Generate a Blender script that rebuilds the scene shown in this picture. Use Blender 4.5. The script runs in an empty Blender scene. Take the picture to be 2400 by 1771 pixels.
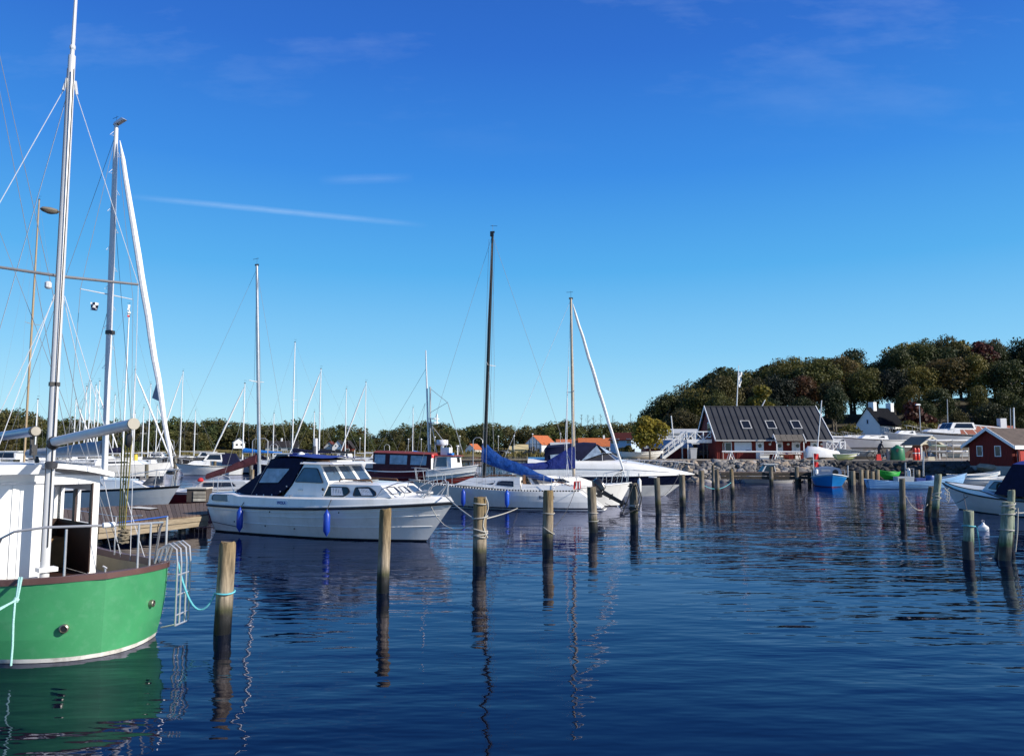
import bpy, bmesh, math, random
from mathutils import Vector, Matrix, noise
R = math.radians
random.seed(7)
scene = bpy.context.scene
C = scene.collection
V = Vector

# ------------------------------------------------------------------ camera, sky, sun, exposure
EYE, FPX = 2.65, 1800.0
PITCH = math.atan((1052 - 885.5) / FPX)
cam_d = bpy.data.cameras.new('camera'); cam = bpy.data.objects.new('camera', cam_d); C.objects.link(cam)
cam.location = (0, 0, EYE); cam.rotation_euler = (R(90) + PITCH, 0, 0)
cam_d.sensor_width = 36; cam_d.lens = 36 * FPX / 2400; cam_d.clip_start = 0.1; cam_d.clip_end = 6000
scene.camera = cam
SUN_AZ, SUN_EL = R(111), R(29)          # clockwise from +Y (view direction)
sd = V((math.sin(SUN_AZ) * math.cos(SUN_EL), math.cos(SUN_AZ) * math.cos(SUN_EL), math.sin(SUN_EL)))
sun_d = bpy.data.lights.new('sun', 'SUN'); sun_d.energy = 5.0; sun_d.angle = R(0.5); sun_d.color = (1.0, 0.93, 0.82)
sun = bpy.data.objects.new('sun', sun_d); C.objects.link(sun)
sun.rotation_euler = (-sd).to_track_quat('-Z', 'Y').to_euler(); sun.location = (60, -20, 60)
w = bpy.data.worlds.new('World'); scene.world = w; w.use_nodes = True
nt = w.node_tree; nt.nodes.clear()
def wn(t, **k):
    n = nt.nodes.new(t)
    for a, b in k.items(): setattr(n, a, b)
    return n
def wmath(op, a, b=None, c=None):
    n = wn('ShaderNodeMath', operation=op)
    for i, x in enumerate((a, b, c)):
        if x is None: continue
        if isinstance(x, (int, float)): n.inputs[i].default_value = x
        else: nt.links.new(x, n.inputs[i])
    return n.outputs[0]
SKY_STR = 0.10
sky = wn('ShaderNodeTexSky', sky_type='NISHITA'); sky.sun_disc = False
sky.sun_elevation = SUN_EL; sky.sun_rotation = SUN_AZ; sky.altitude = 0; sky.air_density = 1.0; sky.dust_density = 0.25; sky.ozone_density = 2.6
tc = wn('ShaderNodeTexCoord'); sx = wn('ShaderNodeSeparateXYZ'); nt.links.new(tc.outputs['Generated'], sx.inputs[0])
el = wmath('MULTIPLY', wmath('ARCSINE', sx.outputs[2]), 2/math.pi)
grad = wn('ShaderNodeValToRGB'); nt.links.new(el, grad.inputs[0]); ge = grad.color_ramp.elements
def lin(*c): return tuple((x/255/12.92 if x/255 <= .04045 else ((x/255+.055)/1.055)**2.4)/SKY_STR/8/1.27 for x in c) + (1,)
for i, (deg, c) in enumerate(((0, (188,232,250)), (2.5, (172,228,252)), (7, (132,206,250)), (13, (80,177,243)), (20, (50,142,234)), (28, (38,112,214)), (34, (34,98,198)), (60, (24,68,145)), (90, (18,50,112)))):
    q = ge[i] if i < 2 else ge.new(deg/90); q.position = deg/90; q.color = lin(*c)
gs = wn('ShaderNodeVectorMath', operation='SCALE'); nt.links.new(grad.outputs[0], gs.inputs[0]); gs.inputs['Scale'].default_value = 8
sm_ = wn('ShaderNodeMix', data_type='RGBA'); sm_.inputs[0].default_value = .88; nt.links.new(sky.outputs[0], sm_.inputs[6]); nt.links.new(gs.outputs[0], sm_.inputs[7])
yy = wmath('MAXIMUM', sx.outputs[1], 0.05)
uu = wmath('DIVIDE', sx.outputs[0], yy); vv = wmath('DIVIDE', sx.outputs[2], yy)
cx = wn('ShaderNodeCombineXYZ'); nt.links.new(uu, cx.inputs[0]); nt.links.new(vv, cx.inputs[1])
def wnoise(scale, detail, rough, stretch):
    mp = wn('ShaderNodeMapping'); mp.inputs['Scale'].default_value = stretch; mp.inputs['Rotation'].default_value = (0, 0, R(-8))
    nt.links.new(cx.outputs[0], mp.inputs[0])
    n = wn('ShaderNodeTexNoise'); n.inputs['Scale'].default_value = scale; n.inputs['Detail'].default_value = detail; n.inputs['Roughness'].default_value = rough
    nt.links.new(mp.outputs[0], n.inputs['Vector']); return n.outputs[0]
def streak(u0, v0, u1, v1, wid, amt):
    # a thin contrail lying between two directions
    L = math.hypot(u1 - u0, v1 - v0); dx, dy = (u1 - u0) / L, (v1 - v0) / L
    du = wmath('SUBTRACT', uu, u0); dv = wmath('SUBTRACT', vv, v0)
    al = wmath('ADD', wmath('MULTIPLY', du, dx / L), wmath('MULTIPLY', dv, dy / L))
    pe = wmath('ABSOLUTE', wmath('ADD', wmath('MULTIPLY', du, -dy), wmath('MULTIPLY', dv, dx)))
    m = wmath('SUBTRACT', 1.0, wmath('DIVIDE', pe, wid)); m = wmath('MAXIMUM', m, 0.0)
    e = wmath('MULTIPLY', wmath('MULTIPLY', wmath('MAXIMUM', al, 0.0), wmath('MAXIMUM', wmath('SUBTRACT', 1.0, al), 0.0)), 4.0)
    return wmath('MULTIPLY', wmath('MULTIPLY', m, e), amt)
wisps = wmath('MULTIPLY', wmath('MULTIPLY', wmath('MAXIMUM', wmath('SUBTRACT', wnoise(2.2, 6, .62, (1, 3.2, 1)), 0.52), 0.0), 0.6), wmath('MINIMUM', wmath('MAXIMUM', wmath('MULTIPLY', wmath('SUBTRACT', vv, .38), 5.0), 0.0), 1.0))
fine = wmath('ADD', 0.35, wmath('MULTIPLY', wnoise(26, 4, .7, (1, 2.5, 1)), 1.3))
tot = wmath('ADD', wisps, wmath('MULTIPLY', wmath('ADD', streak(-.52, .337, -.11, .296, .0052, .20), streak(-.26, .358, -.13, .362, .008, .08)), fine))
mx = wn('ShaderNodeMix', data_type='RGBA'); nt.links.new(tot, mx.inputs[0]); nt.links.new(sm_.outputs[2], mx.inputs[6]); mx.inputs[7].default_value = (6.0, 7.2, 8.6, 1)
bg = wn('ShaderNodeBackground'); bg.inputs[1].default_value = SKY_STR; nt.links.new(mx.outputs[2], bg.inputs[0])
wo = wn('ShaderNodeOutputWorld'); nt.links.new(bg.outputs[0], wo.inputs[0])
scene.view_settings.view_transform = 'Standard'; scene.view_settings.look = 'None'; scene.view_settings.gamma = 1
scene.view_settings.use_curve_mapping = False; scene.view_settings.exposure = 0.35
scene.render.engine = 'CYCLES'

# ------------------------------------------------------------------ helpers
def ray(px, py):
    x = (px - 1200) / FPX; u = (885.5 - py) / FPX; c, s = math.cos(PITCH), math.sin(PITCH)
    return V((x, c - u * s, s + u * c))
def P(px, py, D):
    r = ray(px, py); return V((0, 0, EYE)) + r * (D / r.y)
def W(px, py, z=0.0):
    r = ray(px, py); return V((0, 0, EYE)) + r * ((z - EYE) / r.z)

class MB:
    """collects shapes and links them as ONE mesh object"""
    def __init__(s): s.v = []; s.f = []; s.m = []; s.mi = 0
    def add(s, vs, fs):
        o = len(s.v); s.v += [tuple(x) for x in vs]
        for f in fs: s.f.append(tuple(i + o for i in f)); s.m.append(s.mi)
        return s
    def box(s, a, b):
        x0, y0, z0 = a; x1, y1, z1 = b
        return s.add([(x0,y0,z0),(x1,y0,z0),(x1,y1,z0),(x0,y1,z0),(x0,y0,z1),(x1,y0,z1),(x1,y1,z1),(x0,y1,z1)],
                     [(0,3,2,1),(4,5,6,7),(0,1,5,4),(1,2,6,5),(2,3,7,6),(3,0,4,7)])
    def hexa(s, b, t):
        n = len(b)
        return s.add(list(b) + list(t), [tuple(range(n))[::-1], tuple(range(n, 2*n))] + [(i, (i+1) % n, n + (i+1) % n, n + i) for i in range(n)])
    def beam(s, p, q, wd, ht=None, up=(0,0,1)):
        ht = ht or wd; p = V(p); q = V(q); d = (q - p).normalized(); u = V(up)
        if abs(d.dot(u)) > .98: u = V((1, 0, 0))
        r = d.cross(u).normalized() * wd / 2; u = r.cross(d).normalized() * ht / 2
        return s.hexa([p-r-u, p+r-u, p+r+u, p-r+u], [q-r-u, q+r-u, q+r+u, q-r+u])
    def tube(s, pts, r, n=6, cap=True, rs=None):
        pts = [V(p) for p in pts]; k = len(pts); vs = []; prev = None
        for i, p in enumerate(pts):
            d = (pts[min(i+1, k-1)] - pts[max(i-1, 0)])
            d = d.normalized() if d.length > 1e-9 else V((0,0,1))
            if prev is None:
                a = V((0,0,1)) if abs(d.z) < .9 else V((1,0,0)); u = d.cross(a).normalized()
            else:
                u = prev - d * prev.dot(d); u = u.normalized() if u.length > 1e-6 else d.cross(V((0,0,1))).normalized()
            prev = u; wv = d.cross(u); rr = rs[i] if rs else r
            vs += [p + (u * math.cos(2*math.pi*j/n) + wv * math.sin(2*math.pi*j/n)) * rr for j in range(n)]
        fs = [(i*n+j, i*n+(j+1) % n, (i+1)*n+(j+1) % n, (i+1)*n+j) for i in range(k-1) for j in range(n)]
        if cap: fs += [tuple(range(n))[::-1], tuple(range((k-1)*n, k*n))]
        return s.add(vs, fs)
    def lathe(s, prof, n=16, c=(0,0,0), ax='z'):
        vs = []
        for r, z in prof:
            for j in range(n):
                a = 2*math.pi*j/n; x, y = r*math.cos(a), r*math.sin(a)
                q = (x, y, z) if ax == 'z' else ((z, x, y) if ax == 'x' else (y, z, x))
                vs.append((c[0]+q[0], c[1]+q[1], c[2]+q[2]))
        k = len(prof); fs = [(i*n+j, i*n+(j+1) % n, (i+1)*n+(j+1) % n, (i+1)*n+j) for i in range(k-1) for j in range(n)]
        fs += [tuple(range(n))[::-1], tuple(range((k-1)*n, k*n))]
        return s.add(vs, fs)
    def quad(s, a, b, c, d): return s.add([a, b, c, d], [(0,1,2,3)])
    def slab(s, pts, t):
        """closed polygon given in 3-D, thickened along its normal by t"""
        pts = [V(p) for p in pts]; n = V((0,0,0))
        for i in range(len(pts)): n += (pts[i] - pts[0]).cross(pts[(i+1) % len(pts)] - pts[0])
        n.normalize(); return s.hexa([p - n*t/2 for p in pts], [p + n*t/2 for p in pts])
    def grid(s, rows, close=False):
        n = len(rows[0]); vs = [p for r in rows for p in r]; m = n if close else n-1
        return s.add(vs, [(i*n+j, i*n+(j+1) % n, (i+1)*n+(j+1) % n, (i+1)*n+j) for i in range(len(rows)-1) for j in range(m)])
    def build(s, name, mats, parent=None, smooth=True, loc=None, ang=38):
        me = bpy.data.meshes.new(name); me.from_pydata(s.v, [], s.f)
        if not isinstance(mats, (list, tuple)): mats = [mats]
        for m in mats: me.materials.append(m)
        if len(mats) > 1: me.polygons.foreach_set('material_index', s.m)
        if smooth:
            me.polygons.foreach_set('use_smooth', [True] * len(me.polygons))
            if ang: me.set_sharp_from_angle(angle=R(ang))
        me.validate(); me.update()
        return link(name, me, parent, loc)
def link(name, me, parent=None, loc=None):
    o = bpy.data.objects.new(name, me); C.objects.link(o)
    if parent is not None: o.parent = parent
    if loc is not None: o.location = loc
    return o
def tag(o, label, cat, group=None, kind=None):
    if label: o['label'] = label
    if cat: o['category'] = cat
    if group: o['group'] = group
    if kind: o['kind'] = kind
    return o
def thing(name, label, cat, loc=(0,0,0), rz=0.0, group=None):
    o = bpy.data.objects.new(name, None); C.objects.link(o); o.location = loc; o.rotation_euler = (0, 0, rz); o.empty_display_size = .3
    return tag(o, label, cat, group)
def single(name, mb, mat, label, cat, group=None, org=None, smooth=True):
    """a one-mesh thing given in world coordinates; its origin goes to org (or its lowest point)"""
    if org is None: org = min(mb.v, key=lambda p: p[2])
    mb.v = [(p[0]-org[0], p[1]-org[1], p[2]-org[2]) for p in mb.v]
    return tag(mb.build(name, mat, None, smooth, org), label, cat, group)
def copy_tree(o, parent=None):
    c = o.copy(); C.objects.link(c)
    if parent is not None: c.parent = parent
    for ch in [x for x in KIDS.get(o.name, [])] if False else list(o.children): copy_tree(ch, c)
    return c
KIDS = {}
def sag(p, q, s, n=10):
    p, q = V(p), V(q); return [p.lerp(q, i/n) - V((0,0,4*s*(i/n)*(1-i/n))) for i in range(n+1)]

# ------------------------------------------------------------------ materials
MATS = {}
def mat(name, col, rough=.5, metal=0, var=.12, vs=3.0, bump=0, bs=20, coat=0, dirt=None, ds=1.5, damt=.5, tr=0, spec=.5, stretch=(1,1,1), gen=False, alpha=None, objrand=0):
    if name in MATS: return MATS[name]
    m = bpy.data.materials.new(name); m.use_nodes = True; t = m.node_tree; b = t.nodes['Principled BSDF']; L = t.links.new
    b.inputs['Roughness'].default_value = rough; b.inputs['Metallic'].default_value = metal; b.inputs['Specular IOR Level'].default_value = spec
    if coat: b.inputs['Coat Weight'].default_value = coat; b.inputs['Coat Roughness'].default_value = .08
    co = t.nodes.new('ShaderNodeTexCoord'); mp = t.nodes.new('ShaderNodeMapping'); mp.inputs['Scale'].default_value = stretch
    L(co.outputs['Object'], mp.inputs[0])
    n = t.nodes.new('ShaderNodeTexNoise'); n.inputs['Scale'].default_value = vs; n.inputs['Detail'].default_value = 5; n.inputs['Roughness'].default_value = .6
    L(mp.outputs[0], n.inputs['Vector'])
    rp = t.nodes.new('ShaderNodeValToRGB'); c = col
    rp.color_ramp.elements[0].color = (c[0]*(1-var), c[1]*(1-var), c[2]*(1-var), 1); rp.color_ramp.elements[0].position = .3
    rp.color_ramp.elements[1].color = (min(c[0]*(1+var),1), min(c[1]*(1+var),1), min(c[2]*(1+var),1), 1); rp.color_ramp.elements[1].position = .7
    L(n.outputs[0], rp.inputs[0]); out = rp.outputs[0]
    if dirt:
        n2 = t.nodes.new('ShaderNodeTexNoise'); n2.inputs['Scale'].default_value = ds; n2.inputs['Detail'].default_value = 8; n2.inputs['Roughness'].default_value = .7
        L(mp.outputs[0], n2.inputs['Vector']); r2 = t.nodes.new('ShaderNodeValToRGB'); r2.color_ramp.elements[0].position = .5; r2.color_ramp.elements[1].position = .72
        r2.color_ramp.elements[1].color = (damt, damt, damt, 1); L(n2.outputs[0], r2.inputs[0])
        mi = t.nodes.new('ShaderNodeMix'); mi.data_type = 'RGBA'; L(r2.outputs[0], mi.inputs[0]); L(out, mi.inputs[6]); mi.inputs[7].default_value = (*dirt, 1); out = mi.outputs[2]
    if objrand:
        oi = t.nodes.new('ShaderNodeObjectInfo'); hv = t.nodes.new('ShaderNodeHueSaturation')
        ma = t.nodes.new('ShaderNodeMapRange'); ma.inputs[3].default_value = 1-objrand; ma.inputs[4].default_value = 1+objrand
        L(oi.outputs['Random'], ma.inputs[0]); L(ma.outputs[0], hv.inputs['Value']); L(out, hv.inputs['Color']); out = hv.outputs[0]
    L(out, b.inputs['Base Color'])
    if bump:
        n3 = t.nodes.new('ShaderNodeTexNoise'); n3.inputs['Scale'].default_value = bs; n3.inputs['Detail'].default_value = 6
        L(mp.outputs[0], n3.inputs['Vector']); bp = t.nodes.new('ShaderNodeBump'); bp.inputs['Strength'].default_value = 1; bp.inputs['Distance'].default_value = bump
        L(n3.outputs[0], bp.inputs['Height']); L(bp.outputs[0], b.inputs['Normal'])
    if tr: b.inputs['Transmission Weight'].default_value = tr; b.inputs['IOR'].default_value = 1.05
    if alpha is not None: b.inputs['Alpha'].default_value = alpha
    MATS[name] = m; return m
gel = mat('white_gelcoat', (.78,.77,.74), .28, var=.04, dirt=(.50,.47,.40), ds=2.2, damt=.42, coat=.3, stretch=(1,1,.3))
gelg = mat('warm_gelcoat', (.62,.61,.58), .32, var=.04, dirt=(.42,.41,.38), ds=1.0, damt=.3, coat=.3)
deckm = mat('deck_gelcoat', (.70,.69,.65), .55, var=.05, dirt=(.45,.43,.38), ds=2, damt=.35)
cream = mat('cream_paint', (.66,.60,.45), .55, var=.08)
navy = mat('navy_gelcoat', (.008,.012,.035), .25, var=.1, coat=.4)
blackp = mat('black_plastic', (.012,.012,.013), .45, var=.2)
rubber = mat('black_rubber', (.015,.015,.016), .7, var=.2)
alu = mat('aluminium', (.60,.60,.60), .42, .1, var=.06, stretch=(1,1,.05), vs=8)
chrome = mat('stainless', (.55,.55,.55), .3, .55, var=.1)
wire = mat('wire', (.20,.21,.23), .6, 0, var=.1, spec=.2)
wirew = mat('white_wire', (.62,.63,.65), .6, 0, var=.05, spec=.2)
mastw = mat('white_mast', (.74,.74,.73), .4, .2, var=.06)
mastb = mat('black_mast', (.012,.011,.011), .35, .3, var=.2)
mastwood = mat('varnished_spruce', (.33,.24,.14), .4, var=.2, stretch=(6,6,.4), vs=6)
navyc = mat('navy_canvas', (.006,.008,.032), .8, var=.25, vs=5, bump=.01, bs=12, spec=.2)
bluec = mat('blue_canvas', (.004,.050,.23), .7, var=.3, vs=5, bump=.05, bs=5, spec=.25)
bluec2 = mat('dark_blue_canvas', (.007,.018,.13), .78, var=.25, vs=6, bump=.05, bs=5, spec=.2)
cyanc = mat('bright_blue_canvas', (.01,.17,.55), .75, var=.15, vs=6)
maroonc = mat('maroon_canvas', (.080,.026,.032), .8, var=.2, vs=5, bump=.012, bs=9, spec=.2)
greyc = mat('grey_canvas', (.33,.35,.37), .8, var=.2, vs=5, bump=.015, bs=8)
sailc = mat('white_sail', (.74,.74,.72), .75, var=.06, bump=.01, bs=10)
maroonh = mat('maroon_gelcoat', (.13,.014,.018), .3, var=.08, coat=.3)
redhull = mat('red_antifouling', (.34,.035,.022), .75, var=.15)
darkfoul = mat('dark_antifouling', (.012,.014,.02), .7, var=.3)
glass = mat('window_glass', (.012,.015,.02), .04, var=.2, spec=.6)
glassb = mat('bluish_glass', (.05,.09,.15), .06, var=.3, vs=2.5, spec=.6)
vinyl = mat('clear_vinyl', (.30,.37,.45), .18, var=.35, vs=3.5, spec=.5, bump=.01, bs=6)
curt = mat('curtain', (.60,.62,.66), .8, var=.2, vs=9, stretch=(4,1,.2))
teak = mat('teak', (.20,.095,.04), .55, var=.3, stretch=(1,8,8), vs=5)
brownp = mat('brown_paint', (.105,.05,.042), .5, var=.15, dirt=(.2,.15,.13), damt=.4)
darkwood = mat('dark_mahogany', (.035,.013,.008), .5, var=.35, vs=4)
whitep = mat('white_paint', (.80,.80,.78), .5, var=.03, dirt=(.5,.47,.42), ds=1.2, damt=.2)
redflag = mat('red_cloth', (.50,.012,.016), .8, var=.1)
rope_w = mat('white_rope', (.42,.40,.35), .9, var=.2, vs=60)
rope_d = mat('dark_rope', (.05,.05,.05), .9, var=.3, vs=60)
rope_c = mat('turquoise_rope', (.12,.46,.52), .9, var=.2, vs=60)
rope_l = mat('pale_green_rope', (.36,.62,.56), .9, var=.25, vs=60)
rope_y = mat('olive_rope', (.28,.24,.05), .9, var=.3, vs=40)
rope_b = mat('blue_rope', (.01,.09,.42), .85, var=.2, vs=40)
fendb = mat('blue_fender', (.012,.05,.36), .35, var=.12, vs=5)
# ------------------------------------------------------------------ water
def water_mat():
    m = bpy.data.materials.new('harbour_water'); m.use_nodes = True; t = m.node_tree; L = t.links.new; b = t.nodes['Principled BSDF']
    b.inputs['Base Color'].default_value = (.0008, .0040, .018, 1); b.inputs['Roughness'].default_value = .015; b.inputs['IOR'].default_value = 1.333; b.inputs['Specular IOR Level'].default_value = .42
    g = t.nodes.new('ShaderNodeNewGeometry')
    def nz(sc, det, scale, rot=0, rough=.5):
        mp = t.nodes.new('ShaderNodeMapping'); mp.inputs['Scale'].default_value = scale; mp.inputs['Rotation'].default_value = (0, 0, R(rot)); L(g.outputs['Position'], mp.inputs[0])
        n = t.nodes.new('ShaderNodeTexNoise'); n.inputs['Scale'].default_value = sc; n.inputs['Detail'].default_value = det; n.inputs['Roughness'].default_value = rough; L(mp.outputs[0], n.inputs['Vector']); return n.outputs[0]
    def mul(a, k):
        n = t.nodes.new('ShaderNodeMath'); n.operation = 'MULTIPLY'; L(a, n.inputs[0])
        if isinstance(k, float): n.inputs[1].default_value = k
        else: L(k, n.inputs[1])
        return n.outputs[0]
    def add(a, c):
        n = t.nodes.new('ShaderNodeMath'); n.operation = 'ADD'; L(a, n.inputs[0]); L(c, n.inputs[1]); return n.outputs[0]
    patch = t.nodes.new('ShaderNodeMapRange'); L(nz(.075, 3, (.7, 1, 1), 20), patch.inputs[0]); patch.inputs[1].default_value = .36; patch.inputs[2].default_value = .66; patch.inputs[3].default_value = .36; patch.inputs[4].default_value = 1.6
    swell = mul(nz(.75, 2, (.5, 1.15, 1), 12), .044)
    rip = mul(nz(2.7, 2, (.42, 1.15, 1), -9), .0170)
    finer = mul(nz(8.0, 2, (.5, 1.2, 1), 14), .0013)
    h = mul(add(add(swell, rip), finer), patch.outputs[0])
    bp = t.nodes.new('ShaderNodeBump'); bp.inputs['Strength'].default_value = 1; bp.inputs['Distance'].default_value = 1.0; L(h, bp.inputs['Height']); L(bp.outputs[0], b.inputs['Normal'])
    t.nodes.remove(b); df = t.nodes.new('ShaderNodeBsdfDiffuse'); df.inputs[0].default_value = (.0005, .0024, .0105, 1)
    gl = t.nodes.new('ShaderNodeBsdfGlossy'); gl.inputs['Color'].default_value = (.70, .73, .92, 1); gl.inputs['Roughness'].default_value = .012; L(bp.outputs[0], gl.inputs['Normal'])
    fr = t.nodes.new('ShaderNodeFresnel'); fr.inputs['IOR'].default_value = 1.333; L(bp.outputs[0], fr.inputs['Normal']); ms = t.nodes.new('ShaderNodeMixShader')
    L(fr.outputs[0], ms.inputs[0]); L(df.outputs[0], ms.inputs[1]); L(gl.outputs[0], ms.inputs[2]); L(ms.outputs[0], t.nodes['Material Output'].inputs[0])
    return m
mb = MB(); mb.add([(-1500,-200,0),(1500,-200,0),(1500,3200,0),(-1500,3200,0)], [(0,1,2,3)])
tag(mb.build('water', water_mat(), smooth=False), 'dark blue harbour water with small ripples', None, kind='structure')

# ------------------------------------------------------------------ trees
def leaf_mat(name, cols, tr=.25):
    m = bpy.data.materials.new(name); m.use_nodes = True; t = m.node_tree; L = t.links.new; b = t.nodes['Principled BSDF']
    b.inputs['Roughness'].default_value = .6; b.inputs['Specular IOR Level'].default_value = .25
    oi = t.nodes.new('ShaderNodeObjectInfo'); rp = t.nodes.new('ShaderNodeValToRGB'); e = rp.color_ramp.elements
    for i, c in enumerate(cols):
        el = e[i] if i < 2 else e.new(0)
        el.color = (*c, 1)
    for i, el in enumerate(e): el.position = i / (len(cols) - 1)
    L(oi.outputs['Random'], rp.inputs[0])
    co = t.nodes.new('ShaderNodeTexCoord'); n = t.nodes.new('ShaderNodeTexNoise'); n.inputs['Scale'].default_value = .6; n.inputs['Detail'].default_value = 6; L(co.outputs['Object'], n.inputs['Vector'])
    hv = t.nodes.new('ShaderNodeHueSaturation'); ma = t.nodes.new('ShaderNodeMapRange'); ma.inputs[1].default_value = .3; ma.inputs[2].default_value = .7; ma.inputs[3].default_value = .55; ma.inputs[4].default_value = 1.5
    L(n.outputs[0], ma.inputs[0]); L(ma.outputs[0], hv.inputs['Value']); L(rp.outputs[0], hv.inputs['Color'])
    mh = t.nodes.new('ShaderNodeMapRange'); mh.inputs[1].default_value = .3; mh.inputs[2].default_value = .7; mh.inputs[3].default_value = .525; mh.inputs[4].default_value = .475; L(n.outputs[0], mh.inputs[0]); L(mh.outputs[0], hv.inputs['Hue'])
    L(hv.outputs[0], b.inputs['Base Color'])
    td = t.nodes.new('ShaderNodeBsdfTranslucent'); L(hv.outputs[0], td.inputs[0]); ms = t.nodes.new('ShaderNodeMixShader'); ms.inputs[0].default_value = tr
    L(b.outputs[0], ms.inputs[1]); L(td.outputs[0], ms.inputs[2]); L(ms.outputs[0], t.nodes['Material Output'].inputs[0])
    return m
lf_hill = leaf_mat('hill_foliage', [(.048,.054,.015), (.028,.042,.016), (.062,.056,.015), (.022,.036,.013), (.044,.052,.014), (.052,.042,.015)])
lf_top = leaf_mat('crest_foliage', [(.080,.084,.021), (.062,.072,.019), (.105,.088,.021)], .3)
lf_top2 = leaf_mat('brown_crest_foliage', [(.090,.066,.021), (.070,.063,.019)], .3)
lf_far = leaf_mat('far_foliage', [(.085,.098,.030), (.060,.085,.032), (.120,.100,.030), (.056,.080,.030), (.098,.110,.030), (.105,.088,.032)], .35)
lf_yel = leaf_mat('yellow_green_foliage', [(.15,.125,.020), (.13,.115,.018)])
lf_maple = leaf_mat('maple_foliage', [(.27,.21,.03), (.24,.20,.03)], .4)
lf_oli = leaf_mat('olive_foliage', [(.115,.105,.021), (.13,.11,.023)])
lf_rust = leaf_mat('rusty_foliage', [(.085,.040,.018), (.075,.045,.018)])
lf_cop = leaf_mat('copper_foliage', [(.060,.018,.014), (.070,.024,.016)])
lf_dark = leaf_mat('conifer_foliage', [(.012,.018,.012), (.016,.022,.012)])
bark = mat('bark', (.13,.11,.085), .9, var=.35, vs=4, stretch=(3,3,.5))
def crown(seed, wd, ht, z0, n, leaf, nl, kind='round'):
    rg = random.Random(seed); lobes = []
    for i in range(nl):
        a = rg.random() * 6.283; u = rg.random()
        if kind == 'cone':
            z = z0 + (ht - z0) * (i + .5) / nl; rr = (wd/2) * (1 - (z - z0) / (ht - z0)) * (.35 + .5*rg.random()); r = max(.35, wd*.16*(1.15 - (z-z0)/(ht-z0)))
        else:
            z = z0 + (ht - z0) * (.12 + .78 * u); prof = math.sin(math.pi * min(.97, .18 + .75 * u)) ** .7
            rr = wd/2 * prof * (.35 + .45 * rg.random()); r = wd * (.15 + .10 * rg.random())
        lobes.append((V((rr*math.cos(a), rr*math.sin(a), z)), r))
    wts = [l[1]**2 for l in lobes]; vs = []; fs = []
    for i in range(n):
        c, r = rg.choices(lobes, wts)[0]
        d = V((rg.gauss(0,1), rg.gauss(0,1), rg.gauss(.25,1))).normalized()
        p = c + V((d.x, d.y, d.z*.8)) * r * (.62 + .5 * rg.random())
        nn = (d + V((rg.gauss(0,.55), rg.gauss(0,.55), rg.gauss(0,.55)))).normalized()
        t1 = nn.cross(V((rg.gauss(0,1), rg.gauss(0,1), rg.gauss(0,1)))).normalized(); t2 = nn.cross(t1)
        s = leaf * (.6 + .8 * rg.random()); o = len(vs)
        vs += [p - t1*s*.5 - t2*s*.25, p + t1*s*.1 - t2*s*.45, p + t1*s*.55 + t2*s*.1, p - t1*s*.05 + t2*s*.45]
        fs.append((o, o+1, o+2, o+3))
    me = bpy.data.meshes.new('crown'); me.from_pydata([tuple(x) for x in vs], [], fs); me.update(); return me
def trunk_mesh(seed, h, r, limbs=5, spread=2.2):
    rg = random.Random(seed); mb = MB(); pts = [V((0,0,-.6))] + [V((rg.gauss(0,.12)*i, rg.gauss(0,.12)*i, h*i/4)) for i in range(1, 5)]
    mb.tube(pts, r, 7, rs=[r*1.35, r, r*.85, r*.65, r*.35])
    for i in range(limbs):
        k = rg.choice([1, 2, 2, 3, 3]); b = pts[k]; a = rg.random()*6.283; e = b + V((math.cos(a)*spread, math.sin(a)*spread, h*.25))
        mb.tube([b, b.lerp(e, .5) + V((0,0,.1)), e], r*.4, 5, rs=[r*.5, r*.3, r*.12])
    me = mb.build('trunk_tmp', bark); m2 = me.data; bpy.data.objects.remove(me); m2.name = 'trunk'; return m2
CROWNS = {}
def tree_from(name, cm, tm, material, label, cat='tree', loc=(0,0,0), sc=(1,1,1), rz=0, group=None):
    key = (cm.name, material.name)
    if key not in CROWNS:
        c2 = cm if not cm.materials else cm.copy()
        if c2.materials: c2.materials[0] = material
        else: c2.materials.append(material)
        CROWNS[key] = c2
    cm = CROWNS[key]
    t = thing(name, label, cat, loc, rz, group); t.scale = sc
    link('crown', cm, t)
    if tm: link('trunk', tm, t)
    return t
def interp(tab, x):
    if x <= tab[0][0]: return tab[0][1]
    for (a, b), (c, d) in zip(tab, tab[1:]):
        if x <= c: return b + (d - b) * (x - a) / (c - a)
    return tab[-1][1]
sm = lambda t: max(0, min(1, t))**2 * (3 - 2*max(0, min(1, t)))

# ------------------------------------------------------------------ far shore
grass = mat('meadow_grass', (.16,.125,.035), .95, var=.35, vs=.25, dirt=(.06,.07,.02), ds=.12, damt=.8)
FAR_TOP = [(-300,950),(0,952),(50,958),(100,976),(200,985),(290,988),(330,990),(380,985),(405,980),(450,983),(500,985),(560,986),(610,992),(680,984),(720,985),(750,1000),(800,992),(850,1005),(880,1016),(910,1006),(950,990),(1000,989),(1050,989),(1085,1002),(1120,986),(1170,991),(1250,1000),(1290,987),(1330,979),(1380,990),(1450,986),(1500,980),(1560,975),(1700,960)]
def far_ground(px, D):
    return -.8 + 1.6*sm((D-284)/10) + 1.0*sm((D-294)/25) + (interp(FAR_TOP, px) and max(0, (2.65 + (1052-interp(FAR_TOP, px))/FPX*345) - 11.5)) * sm((D-318)/45)
rows = []
for D in (284, 289, 294, 300, 308, 318, 328, 338, 350, 365, 385, 420):
    rows.append([((px-1200)/FPX*D, D + 3*math.sin(px*.021) + 2*math.sin(px*.05), far_ground(px, D)) for px in range(-420, 1900, 20)])
mb = MB().grid(rows); tag(mb.build('far_shore', grass, ang=None), 'low grassy far shore rising into wooded slopes', None, kind='structure')
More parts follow.
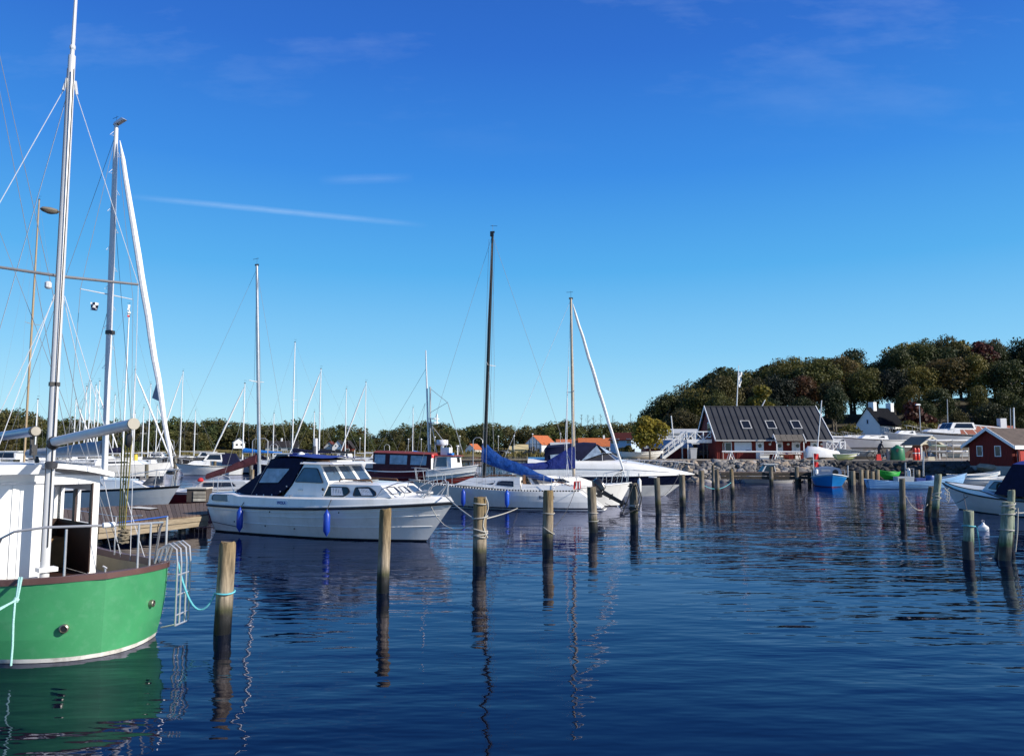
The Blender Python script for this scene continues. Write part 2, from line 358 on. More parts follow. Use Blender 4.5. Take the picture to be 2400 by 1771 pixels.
far_crowns = [crown(100+i, 9, 10, .2, 1700, .55, 26) for i in range(6)]
rg = random.Random(5)
GAPS = [(500,585,300,318),(620,700,296,322),(765,835,296,318),(1085,1450,290,322)]
fi = 0
for D, step, fr in ((309, 26, .42), (317, 30, .66), (329, 28, .86), (343, 24, 1.0)):
    px = -190.0
    while px < 1600:
        px += step * (.75 + .5*rg.random())
        if D < 322 and any(a < px < b for a, b, *_ in GAPS): continue
        if D < 340 and 1085 < px < 1440 and rg.random() < .35: continue
        top = 2.65 + (1052 - interp(FAR_TOP, px) - rg.uniform(-4, 7))/FPX*D; Dd = D + rg.uniform(-4, 4)
        gz = far_ground(px, Dd) - .3; hh = max(4.5, (top - gz) * (fr if D < 340 else 1)); s = hh/10.2; wsc = s*rg.uniform(.95, 1.35)
        cm = far_crowns[rg.randrange(6)]
        if not cm.materials: cm.materials.append(lf_far)
        o = link('woodland_tree', cm, None, ((px-1200)/FPX*Dd, Dd, gz)); o.scale = (wsc, wsc, s); o.rotation_euler = (0, 0, rg.random()*6.28)
        tag(o, 'leafy tree in the wood along the far shore', 'tree', 'trees of the far shore wood'); fi += 1
# bare trees on the skyline
bare = mat('bare_twigs', (.10,.085,.075), .9)
for k, (px, yt) in enumerate([(1363, 978), (1378, 979), (1391, 981), (1408, 977), (1436, 980), (1478, 975)]):
    D = 352; b = P(px, 1000, D); h = (1002 - yt)/FPX*D + 1; mb = MB(); rr = random.Random(k)
    mb.tube([b + V((0,0,-2)), b + V((0,0,h))], .12, 5, rs=[.16,.05])
    for q in range(14):
        z = h*(.25 + .7*rr.random()); a = rr.random()*6.28; l = 1.6*(1.2 - z/h)
        mb.tube([b + V((0,0,z)), b + V((math.cos(a)*l, math.sin(a)*l, z + l*1.1))], .04, 3)
    single('bare_tree', mb, bare, 'thin leafless tree on the skyline behind the orange roofed houses', 'tree', 'bare trees on the skyline')

# houses of the far shore
brick_or = mat('orange_roof_tiles', (.42,.115,.035), .8, var=.18, vs=1.2, bump=.03, bs=6)
roofdk = mat('dark_roof', (.035,.032,.034), .9, var=.2, spec=.1)
roofrd = mat('dark_red_roof', (.10,.028,.022), .9, var=.2, spec=.1)
paleyel = mat('pale_yellow', (.52,.42,.22), .7, var=.08)
bluewh = mat('pale_blue_wall', (.42,.52,.62), .7, var=.05)
timber = mat('dark_timber', (.03,.028,.03), .7)
greyw = mat('grey_wall', (.40,.42,.43), .8, var=.08)
def gable_house(name, label, cx, cy, z, wx, dy, eave, ridge, wall, roof, rz=0, axis='y', cat='house', wins=(), chim=(), over=.35, group=None):
    """axis: direction of the ridge in local space; wins: (face, u, z0, w, h) on 'front'(-y) 'right'(+x) 'left'"""
    t = thing(name, label, cat, (cx, cy, z), rz, group); a, b = wx/2, dy/2; m = MB()
    if axis == 'y':
        pf = [(-a,-b,-.5),(a,-b,-.5),(a,-b,eave),(0,-b,ridge-.02),(-a,-b,eave)]
        m.hexa(pf, [(x, b, zz) for x, _, zz in pf])
    else:
        pf = [(-a,-b,-.5),(-a,b,-.5),(-a,b,eave),(-a,0,ridge-.02),(-a,-b,eave)]
        m.hexa(pf, [(a, y, zz) for _, y, zz in pf])
    m.build('wall', wall, t, False); m = MB(); th = .14
    for s in (-1, 1):
        if axis == 'y':
            dz = over*(ridge-eave)/a
            m.hexa([(s*(a+over), -b-over, eave-dz), (s*(a+over), b+over, eave-dz), (0, b+over, ridge), (0, -b-over, ridge)], [(s*(a+over), -b-over, eave-dz+th), (s*(a+over), b+over, eave-dz+th), (0, b+over, ridge+th), (0, -b-over, ridge+th)])
        else:
            dz = over*(ridge-eave)/b
            m.hexa([(-a-over, s*(b+over), eave-dz), (a+over, s*(b+over), eave-dz), (a+over, 0, ridge), (-a-over, 0, ridge)], [(-a-over, s*(b+over), eave-dz+th), (a+over, s*(b+over), eave-dz+th), (a+over, 0, ridge+th), (-a-over, 0, ridge+th)])
    ro = m.build('roof', roof, t, False)
    for (x, y, w2, h) in chim:
        MB().box((x-w2, y-w2, ridge-.6), (x+w2, y+w2, ridge+h)).build('chimney', wall if wall is not greyw else whitep, t, False)
    for wi in wins:
        f, u, z0, w2, h = wi[:5]; mm = wi[5] if len(wi) > 5 else whitep
        def bx(k, e, mt, nm, par):
            q = MB(); d = .03 + e
            if f == 'front': q.box((u-w2/2+k, -b-d, z0+k), (u+w2/2-k, -b+.05, z0+h-k))
            elif f == 'right': q.box((a-.05, u-w2/2+k, z0+k), (a+d, u+w2/2-k, z0+h-k))
            else: q.box((-a-d, u-w2/2+k, z0+k), (-a+.05, u+w2/2-k, z0+h-k))
            return q.build(nm, mt, par, False)
        fr = bx(0, 0, mm, 'window', t); bx(.09, .012, glass, 'pane', fr)
    return t
def atz(px, D, z): return V(((px-1200)/FPX*D, D, z))
c = atz(1266, 300, 1.6)
h = gable_house('timber_framed_house', 'white half timbered house with bright orange tiled roof on far shore', c.x, c.y, .9, 8.4, 9, 3.6, 6.9, whitep, brick_or, rz=R(-40), wins=[('front',-2.6,.6,1.3,1.3),('front',0,.3,1.6,2.6),('front',2.6,.6,1.3,1.3),('right',-2,1,1.3,1.2),('right',1.5,1,1.3,1.2)])
m = MB()
for x in (-3.4,-1.7,0,1.7,3.4): m.box((x-.09, -4.56, .0), (x+.09, -4.45, 3.4 + (3.2 - abs(x)*.78)))
for zz in (1.9, 3.5): m.box((-4.1, -4.555, zz), (4.1, -4.45, zz+.16))
m.build('timber_frame', timber, h, False)
def fh(name, label, px, D, w_, d_, e, r_, wall, roof, z=.9, **k):
    c = atz(px, D, z); return gable_house(name, label, c.x, c.y, z, w_, d_, e, r_, wall, roof, **k)
fh('orange_roofed_house', 'long low house with orange tiled roof behind the blue canvas canopy', 1397, 305, 14, 7, 2.6, 5.6, whitep, brick_or, axis='x', z=1.3, chim=((3.0,0,.35,1.2),), wins=(('front',-4,.8,1.5,1.2),('front',0,.8,1.5,1.2),('front',4,.8,1.5,1.2)))
fh('orange_roofed_house', 'small orange roofed house partly hidden between two masts', 1328, 306, 8, 6, 2.6, 5.4, whitep, brick_or, axis='x', z=1.0, wins=(('front',-2,.8,1.3,1.2),('front',2,.8,1.3,1.2)))
fh('orange_roofed_house', 'orange roofed gabled house just left of the timber framed house', 1110, 304, 4.2, 5, 1.7, 3.6, whitep, brick_or, z=1.0, rz=R(-30), wins=(('front',-.9,.5,.8,.9),('front',.9,.5,.8,.9)))
fh('low_grey_building', 'low pale grey hall with three dark windows beside the timber framed house', 1312, 297, 7, 6, 2.8, 4.2, greyw, greyw, z=.9, axis='x', cat='building', wins=(('front',-1.8,1.4,1,.9,timber),('front',0,1.4,1,.9,timber),('front',1.8,1.4,1,.9,timber)))
fh('market_tent', 'pale yellow pitched tent left of the timber framed house', 1221, 296, 5, 5, 1.8, 3.4, paleyel, paleyel, axis='x', z=.9, cat='tent')
fh('market_tent', 'smaller pale yellow tent at the reed edge', 1203, 296, 2.6, 4, 1.6, 2.8, paleyel, paleyel, axis='x', z=.9, cat='tent')
fh('white_cottage', 'tiny white cottage alone on the bank under the wood at left', 562, 305, 4.2, 4, 1.9, 3.4, whitep, greyw, z=3.4, rz=R(25), wins=(('front',-.9,.5,1.0,.9),('front',.9,.5,1.0,.9)))
fh('dark_roofed_house', 'long low dark roofed bungalow under the trees', 668, 308, 13, 6, 2.4, 4.6, greyw, roofdk, axis='x', z=1.2, chim=((-1,0,.3,1.2),), wins=(('front',-4,.8,1.6,1.1),('front',-1,.8,1.6,1.1),('front',3,.8,1.6,1.1)))
fh('gabled_house', 'white gabled house with pale red roof edge in far row', 797, 304, 4.2, 6, 2.2, 4.9, whitep, roofdk, z=1.2, wins=(('front',-.7,2.3,.6,.8),('front',.7,2.3,.6,.8),('front',0,.4,2.0,1.1)))
fh('gabled_house', 'dark red gabled house right of the white gabled one in far row', 819, 303, 3.8, 6, 2.2, 4.7, roofrd, roofdk, z=1.2, wins=(('front',0,.5,1.9,1.1),))
fh('gabled_house', 'dark fronted gabled house left of the white gabled one', 777, 306, 4.0, 6, 2.2, 4.4, greyw, roofrd, z=1.2, wins=(('front',0,2.2,.9,.8),('front',0,.4,1.9,1.1)))
fh('pale_blue_house', 'pale blue two storey house with dark red roof behind the small yellow tree', 1468, 200, 6.0, 7, 3.4, 5.2, bluewh, roofrd, z=1.6, axis='x', rz=R(-35), wins=(('front',-2.4,2.4,1.1,1.3),('front',-1,2.4,1.1,1.3),('front',2.2,2.4,1.1,1.3)))
# street lamps and flag poles along the far road
lampm = mat('lamp_grey', (.35,.36,.37), .5, .5)
for px, yt in [(845,1028),(958,1030),(1078,1023),(1205,1022),(1248,1018),(1313,1017),(1168,1023),(988,1030),(1020,1025)]:
    D = 293; b = atz(px, D, .6); top = P(px, yt, D).z
    t = thing('street_lamp', 'small street lamp on the far shore road', 'street lamp', b, 0, 'far shore street lamps')
    MB().tube([(0,0,0),(0,0,top-b.z)], .10, 6).build('pole', lampm, t); MB().lathe([(.05,0),(.34,.05),(.30,.3),(.08,.42)], 8, (0,0,top-b.z)).build('lamp_head', whitep, t)
# parked cars far off
carm = [mat('car_white', (.7,.7,.7), .3, coat=.5), mat('car_dark', (.03,.035,.05), .3, coat=.5), mat('car_silver', (.4,.41,.43), .3, .4)]
def far_car(px, D, k, label, rz=0):
    t = thing('parked_car', label, 'car', atz(px, D, .62 if D > 200 else 1.69), rz)
    m = MB(); pr = [(-2.1,.35),(2.1,.35),(2.15,.8),(1.3,.92),(.6,1.45),(-1.2,1.45),(-1.9,.95),(-2.15,.8)]
    m.hexa([(x,-.85,z) for x, z in pr], [(x,.85,z) for x, z in pr]); m.build('body', carm[k], t)
    for s in (-1, 1): MB().hexa([(1.15,s*.84,.93),(.58,s*.84,1.38),(-1.15,s*.84,1.38),(-1.7,s*.84,.95)], [(1.15,s*.87,.93),(.58,s*.87,1.38),(-1.15,s*.87,1.38),(-1.7,s*.87,.95)]).build('side_window', glass, t)
    for x in (-1.3, 1.35):
        for s in (-.8, .8): MB().lathe([(.33,-.1),(.33,.1)], 10, (x, s, .33), 'y').build('wheel', rubber, t)
for px, k, lb in [(1172,1,'dark car parked on far shore road left of the pale tents'),(1185,0,'white car parked on far shore road left of the pale tents'),(1157,2,'silver car at the left end of the far parked row'),(1240,1,'dark car parked in front of the timber framed house')]: far_car(px, 292, k, lb)
# reeds on the far waterline
def tuft_field(name, label, pts, h, m, seed):
    rr = random.Random(seed); vs = []; fs = []
    for p in pts:
        for q in range(5):
            a = rr.random()*6.28; b = V(p) + V((rr.gauss(0,.5), rr.gauss(0,.5), 0)); hh = h*rr.uniform(.5, 1.2); o = len(vs); d = V((math.cos(a), math.sin(a), 0))*.22
            vs += [b - d, b + d, b + V((rr.gauss(0,.2), rr.gauss(0,.2), hh))]; fs.append((o, o+1, o+2))
    me = bpy.data.meshes.new(name); me.from_pydata([tuple(v) for v in vs], [], fs); me.materials.append(m); return tag(link(name, me), label, None, kind='stuff')
reedm = mat('reeds', (.13,.11,.035), .95, var=.4, vs=.4)
rr = random.Random(3)
tuft_field('reeds', 'band of dry reeds along the far waterline', [((px-1200)/FPX*D, D, far_ground(px, D)-.1) for px, D in [(rr.uniform(-250, 1480), rr.uniform(288, 297)) for _ in range(2600)]], 1.5, reedm, 4)

# ------------------------------------------------------------------ right hand quay and wooded hill
HILL_TOP = [(1380,985),(1450,980),(1500,962),(1525,942),(1560,922),(1600,905),(1650,884),(1700,868),(1730,885),(1770,862),(1830,846),(1900,846),(1980,838),(2050,838),(2090,818),(2130,808),(2180,808),(2250,800),(2300,797),(2340,802),(2362,816),(2400,790),(2600,770),(3200,760)]
GZ = 1.69
def hill_ground(px, D):
    top = 2.65 + (1052-interp(HILL_TOP, px))/FPX*148; return GZ + max(0, top - 11 - GZ) * sm((D-100)/46)
gravel = mat('gravel_ground', (.30,.25,.19), .95, var=.2, vs=.8, dirt=(.16,.15,.08), ds=.25, damt=.7, bump=.02, bs=6)
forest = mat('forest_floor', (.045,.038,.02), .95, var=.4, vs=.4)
edge = [(11.8,96),(10.3,74),(10.9,68.6),(14.7,66),(22,65.4),(31.8,65),(33.2,62.2),(42.6,61.5),(150,61.5)]
mb = MB(); back = [(11.8,104),(11.8,104),(14,104),(18,104),(26,104),(40,104),(55,104),(75,104),(150,104)]
rowA = [(x, y, GZ) for x, y in edge]; rowB = [(x, y, GZ) for x, y in back]
mb.grid([rowA, [tuple(V(a).lerp(V(b), .5)) for a, b in zip(rowA, rowB)], rowB])
tag(mb.build('quay_ground', gravel, ang=None), 'gravel quay on the right hand shore', None, kind='structure')
mb = MB(); mb.grid([[(x - (0 if i > 1 else 3), y - (4.2 if i > 1 else 0), -.6) for i, (x, y) in enumerate(edge)], [(x, y, GZ-.004) for x, y in edge]])
tag(mb.build('shore_bank', mat('bank_earth', (.045,.04,.035), .95, var=.4, vs=1.5), ang=None), 'dark stony earth bank under the quay edge', None, kind='structure')  # earth colour darkened to carry the shade lying on the slope
rows = []
for D in (103.9, 108, 114, 120, 128, 136, 146, 160, 185): rows.append([((px-1200)/FPX*D, D, hill_ground(px, D) - (.01 if D < 104 else 0)) for px in range(1340, 3300, 30)])
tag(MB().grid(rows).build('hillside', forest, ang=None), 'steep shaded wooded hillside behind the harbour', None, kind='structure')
hill_crowns = [crown(200+i, 7.6, 9.6, 2.6, 6500, .27, 38) for i in range(6)]
tall_crowns = [crown(260+i, 7.4, 9.8, 2.7, 6200, .27, 40) for i in range(6)]
hill_trunks = [trunk_mesh(20+i, 7.5, .24) for i in range(3)]
TREE_WORDS = {'': ('shaded dark green broadleaf tree on the wooded hill', 'dark green trees of the wooded hill'), 'crest_foliage': ('lighter olive green broadleaf tree on the wooded hill', 'olive green trees of the wooded hill'),
    'brown_crest_foliage': ('brownish green autumn tree on the wooded hill crest', 'brownish trees of the wooded hill'), 'olive_foliage': ('sunlit yellowish olive tree on the wooded hill crest', 'yellowish trees of the wooded hill'),
    'conifer_foliage': ('very dark blackish green tree on the wooded hill crest', 'blackish green trees of the wooded hill'), 'rusty_foliage': ('rust coloured autumn tree on the wooded hill crest', 'rusty trees of the wooded hill')}
rg = random.Random(11); hn = 0
for D, step, sc in ((111, 92, .62), (119, 84, .74), (127, 70, .86), (135, 64, .95), (142, 58, 1.0), (150, 54, 1.05)):
    px = 1510.0
    while px < 2650:
        px += step * (.75 + .5*rg.random()); Dd = D + rg.uniform(-3, 3)
        if D < 125 and 1960 < px < 2120: continue
        g = hill_ground(px, Dd); top = 2.65 + (1052 - interp(HILL_TOP, px) + rg.uniform(-20, 13))/FPX*Dd
        hh = (top - g) if D > 145 else 10.5*sc*rg.uniform(.85, 1.15)
        hh = min(max(hh, 3.8), 13); s = hh/9.9; ws = s*rg.choice([.68, .8, .95, 1.1, 1.25])
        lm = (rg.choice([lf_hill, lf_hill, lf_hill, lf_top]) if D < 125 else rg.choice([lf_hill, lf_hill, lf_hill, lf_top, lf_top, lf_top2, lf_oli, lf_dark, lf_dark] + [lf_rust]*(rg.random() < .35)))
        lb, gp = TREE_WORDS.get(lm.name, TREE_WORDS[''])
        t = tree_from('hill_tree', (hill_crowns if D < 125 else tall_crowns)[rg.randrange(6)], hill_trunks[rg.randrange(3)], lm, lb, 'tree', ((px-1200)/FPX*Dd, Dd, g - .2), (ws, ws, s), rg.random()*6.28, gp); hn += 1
def special(name, label, px, yt, D, wpx, material, seed, kind='round', n=2600, leaf=.42, yb=None, cat='tree', z0=.22, tr_h=.75):
    g = hill_ground(px, D) if D > 100 else GZ; h = P(px, yt, D).z - g; wd = wpx/FPX*D
    cm = crown(seed, wd, h, h*z0, n, leaf, 20, kind); tm = trunk_mesh(seed, h*tr_h, max(.08, h*.022), 5, wd*.28) if tr_h else None
    return tree_from(name, cm, tm, material, label, cat, atz(px, D, g - .1), (1,1,1), 0)
special('spruce_tree', 'dark pointed spruce sticking out of the wooded hill crest', 1693, 862, 144, 44, lf_dark, 301, 'cone', 1800, .6, z0=.3)
special('pine_tree', 'dark flat topped pine beside the pointed spruce', 1665, 872, 140, 56, lf_dark, 302, 'round', 1800, .55, z0=.45)
special('pine_tree', 'tall dark pine on the crest above the clubhouse skylights', 1802, 856, 145, 70, lf_dark, 303, 'round', 2200, .55, z0=.4)
special('yellow_green_tree', 'sunlit yellow green tree standing before the dark hill above clubhouse', 1792, 888, 112, 62, lf_yel, 304, n=1500, leaf=.38, z0=.3)
special('copper_beech', 'reddish copper beech on the hill crest near the right edge', 2312, 798, 137, 66, lf_cop, 305, n=2600, z0=.25)
special('copper_beech', 'low spreading copper beech behind the white house lamp post', 2150, 932, 108, 82, lf_cop, 306, n=2400, z0=.1)
special('olive_oak', 'broad sunlit olive green oak crown on the hill crest', 2120, 812, 146, 120, lf_oli, 307, n=3200, z0=.45)
special('olive_oak', 'olive green tree crown at the crest left of the copper beech', 2255, 804, 145, 85, lf_oli, 308, n=2600, z0=.4)
special('olive_oak', 'small olive tree crown on the crest above the white house', 1995, 842, 143, 85, lf_oli, 309, n=2400, z0=.45)
special('young_maple', 'small yellowing tree at the quay edge left of the white stairs', 1523, 973, 72, 86, lf_maple, 310, n=2400, leaf=.26, z0=.30, tr_h=.7)
def bush(name, label, px, yt, D, wpx, material, seed, n=1500):
    g = hill_ground(px, D) if D > 100 else GZ; h = P(px, yt, D).z - g; wd = wpx/FPX*D; cm = crown(seed, wd, h, 0, n, .24, 18)
    cm.materials.append(material); o = link(name, cm, None, atz(px, D, g)); o.scale = (1, 1, 1); return tag(o, label, 'bush')
bush('rounded_bush', 'large rounded green bush beside the white house', 2132, 982, 98, 82, lf_oli, 320, 2200)
bush('rounded_bush', 'smaller rounded bush right of the lamp post', 2180, 990, 99, 42, lf_oli, 321)
bush('shrub', 'loose olive shrub left of the white house above the stored boats', 1990, 998, 96, 78, lf_oli, 322, 1600)
bush('shrub', 'dark shrub under the pale blue house', 1470, 1046, 76, 40, lf_hill, 323)

# boulders of the revetment: each of the larger stones is its own part
stone_mats = [mat('stone_'+n, c, .9, var=.25, vs=2.5, bump=.02, bs=8, objrand=.35) for n, c in (('grey', (.26,.24,.22)), ('tan', (.34,.27,.20)), ('dark', (.10,.095,.09)))]
def boulder_mesh(seed):
    bm = bmesh.new(); bmesh.ops.create_icosphere(bm, subdivisions=2, radius=1); o = V((seed*7.1, seed*3.3, 0))
    for v in bm.verts:
        k = 1 + .35*noise.noise(v.co*1.1 + o) + .15*noise.noise(v.co*2.7 + o); v.co *= k; v.co.z *= .72
    me = bpy.data.meshes.new('boulder'); bm.to_mesh(me); bm.free()
    me.polygons.foreach_set('use_smooth', [True]*len(me.polygons)); me.set_sharp_from_angle(angle=R(32)); return me
bms = [boulder_mesh(i) for i in range(9)]
for i, b in enumerate(bms): b.materials.append(stone_mats[(0,1,0,2,1,0,0,1,2)[i]])
rev = thing('rock_revetment', 'sloping revetment of grey boulders below the clubhouse quay', 'rock revetment', (14.7, 64, 0))
rg = random.Random(21); spots = []
def edge_at(u):
    segs = list(zip(edge[1:], edge[2:])); L = [math.dist(a, b) for a, b in segs]; s = u*sum(L)
    for (a, b), l in zip(segs, L):
        if s <= l: return a[0] + (b[0]-a[0])*s/l, a[1] + (b[1]-a[1])*s/l
        s -= l
    return edge[-1]
for u in range(1, 6):
    for k in range(60):
        s = rg.uniform(.0, .148)**1.0; x, y = edge_at(s); f = (u - .5 + rg.uniform(-.4, .4))/5; r = rg.uniform(.25, .50)
        spots.append((x - (1.2*f if x < 11 else 0), y - 3.8*f, GZ - .22 - 1.8*f, r))
for x, y, z, r in spots:
    o = link('boulder', bms[rg.randrange(9)], rev, (x-14.7, y-64, z)); o.scale = (r*rg.uniform(.85,1.3), r*rg.uniform(.8,1.1), r*rg.uniform(.8,1.15)); o.rotation_euler = (rg.uniform(-.5,.5), rg.uniform(-.5,.5), rg.random()*6.28)
mbs = []
for k in range(1100):
    s = rg.uniform(.0, .152); x, y = edge_at(s); f = rg.random(); mbs.append((x - (1.2*f if x < 11 else 0), y - 4.0*f, GZ - 2.05*f, rg.uniform(.12, .3)))
dk_r = []
for k in range(620):
    s = rg.uniform(.146, .27); x, y = edge_at(s); f = rg.random()**.8; dk_r.append((x, y - .25 - 4.0*f, GZ - .12 - 2.05*f, rg.uniform(.14, .40)))
vs = []; fs = []; ico = [v.co.copy() for v in boulder_mesh(77).vertices]; icf = [tuple(p.vertices) for p in bpy.data.meshes[-1].polygons] if False else None
tmp = bmesh.new(); bmesh.ops.create_icosphere(tmp, subdivisions=1, radius=1); iv = [v.co.copy() for v in tmp.verts]; iff = [tuple(v.index for v in f.verts) for f in tmp.faces]; tmp.free()
def rubble(lst, name, mt):
  vs = []; fs = []
  for x, y, z, r in lst:
    o = len(vs); M = Matrix.Rotation(rg.random()*6.28, 3, 'Z') @ Matrix.Rotation(rg.uniform(-.6,.6), 3, 'X'); sc_ = V((rg.uniform(.8,1.4), rg.uniform(.7,1.1), rg.uniform(.6,.9)))
    vs += [M @ V((v.x*sc_.x*rg.uniform(.8,1.15), v.y*sc_.y, v.z*sc_.z*rg.uniform(.8,1.15)))*r + V((x-14.7, y-64, z)) for v in iv]; fs += [tuple(i+o for i in f) for f in iff]
  me = bpy.data.meshes.new(name); me.from_pydata([tuple(v) for v in vs], [], fs); me.materials.append(mt); tag(link(name, me, rev), None, None, kind='stuff')
rubble(mbs, 'rubble', stone_mats[0]); rubble(dk_r, 'dark_rubble', mat('shaded_stone', (.045,.042,.04), .9, var=.35, vs=2.5))  # dark rubble: shade of the right hand slope put into the stone colour
o = link('big_boulder', bms[1], None, P(2320, 1095, 60)); o.scale = (1.0, .9, .5); tag(o, 'large sunlit boulder at the corner of the red hut foundation', 'boulder')
# ------------------------------------------------------------------ red clubhouse
redw = mat('falu_red_boards', (.165,.014,.009), .8, var=.25, vs=3, stretch=(6,1,.4))
roofm = mat('dark_roof_felt', (.035,.037,.042), .6, var=.2, vs=1.5)
greyfr = mat('grey_frame', (.42,.41,.39), .5)
lampw = mat('opal_lamp', (.7,.68,.6), .3)
signw = mat('sign_white', (.68,.72,.76), .5, var=.04)
printb = mat('sign_print', (.03,.05,.16), .6)
concrete = mat('concrete', (.33,.31,.28), .9, var=.15, vs=2, bump=.01, bs=14)
CX, CY = 19.6, 74.0
club = thing('clubhouse', 'red boarded clubhouse with steep dark standing seam roof and three skylights', 'clubhouse', (CX, CY, GZ))
lx = lambda px: (px - 1200)*CY/FPX - CX
lz = lambda py: EYE + (1052 - py)/FPX*CY - GZ
WL, WR = 0.0, 10.2; EZ, RZ, RY = 1.82, 5.17, 3.3
m = MB(); pr = [(0,-.2),(6.6,-.2),(6.6,EZ+.35),(RY,RZ-.12),(0,EZ+.35)]
m.hexa([(WL,y,z) for y, z in pr], [(WR,y,z) for y, z in pr]); m.build('wall', redw, club, False)
rg = random.Random(2); m = MB(); x = WL + .05
while x < WR - .05: m.box((x,-.022,0), (x+.085,-.001,EZ+.3)); x += .16
tag(m.build('wall_boards', redw, club, False), None, None, kind='stuff')
RX0, RX1 = -.2, 10.95; n = 19; sw = (RX1-RX0)/n; sl = V((0, RY+.6, RZ-EZ)); nrm = V((0,-(RZ-EZ), RY+.6)).normalized()
seam = MB()
pm = None
for i in range(n):
    x0 = RX0 + i*sw; a = V((x0+.01, -.6, EZ)); b = V((x0+sw-.01, -.6, EZ))
    if pm is None:
        q = MB().hexa([V((0,0,0)), V((sw-.02,0,0)), V((sw-.02,0,0))+sl, sl], [nrm*.05, V((sw-.02,0,0))+nrm*.05, V((sw-.02,0,0))+sl+nrm*.05, sl+nrm*.05])
        o = q.build('roof_panel', roofm, club, False, a); pm = o.data
    else: link('roof_panel', pm, club, a)
    seam.beam(a + V((-.01,0,0)) + nrm*.07, a + V((-.01,0,0)) + sl + nrm*.07, .05, .09, up=nrm)
seam.build('roof_seams', mat('roof_seam', (.02,.021,.024), .5), club, False)
MB().hexa([(RX0,RY*2+.6,EZ),(RX1,RY*2+.6,EZ),(RX1,RY+.01,RZ),(RX0,RY+.01,RZ)], [(RX0,RY*2+.6,EZ+.06),(RX1,RY*2+.6,EZ+.06),(RX1,RY+.01,RZ+.06),(RX0,RY+.01,RZ+.06)]).build('rear_roof', roofm, club, False)
MB().box((RX0,RY-.1,RZ+.02), (RX1,RY+.12,RZ+.11)).build('ridge_cap', roofm, club, False)
for xx, nm in ((RX0-.07, 'barge_board'), (RX1+.01, 'barge_board')):
    m = MB(); m.hexa([(xx,-.66,EZ-.12),(xx+.06,-.66,EZ-.12),(xx+.06,RY,RZ-.08),(xx,RY,RZ-.08)], [(xx,-.66,EZ+.12),(xx+.06,-.66,EZ+.12),(xx+.06,RY,RZ+.16),(xx,RY,RZ+.16)])
    m.hexa([(xx,RY*2+.66,EZ-.12),(xx+.06,RY*2+.66,EZ-.12),(xx+.06,RY+.001,RZ-.08),(xx,RY+.001,RZ-.08)], [(xx,RY*2+.66,EZ+.12),(xx+.06,RY*2+.66,EZ+.12),(xx+.06,RY+.001,RZ+.16),(xx,RY+.001,RZ+.16)]); m.build(nm, whitep, club, False)
MB().box((RX0,-.7,EZ-.11), (RX1,-.6,EZ+.02)).build('gutter', greyfr, club, False)
for px in (1691.7,):
    MB().tube([(lx(px),-.62,EZ-.1),(lx(px),-.1,EZ-.35),(lx(px),-.1,0)], .04, 6).build('downpipe', greyfr, club)
def wbox(nm, x0, x1, z0, z1, y0, y1, mt, par): return MB().box((x0,y0,z0), (x1,y1,z1)).build(nm, mt, par, False)
x0, x1 = lx(1696), lx(1712.8); fw = wbox('window', x0, x1, .62, 1.63, -.06, -.02, whitep, club); wbox('pane', x0+.08, x1-.08, .7, 1.55, -.075, -.055, glass, fw)
x0, x1 = lx(1719), lx(1759); sg = wbox('notice_board', x0, x1, .72, 1.62, -.07, -.02, signw, club)
m = MB()
for i in range(14): xx = x1 - .62 + .04*i; m.box((xx, -.076, .78), (xx+.03, -.0705, .80 + .13*abs(math.sin(i*1.7))))
m.build('printed_mark', printb, sg, False)
for px0, px1 in ((1769,1787.3), (1816.5,1832), (1860.5,1872), (1896.8,1915.5)):
    x0, x1 = lx(px0), lx(px1); d = wbox('door', x0, x1, .02, 1.64, -.06, -.02, whitep, club); cxx = (x0+x1)/2
    MB().lathe([(.20,-.02),(.20,.0),(.15,.012),(.15,-.02)], 14, (cxx, -.061, 1.27), 'y').build('porthole', greyfr, d)
    MB().lathe([(.155,-.01),(.155,.01)], 14, (cxx, -.076, 1.27), 'y').build('porthole_glass', glass, d)
wbox('shutter', lx(1853), lx(1860), .6, 1.62, -.055, -.02, whitep, club)
for px in (1801.5, 1844, 1922): MB().lathe([(.02,-.10),(.12,-.06),(.14,0),(.12,.06),(.02,.08)], 10, (lx(px), -.1, 1.42), 'y').build('wall_lamp', lampw, club)
# skylights
for pc in (1748.5, 1807.5, 1867.5):
    f = .50; base = V((lx(pc) + .25, -.6, EZ)) + sl*.42
    ex = V((1,0,0)); es = sl.normalized(); fr = MB()
    def pt(u, v, k): return base + ex*u + es*v + nrm*k
    w2, h2 = .46, .62
    for (u0,u1,v0,v1) in ((-w2,w2,-h2,-h2+.09),(-w2,w2,h2-.09,h2),(-w2,-w2+.09,-h2+.09,h2-.09),(w2-.09,w2,-h2+.09,h2-.09)):
        fr.hexa([pt(u0,v0,.05),pt(u1,v0,.05),pt(u1,v1,.05),pt(u0,v1,.05)], [pt(u0,v0,.17),pt(u1,v0,.17),pt(u1,v1,.17),pt(u0,v1,.17)])
    s = fr.build('skylight', greyfr, club, False)
    MB().hexa([pt(-w2+.09,-h2+.09,.06),pt(w2-.09,-h2+.09,.06),pt(w2-.09,h2-.09,.06),pt(-w2+.09,h2-.09,.06)], [pt(-w2+.09,-h2+.09,.12),pt(w2-.09,-h2+.09,.12),pt(w2-.09,h2-.09,.12),pt(-w2+.09,h2-.09,.12)]).build('pane', glass, s, False)
